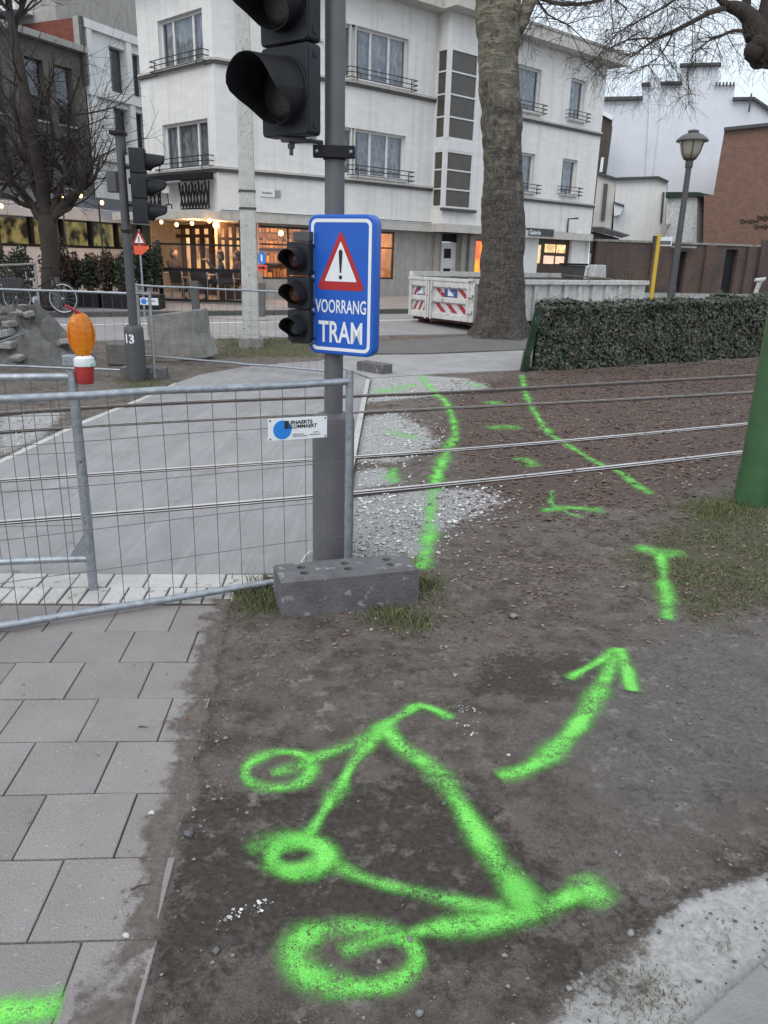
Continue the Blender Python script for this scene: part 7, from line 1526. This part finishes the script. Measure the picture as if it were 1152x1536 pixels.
mbk = bpy.data.materials.new('plane_bark'); mbk.use_nodes = True; t = mbk.node_tree; L = t.links.new; bs = t.nodes['Principled BSDF']; tco = t.nodes.new('ShaderNodeTexCoord')
mpn = t.nodes.new('ShaderNodeMapping'); mpn.inputs['Scale'].default_value = (1, 1, .55); L(tco.outputs['Object'], mpn.inputs[0])
def noi2(sc, det=6, v=None):
    n = t.nodes.new('ShaderNodeTexNoise'); n.inputs['Scale'].default_value = sc; n.inputs['Detail'].default_value = det; n.inputs['Roughness'].default_value = .65; L(v or mpn.outputs[0], n.inputs[0]); return n.outputs[0]
mph = t.nodes.new('ShaderNodeMapping'); mph.inputs['Scale'].default_value = (1, 1, 3.2); L(tco.outputs['Object'], mph.inputs[0])
na, nb_, nc, nh_ = noi2(3.4, 5), noi2(16, 6), noi2(55, 4), noi2(2.6, 5, mph.outputs[0])
zz = t.nodes.new('ShaderNodeSeparateXYZ'); L(tco.outputs['Object'], zz.inputs[0]); hgt = rng_(zz.outputs[2], 1.2, 5.6)
cc = mixc(rng_(nb_, .36, .64), (.145, .128, .112), (.055, .048, .043)); cc = mixc(rng_(nc, .55, .7, 0, .5), cc, (.14, .125, .11))
pat = mth(t, 'ADD', na, mth(t, 'MULTIPLY', hgt, .17)); cc = mixc(mth(t, 'MULTIPLY', rng_(pat, .60, .64), hgt), cc, mixc(rng_(nb_, .4, .6), (.22, .205, .15), (.15, .142, .105)))
pat2 = mth(t, 'ADD', nh_, mth(t, 'MULTIPLY', hgt, .10)); cc = mixc(mth(t, 'MULTIPLY', rng_(pat2, .64, .67), hgt), cc, (.30, .27, .20))
L(cc, bs.inputs['Base Color']); bs.inputs['Roughness'].default_value = .92
bp = t.nodes.new('ShaderNodeBump'); bp.inputs['Strength'].default_value = 1; bp.inputs['Distance'].default_value = .10; L(mth(t, 'ADD', mth(t, 'MULTIPLY', nh_, 1.3), mth(t, 'ADD', nb_, mth(t, 'MULTIPLY', nc, .35))), bp.inputs['Height']); L(bp.outputs[0], bs.inputs['Normal'])
TY = 17.6; tb_ = PY(745, 522, TY)
for _n in m_oldbrick.node_tree.nodes:
    if _n.type == 'TEX_NOISE' and abs(_n.inputs['Scale'].default_value-3) < .01: _n.inputs['Scale'].default_value = .7
t1 = thing('plane_tree', (tb_.x, TY, base(TY)), 'big plane tree with a thick flaking grey trunk standing left of the hedge', 'tree')
rows = [(526, 699, 793), (515, 704, 790), (500, 709, 789), (470, 715, 788.5), (430, 719, 787), (380, 722, 787), (320, 724, 787), (260, 726, 784.5), (200, 723.5, 782), (140, 720, 780), (80, 717.5, 777.5), (40, 715.5, 778), (0, 713.5, 782), (-60, 709, 786)]
prof = [(PY(a, y, TY), PY(b, y, TY)) for y, a, b in rows]; zs = [p[0].z for p in prof]; cs = [(p[0].x+p[1].x)/2 for p in prof]; rs = [(p[1].x-p[0].x)/2 for p in prof]
zs[0] = base(TY)-.08
NR, NA = 110, 56; Z_ = np.linspace(zs[0], zs[-1], NR); Cx = np.interp(Z_, zs, cs); Rd = np.interp(Z_, zs, rs); vs = []
for i in range(NR):
    a = np.linspace(0, 2*np.pi, NA, endpoint=False); hb = Z_[i]-base(TY)
    wr_ = (fbm(np.cos(a)*.35+7, np.full(NA, Z_[i])+.06*np.sin(3*a), 3.4, 12, 4)-.5); lump = fbm(np.cos(a)*1.2+3, np.sin(a)*1.2+Z_[i]*.9, 1.6, 19, 4)-.5
    flare = .17*math.exp(-hb/.32)*(np.maximum(0, np.sin(a*5+1.0))+.2)
    fine = fbm(a*5.1, np.full(NA, Z_[i]), 5.0, 23, 3)-.5; fine[-3:] = fine[-3:]*.3+fine[:3][::-1]*.2
    r = Rd[i]*(1+wr_*.24+lump*.22+fine*.10)+flare
    for k in range(NA): vs.append((Cx[i]+r[k]*math.cos(a[k]), TY+r[k]*math.sin(a[k]), Z_[i]))
mb = MB(); mb.add(vs, [(i*NA+j, i*NA+(j+1) % NA, (i+1)*NA+(j+1) % NA, (i+1)*NA+j) for i in range(NR-1) for j in range(NA)]); mb.build('trunk', mbk, t1, smooth=180)
mb = MB(); ztk = zs[-1]; c0 = Vector((cs[-1], TY, ztk))
L1 = limb(mb, [PY(770, 55, TY), PY(784, 28, TY), PY(800, -8, TY), PY(850, -80, TY+.3), PY(960, -190, TY+.5)], .15, .09, 12)
L2 = limb(mb, [c0-Vector((0, 0, .4)), c0+Vector((-.3, .2, 1.2)), c0+Vector((-1.0, .6, 3.6)), c0+Vector((-1.2, .5, 6))], .42, .12, 12); L3 = limb(mb, [c0-Vector((0, 0, .2)), c0+Vector((.3, .3, 1.5)), c0+Vector((.7, 1.0, 4.2)), c0+Vector((1.0, 1.2, 6.6))], .36, .1, 12)
for Q in (L2, L3):
    for k in range(7): q = Q[int(len(Q)*random.uniform(.3, .98))]; grow(mb, q, Vector((random.gauss(0, 1), random.gauss(0, 1), .9)), 2.4, .07, 2, .1, .7)
mb.build('limbs', mbk, t1, smooth=60)
# twigs hanging from limbs above the frame, to the right of the trunk
def hang(mb, P, r0, r1, n, ln, droop=.35, depth=2, kids=(3, 5), dirx=-.15):
    Q = limb(mb, P, r0, r1, 6)
    for k in range(n):
        f = random.uniform(.05, 1)**.8; q = Q[min(len(Q)-1, int(len(Q)*f))]; grow(mb, q, Vector((random.gauss(dirx, .7), random.gauss(0, .5), random.gauss(-.05, .55))), ln*random.uniform(.6, 1.2), .013, depth, droop, .75, kids)
mb = MB(); p_ = lambda x, y, d: PY(x, y, TY+d)
hang(mb, [p_(800, -8, 0), p_(830, 4, .3), p_(870, 6, .4), p_(915, -4, .5), p_(960, -25, .5)], .045, .02, 20, .9, .25)
hang(mb, [p_(850, -80, .3), p_(900, -60, .2), p_(960, -55, 0), p_(1020, -50, 0)], .05, .02, 24, 1.1, .4); hang(mb, [p_(800, -10, .1), p_(822, 22, .2), p_(850, 36, .3), p_(875, 58, .4)], .022, .008, 12, .7, .25)
hang(mb, [p_(800, -100, 1), p_(840, -40, .8), p_(895, -18, .8), p_(940, 12, 1.0)], .03, .012, 14, .9, .4)
mb.build('twigs', m_twig, t1)
T2 = Vector((12.1, 22.0, base(22))); t2 = thing('plane_tree', T2, 'bare plane tree reaching in at the upper right with a knobbly limb', 'tree')
mb = MB(); mb.tube([T2-Vector((0, 0, .1)), T2+Vector((0, 0, .4)), T2+Vector((.05, 0, 3)), T2+Vector((0, .1, 7)), T2+Vector((.1, .1, 11))], [.62, .5, .45, .38, .2], 24); mb.build('trunk', mbk, t2, smooth=180)
d2 = 22.; q_ = lambda x, y, d=0: PY(x, y, d2+d)
mb = MB(); K2 = limb(mb, [T2+Vector((-.1, 0, 7.4)), q_(1205, 70), q_(1175, 78), q_(1150, 76), q_(1136, 66)], .36, .40, 16)
limb(mb, [q_(1150, 90), q_(1144, 70), q_(1136, 48), q_(1126, 28), q_(1110, 14), q_(1092, 9)], .36, .12, 12)
limb(mb, [q_(1146, 70), q_(1144, 40), q_(1150, 5), q_(1160, -60)], .22, .1, 10); limb(mb, [q_(1128, 60), q_(1121, 40), q_(1120, 10), q_(1126, -50)], .15, .06, 10)
for k in range(9): c = q_(random.uniform(1128, 1152), random.uniform(62, 92), random.uniform(-.4, .3)); mb.ball(c, random.uniform(.12, .24), 10, 7)
limb(mb, [q_(1092, 9), q_(1078, -4), q_(1060, -40)], .11, .06, 8); mb.build('limbs', m_branch, t2, smooth=180)
mb = MB()
hang(mb, [q_(1095, 10), q_(1066, 18), q_(1040, 32), q_(1010, 47), q_(985, 58), q_(965, 72), q_(945, 86)], .075, .02, 34, 1.15, .35)
hang(mb, [q_(1122, 48), q_(1100, 46), q_(1080, 55), q_(1062, 62), q_(1040, 82)], .05, .012, 20, .9, .4); hang(mb, [q_(1010, 47), q_(1000, 68), q_(985, 88), q_(960, 105)], .025, .01, 12, .8, .4)
hang(mb, [q_(1060, -40), q_(1030, -15), q_(1000, 8), q_(960, 30), q_(925, 50)], .05, .012, 26, 1.0, .4); hang(mb, [q_(1120, 10), q_(1100, -20), q_(1050, -30)], .04, .015, 12, 1.0, .5)
hang(mb, [q_(985, 58, .2), q_(940, 60, .3), q_(900, 82, .5), q_(880, 100, .5)], .025, .008, 16, .8, .3); hang(mb, [q_(1160, 10), q_(1150, 30), q_(1156, 80)], .03, .01, 8, .9, .4); hang(mb, [q_(1040, 80), q_(1030, 110), q_(1036, 140)], .012, .006, 6, .6, .4)
mb.build('twigs', m_twig, t2)
# pollarded tree before the cafe
d3 = 19.3; w3 = lambda x, y, d=0: PY(x, y, d3+d); b3 = w3(76, 445)
t3 = thing('pollarded_tree', (b3.x, d3, base(d3)+.1), 'bare pollarded tree with a fan of dark branches in front of the taupe house', 'tree')
mb = MB(); mb.tube([(b3.x, d3, base(d3)), (b3.x, d3, base(d3)+.5), w3(76, 380), w3(72, 345), w3(70, 322)], [.25, .21, .20, .21, .19], 16); mb.build('trunk', m_branch, t3, smooth=180)
mb = MB(); LB = []
for P, r in ((((72, 335), (56, 322), (50, 310), (32, 286), (16, 271), (-10, 252)), .12), (((72, 330), (66, 300), (63, 270), (52, 220), (36, 130), (18, 40), (8, -40)), .17), (((76, 335), (90, 312), (107, 295), (120, 284), (126, 262), (128, 225)), .11), (((74, 330), (84, 300), (98, 262), (104, 220), (100, 160)), .09), (((70, 326), (58, 296), (44, 262), (34, 215), (20, 150)), .09), (((72, 332), (95, 316), (104, 312), (118, 290), (142, 268), (150, 235)), .08), (((66, 300), (76, 262), (80, 210), (70, 140)), .08), (((50, 310), (30, 305), (10, 292), (-20, 288)), .07), (((20, 45), (40, -10), (50, -60)), .07)):
    Q = limb(mb, [w3(x, y, random.uniform(-.5, .5) if i > 1 else 0) for i, (x, y) in enumerate(P)], r, r*.35, 9); LB.append(Q)
mb.build('limbs', m_branch, t3, smooth=180)
mb = MB()
for Q in LB:
    for k in range(13):
        f = random.uniform(.25, 1); q = Q[min(len(Q)-1, int(len(Q)*f))]; grow(mb, q, Vector((random.gauss(0, .55), random.gauss(0, .5), random.uniform(.2, 1.1))), random.uniform(.8, 1.9), .028, 2, -.02, .7, (2, 5))
mb.build('twigs', m_branch, t3)
# weeds between skip and wall, ivy tendrils on the white facade
for px, py, lb in ((930, 432, 'dark scrubby bush between the long skip and the old wall'),):
    c = PY(px, py, 24); wsh = thing('scrub_bush', (c.x, 24, base(24)), lb, 'bush'); mb = MB()
    for k in range(16): grow(mb, Vector((c.x+random.gauss(0, .25), 24+random.gauss(0, .2), base(24))), Vector((random.gauss(0, .4), random.gauss(0, .3), 1)), random.uniform(.8, 1.4), .014, 1, 0, .7)
    mb.build('stems', m_twig, wsh); leafobj('foliage', leafcloud(240, (c.x, 24, base(24)+.7), (.5, .3, .6), .035), m_shrub, wsh)
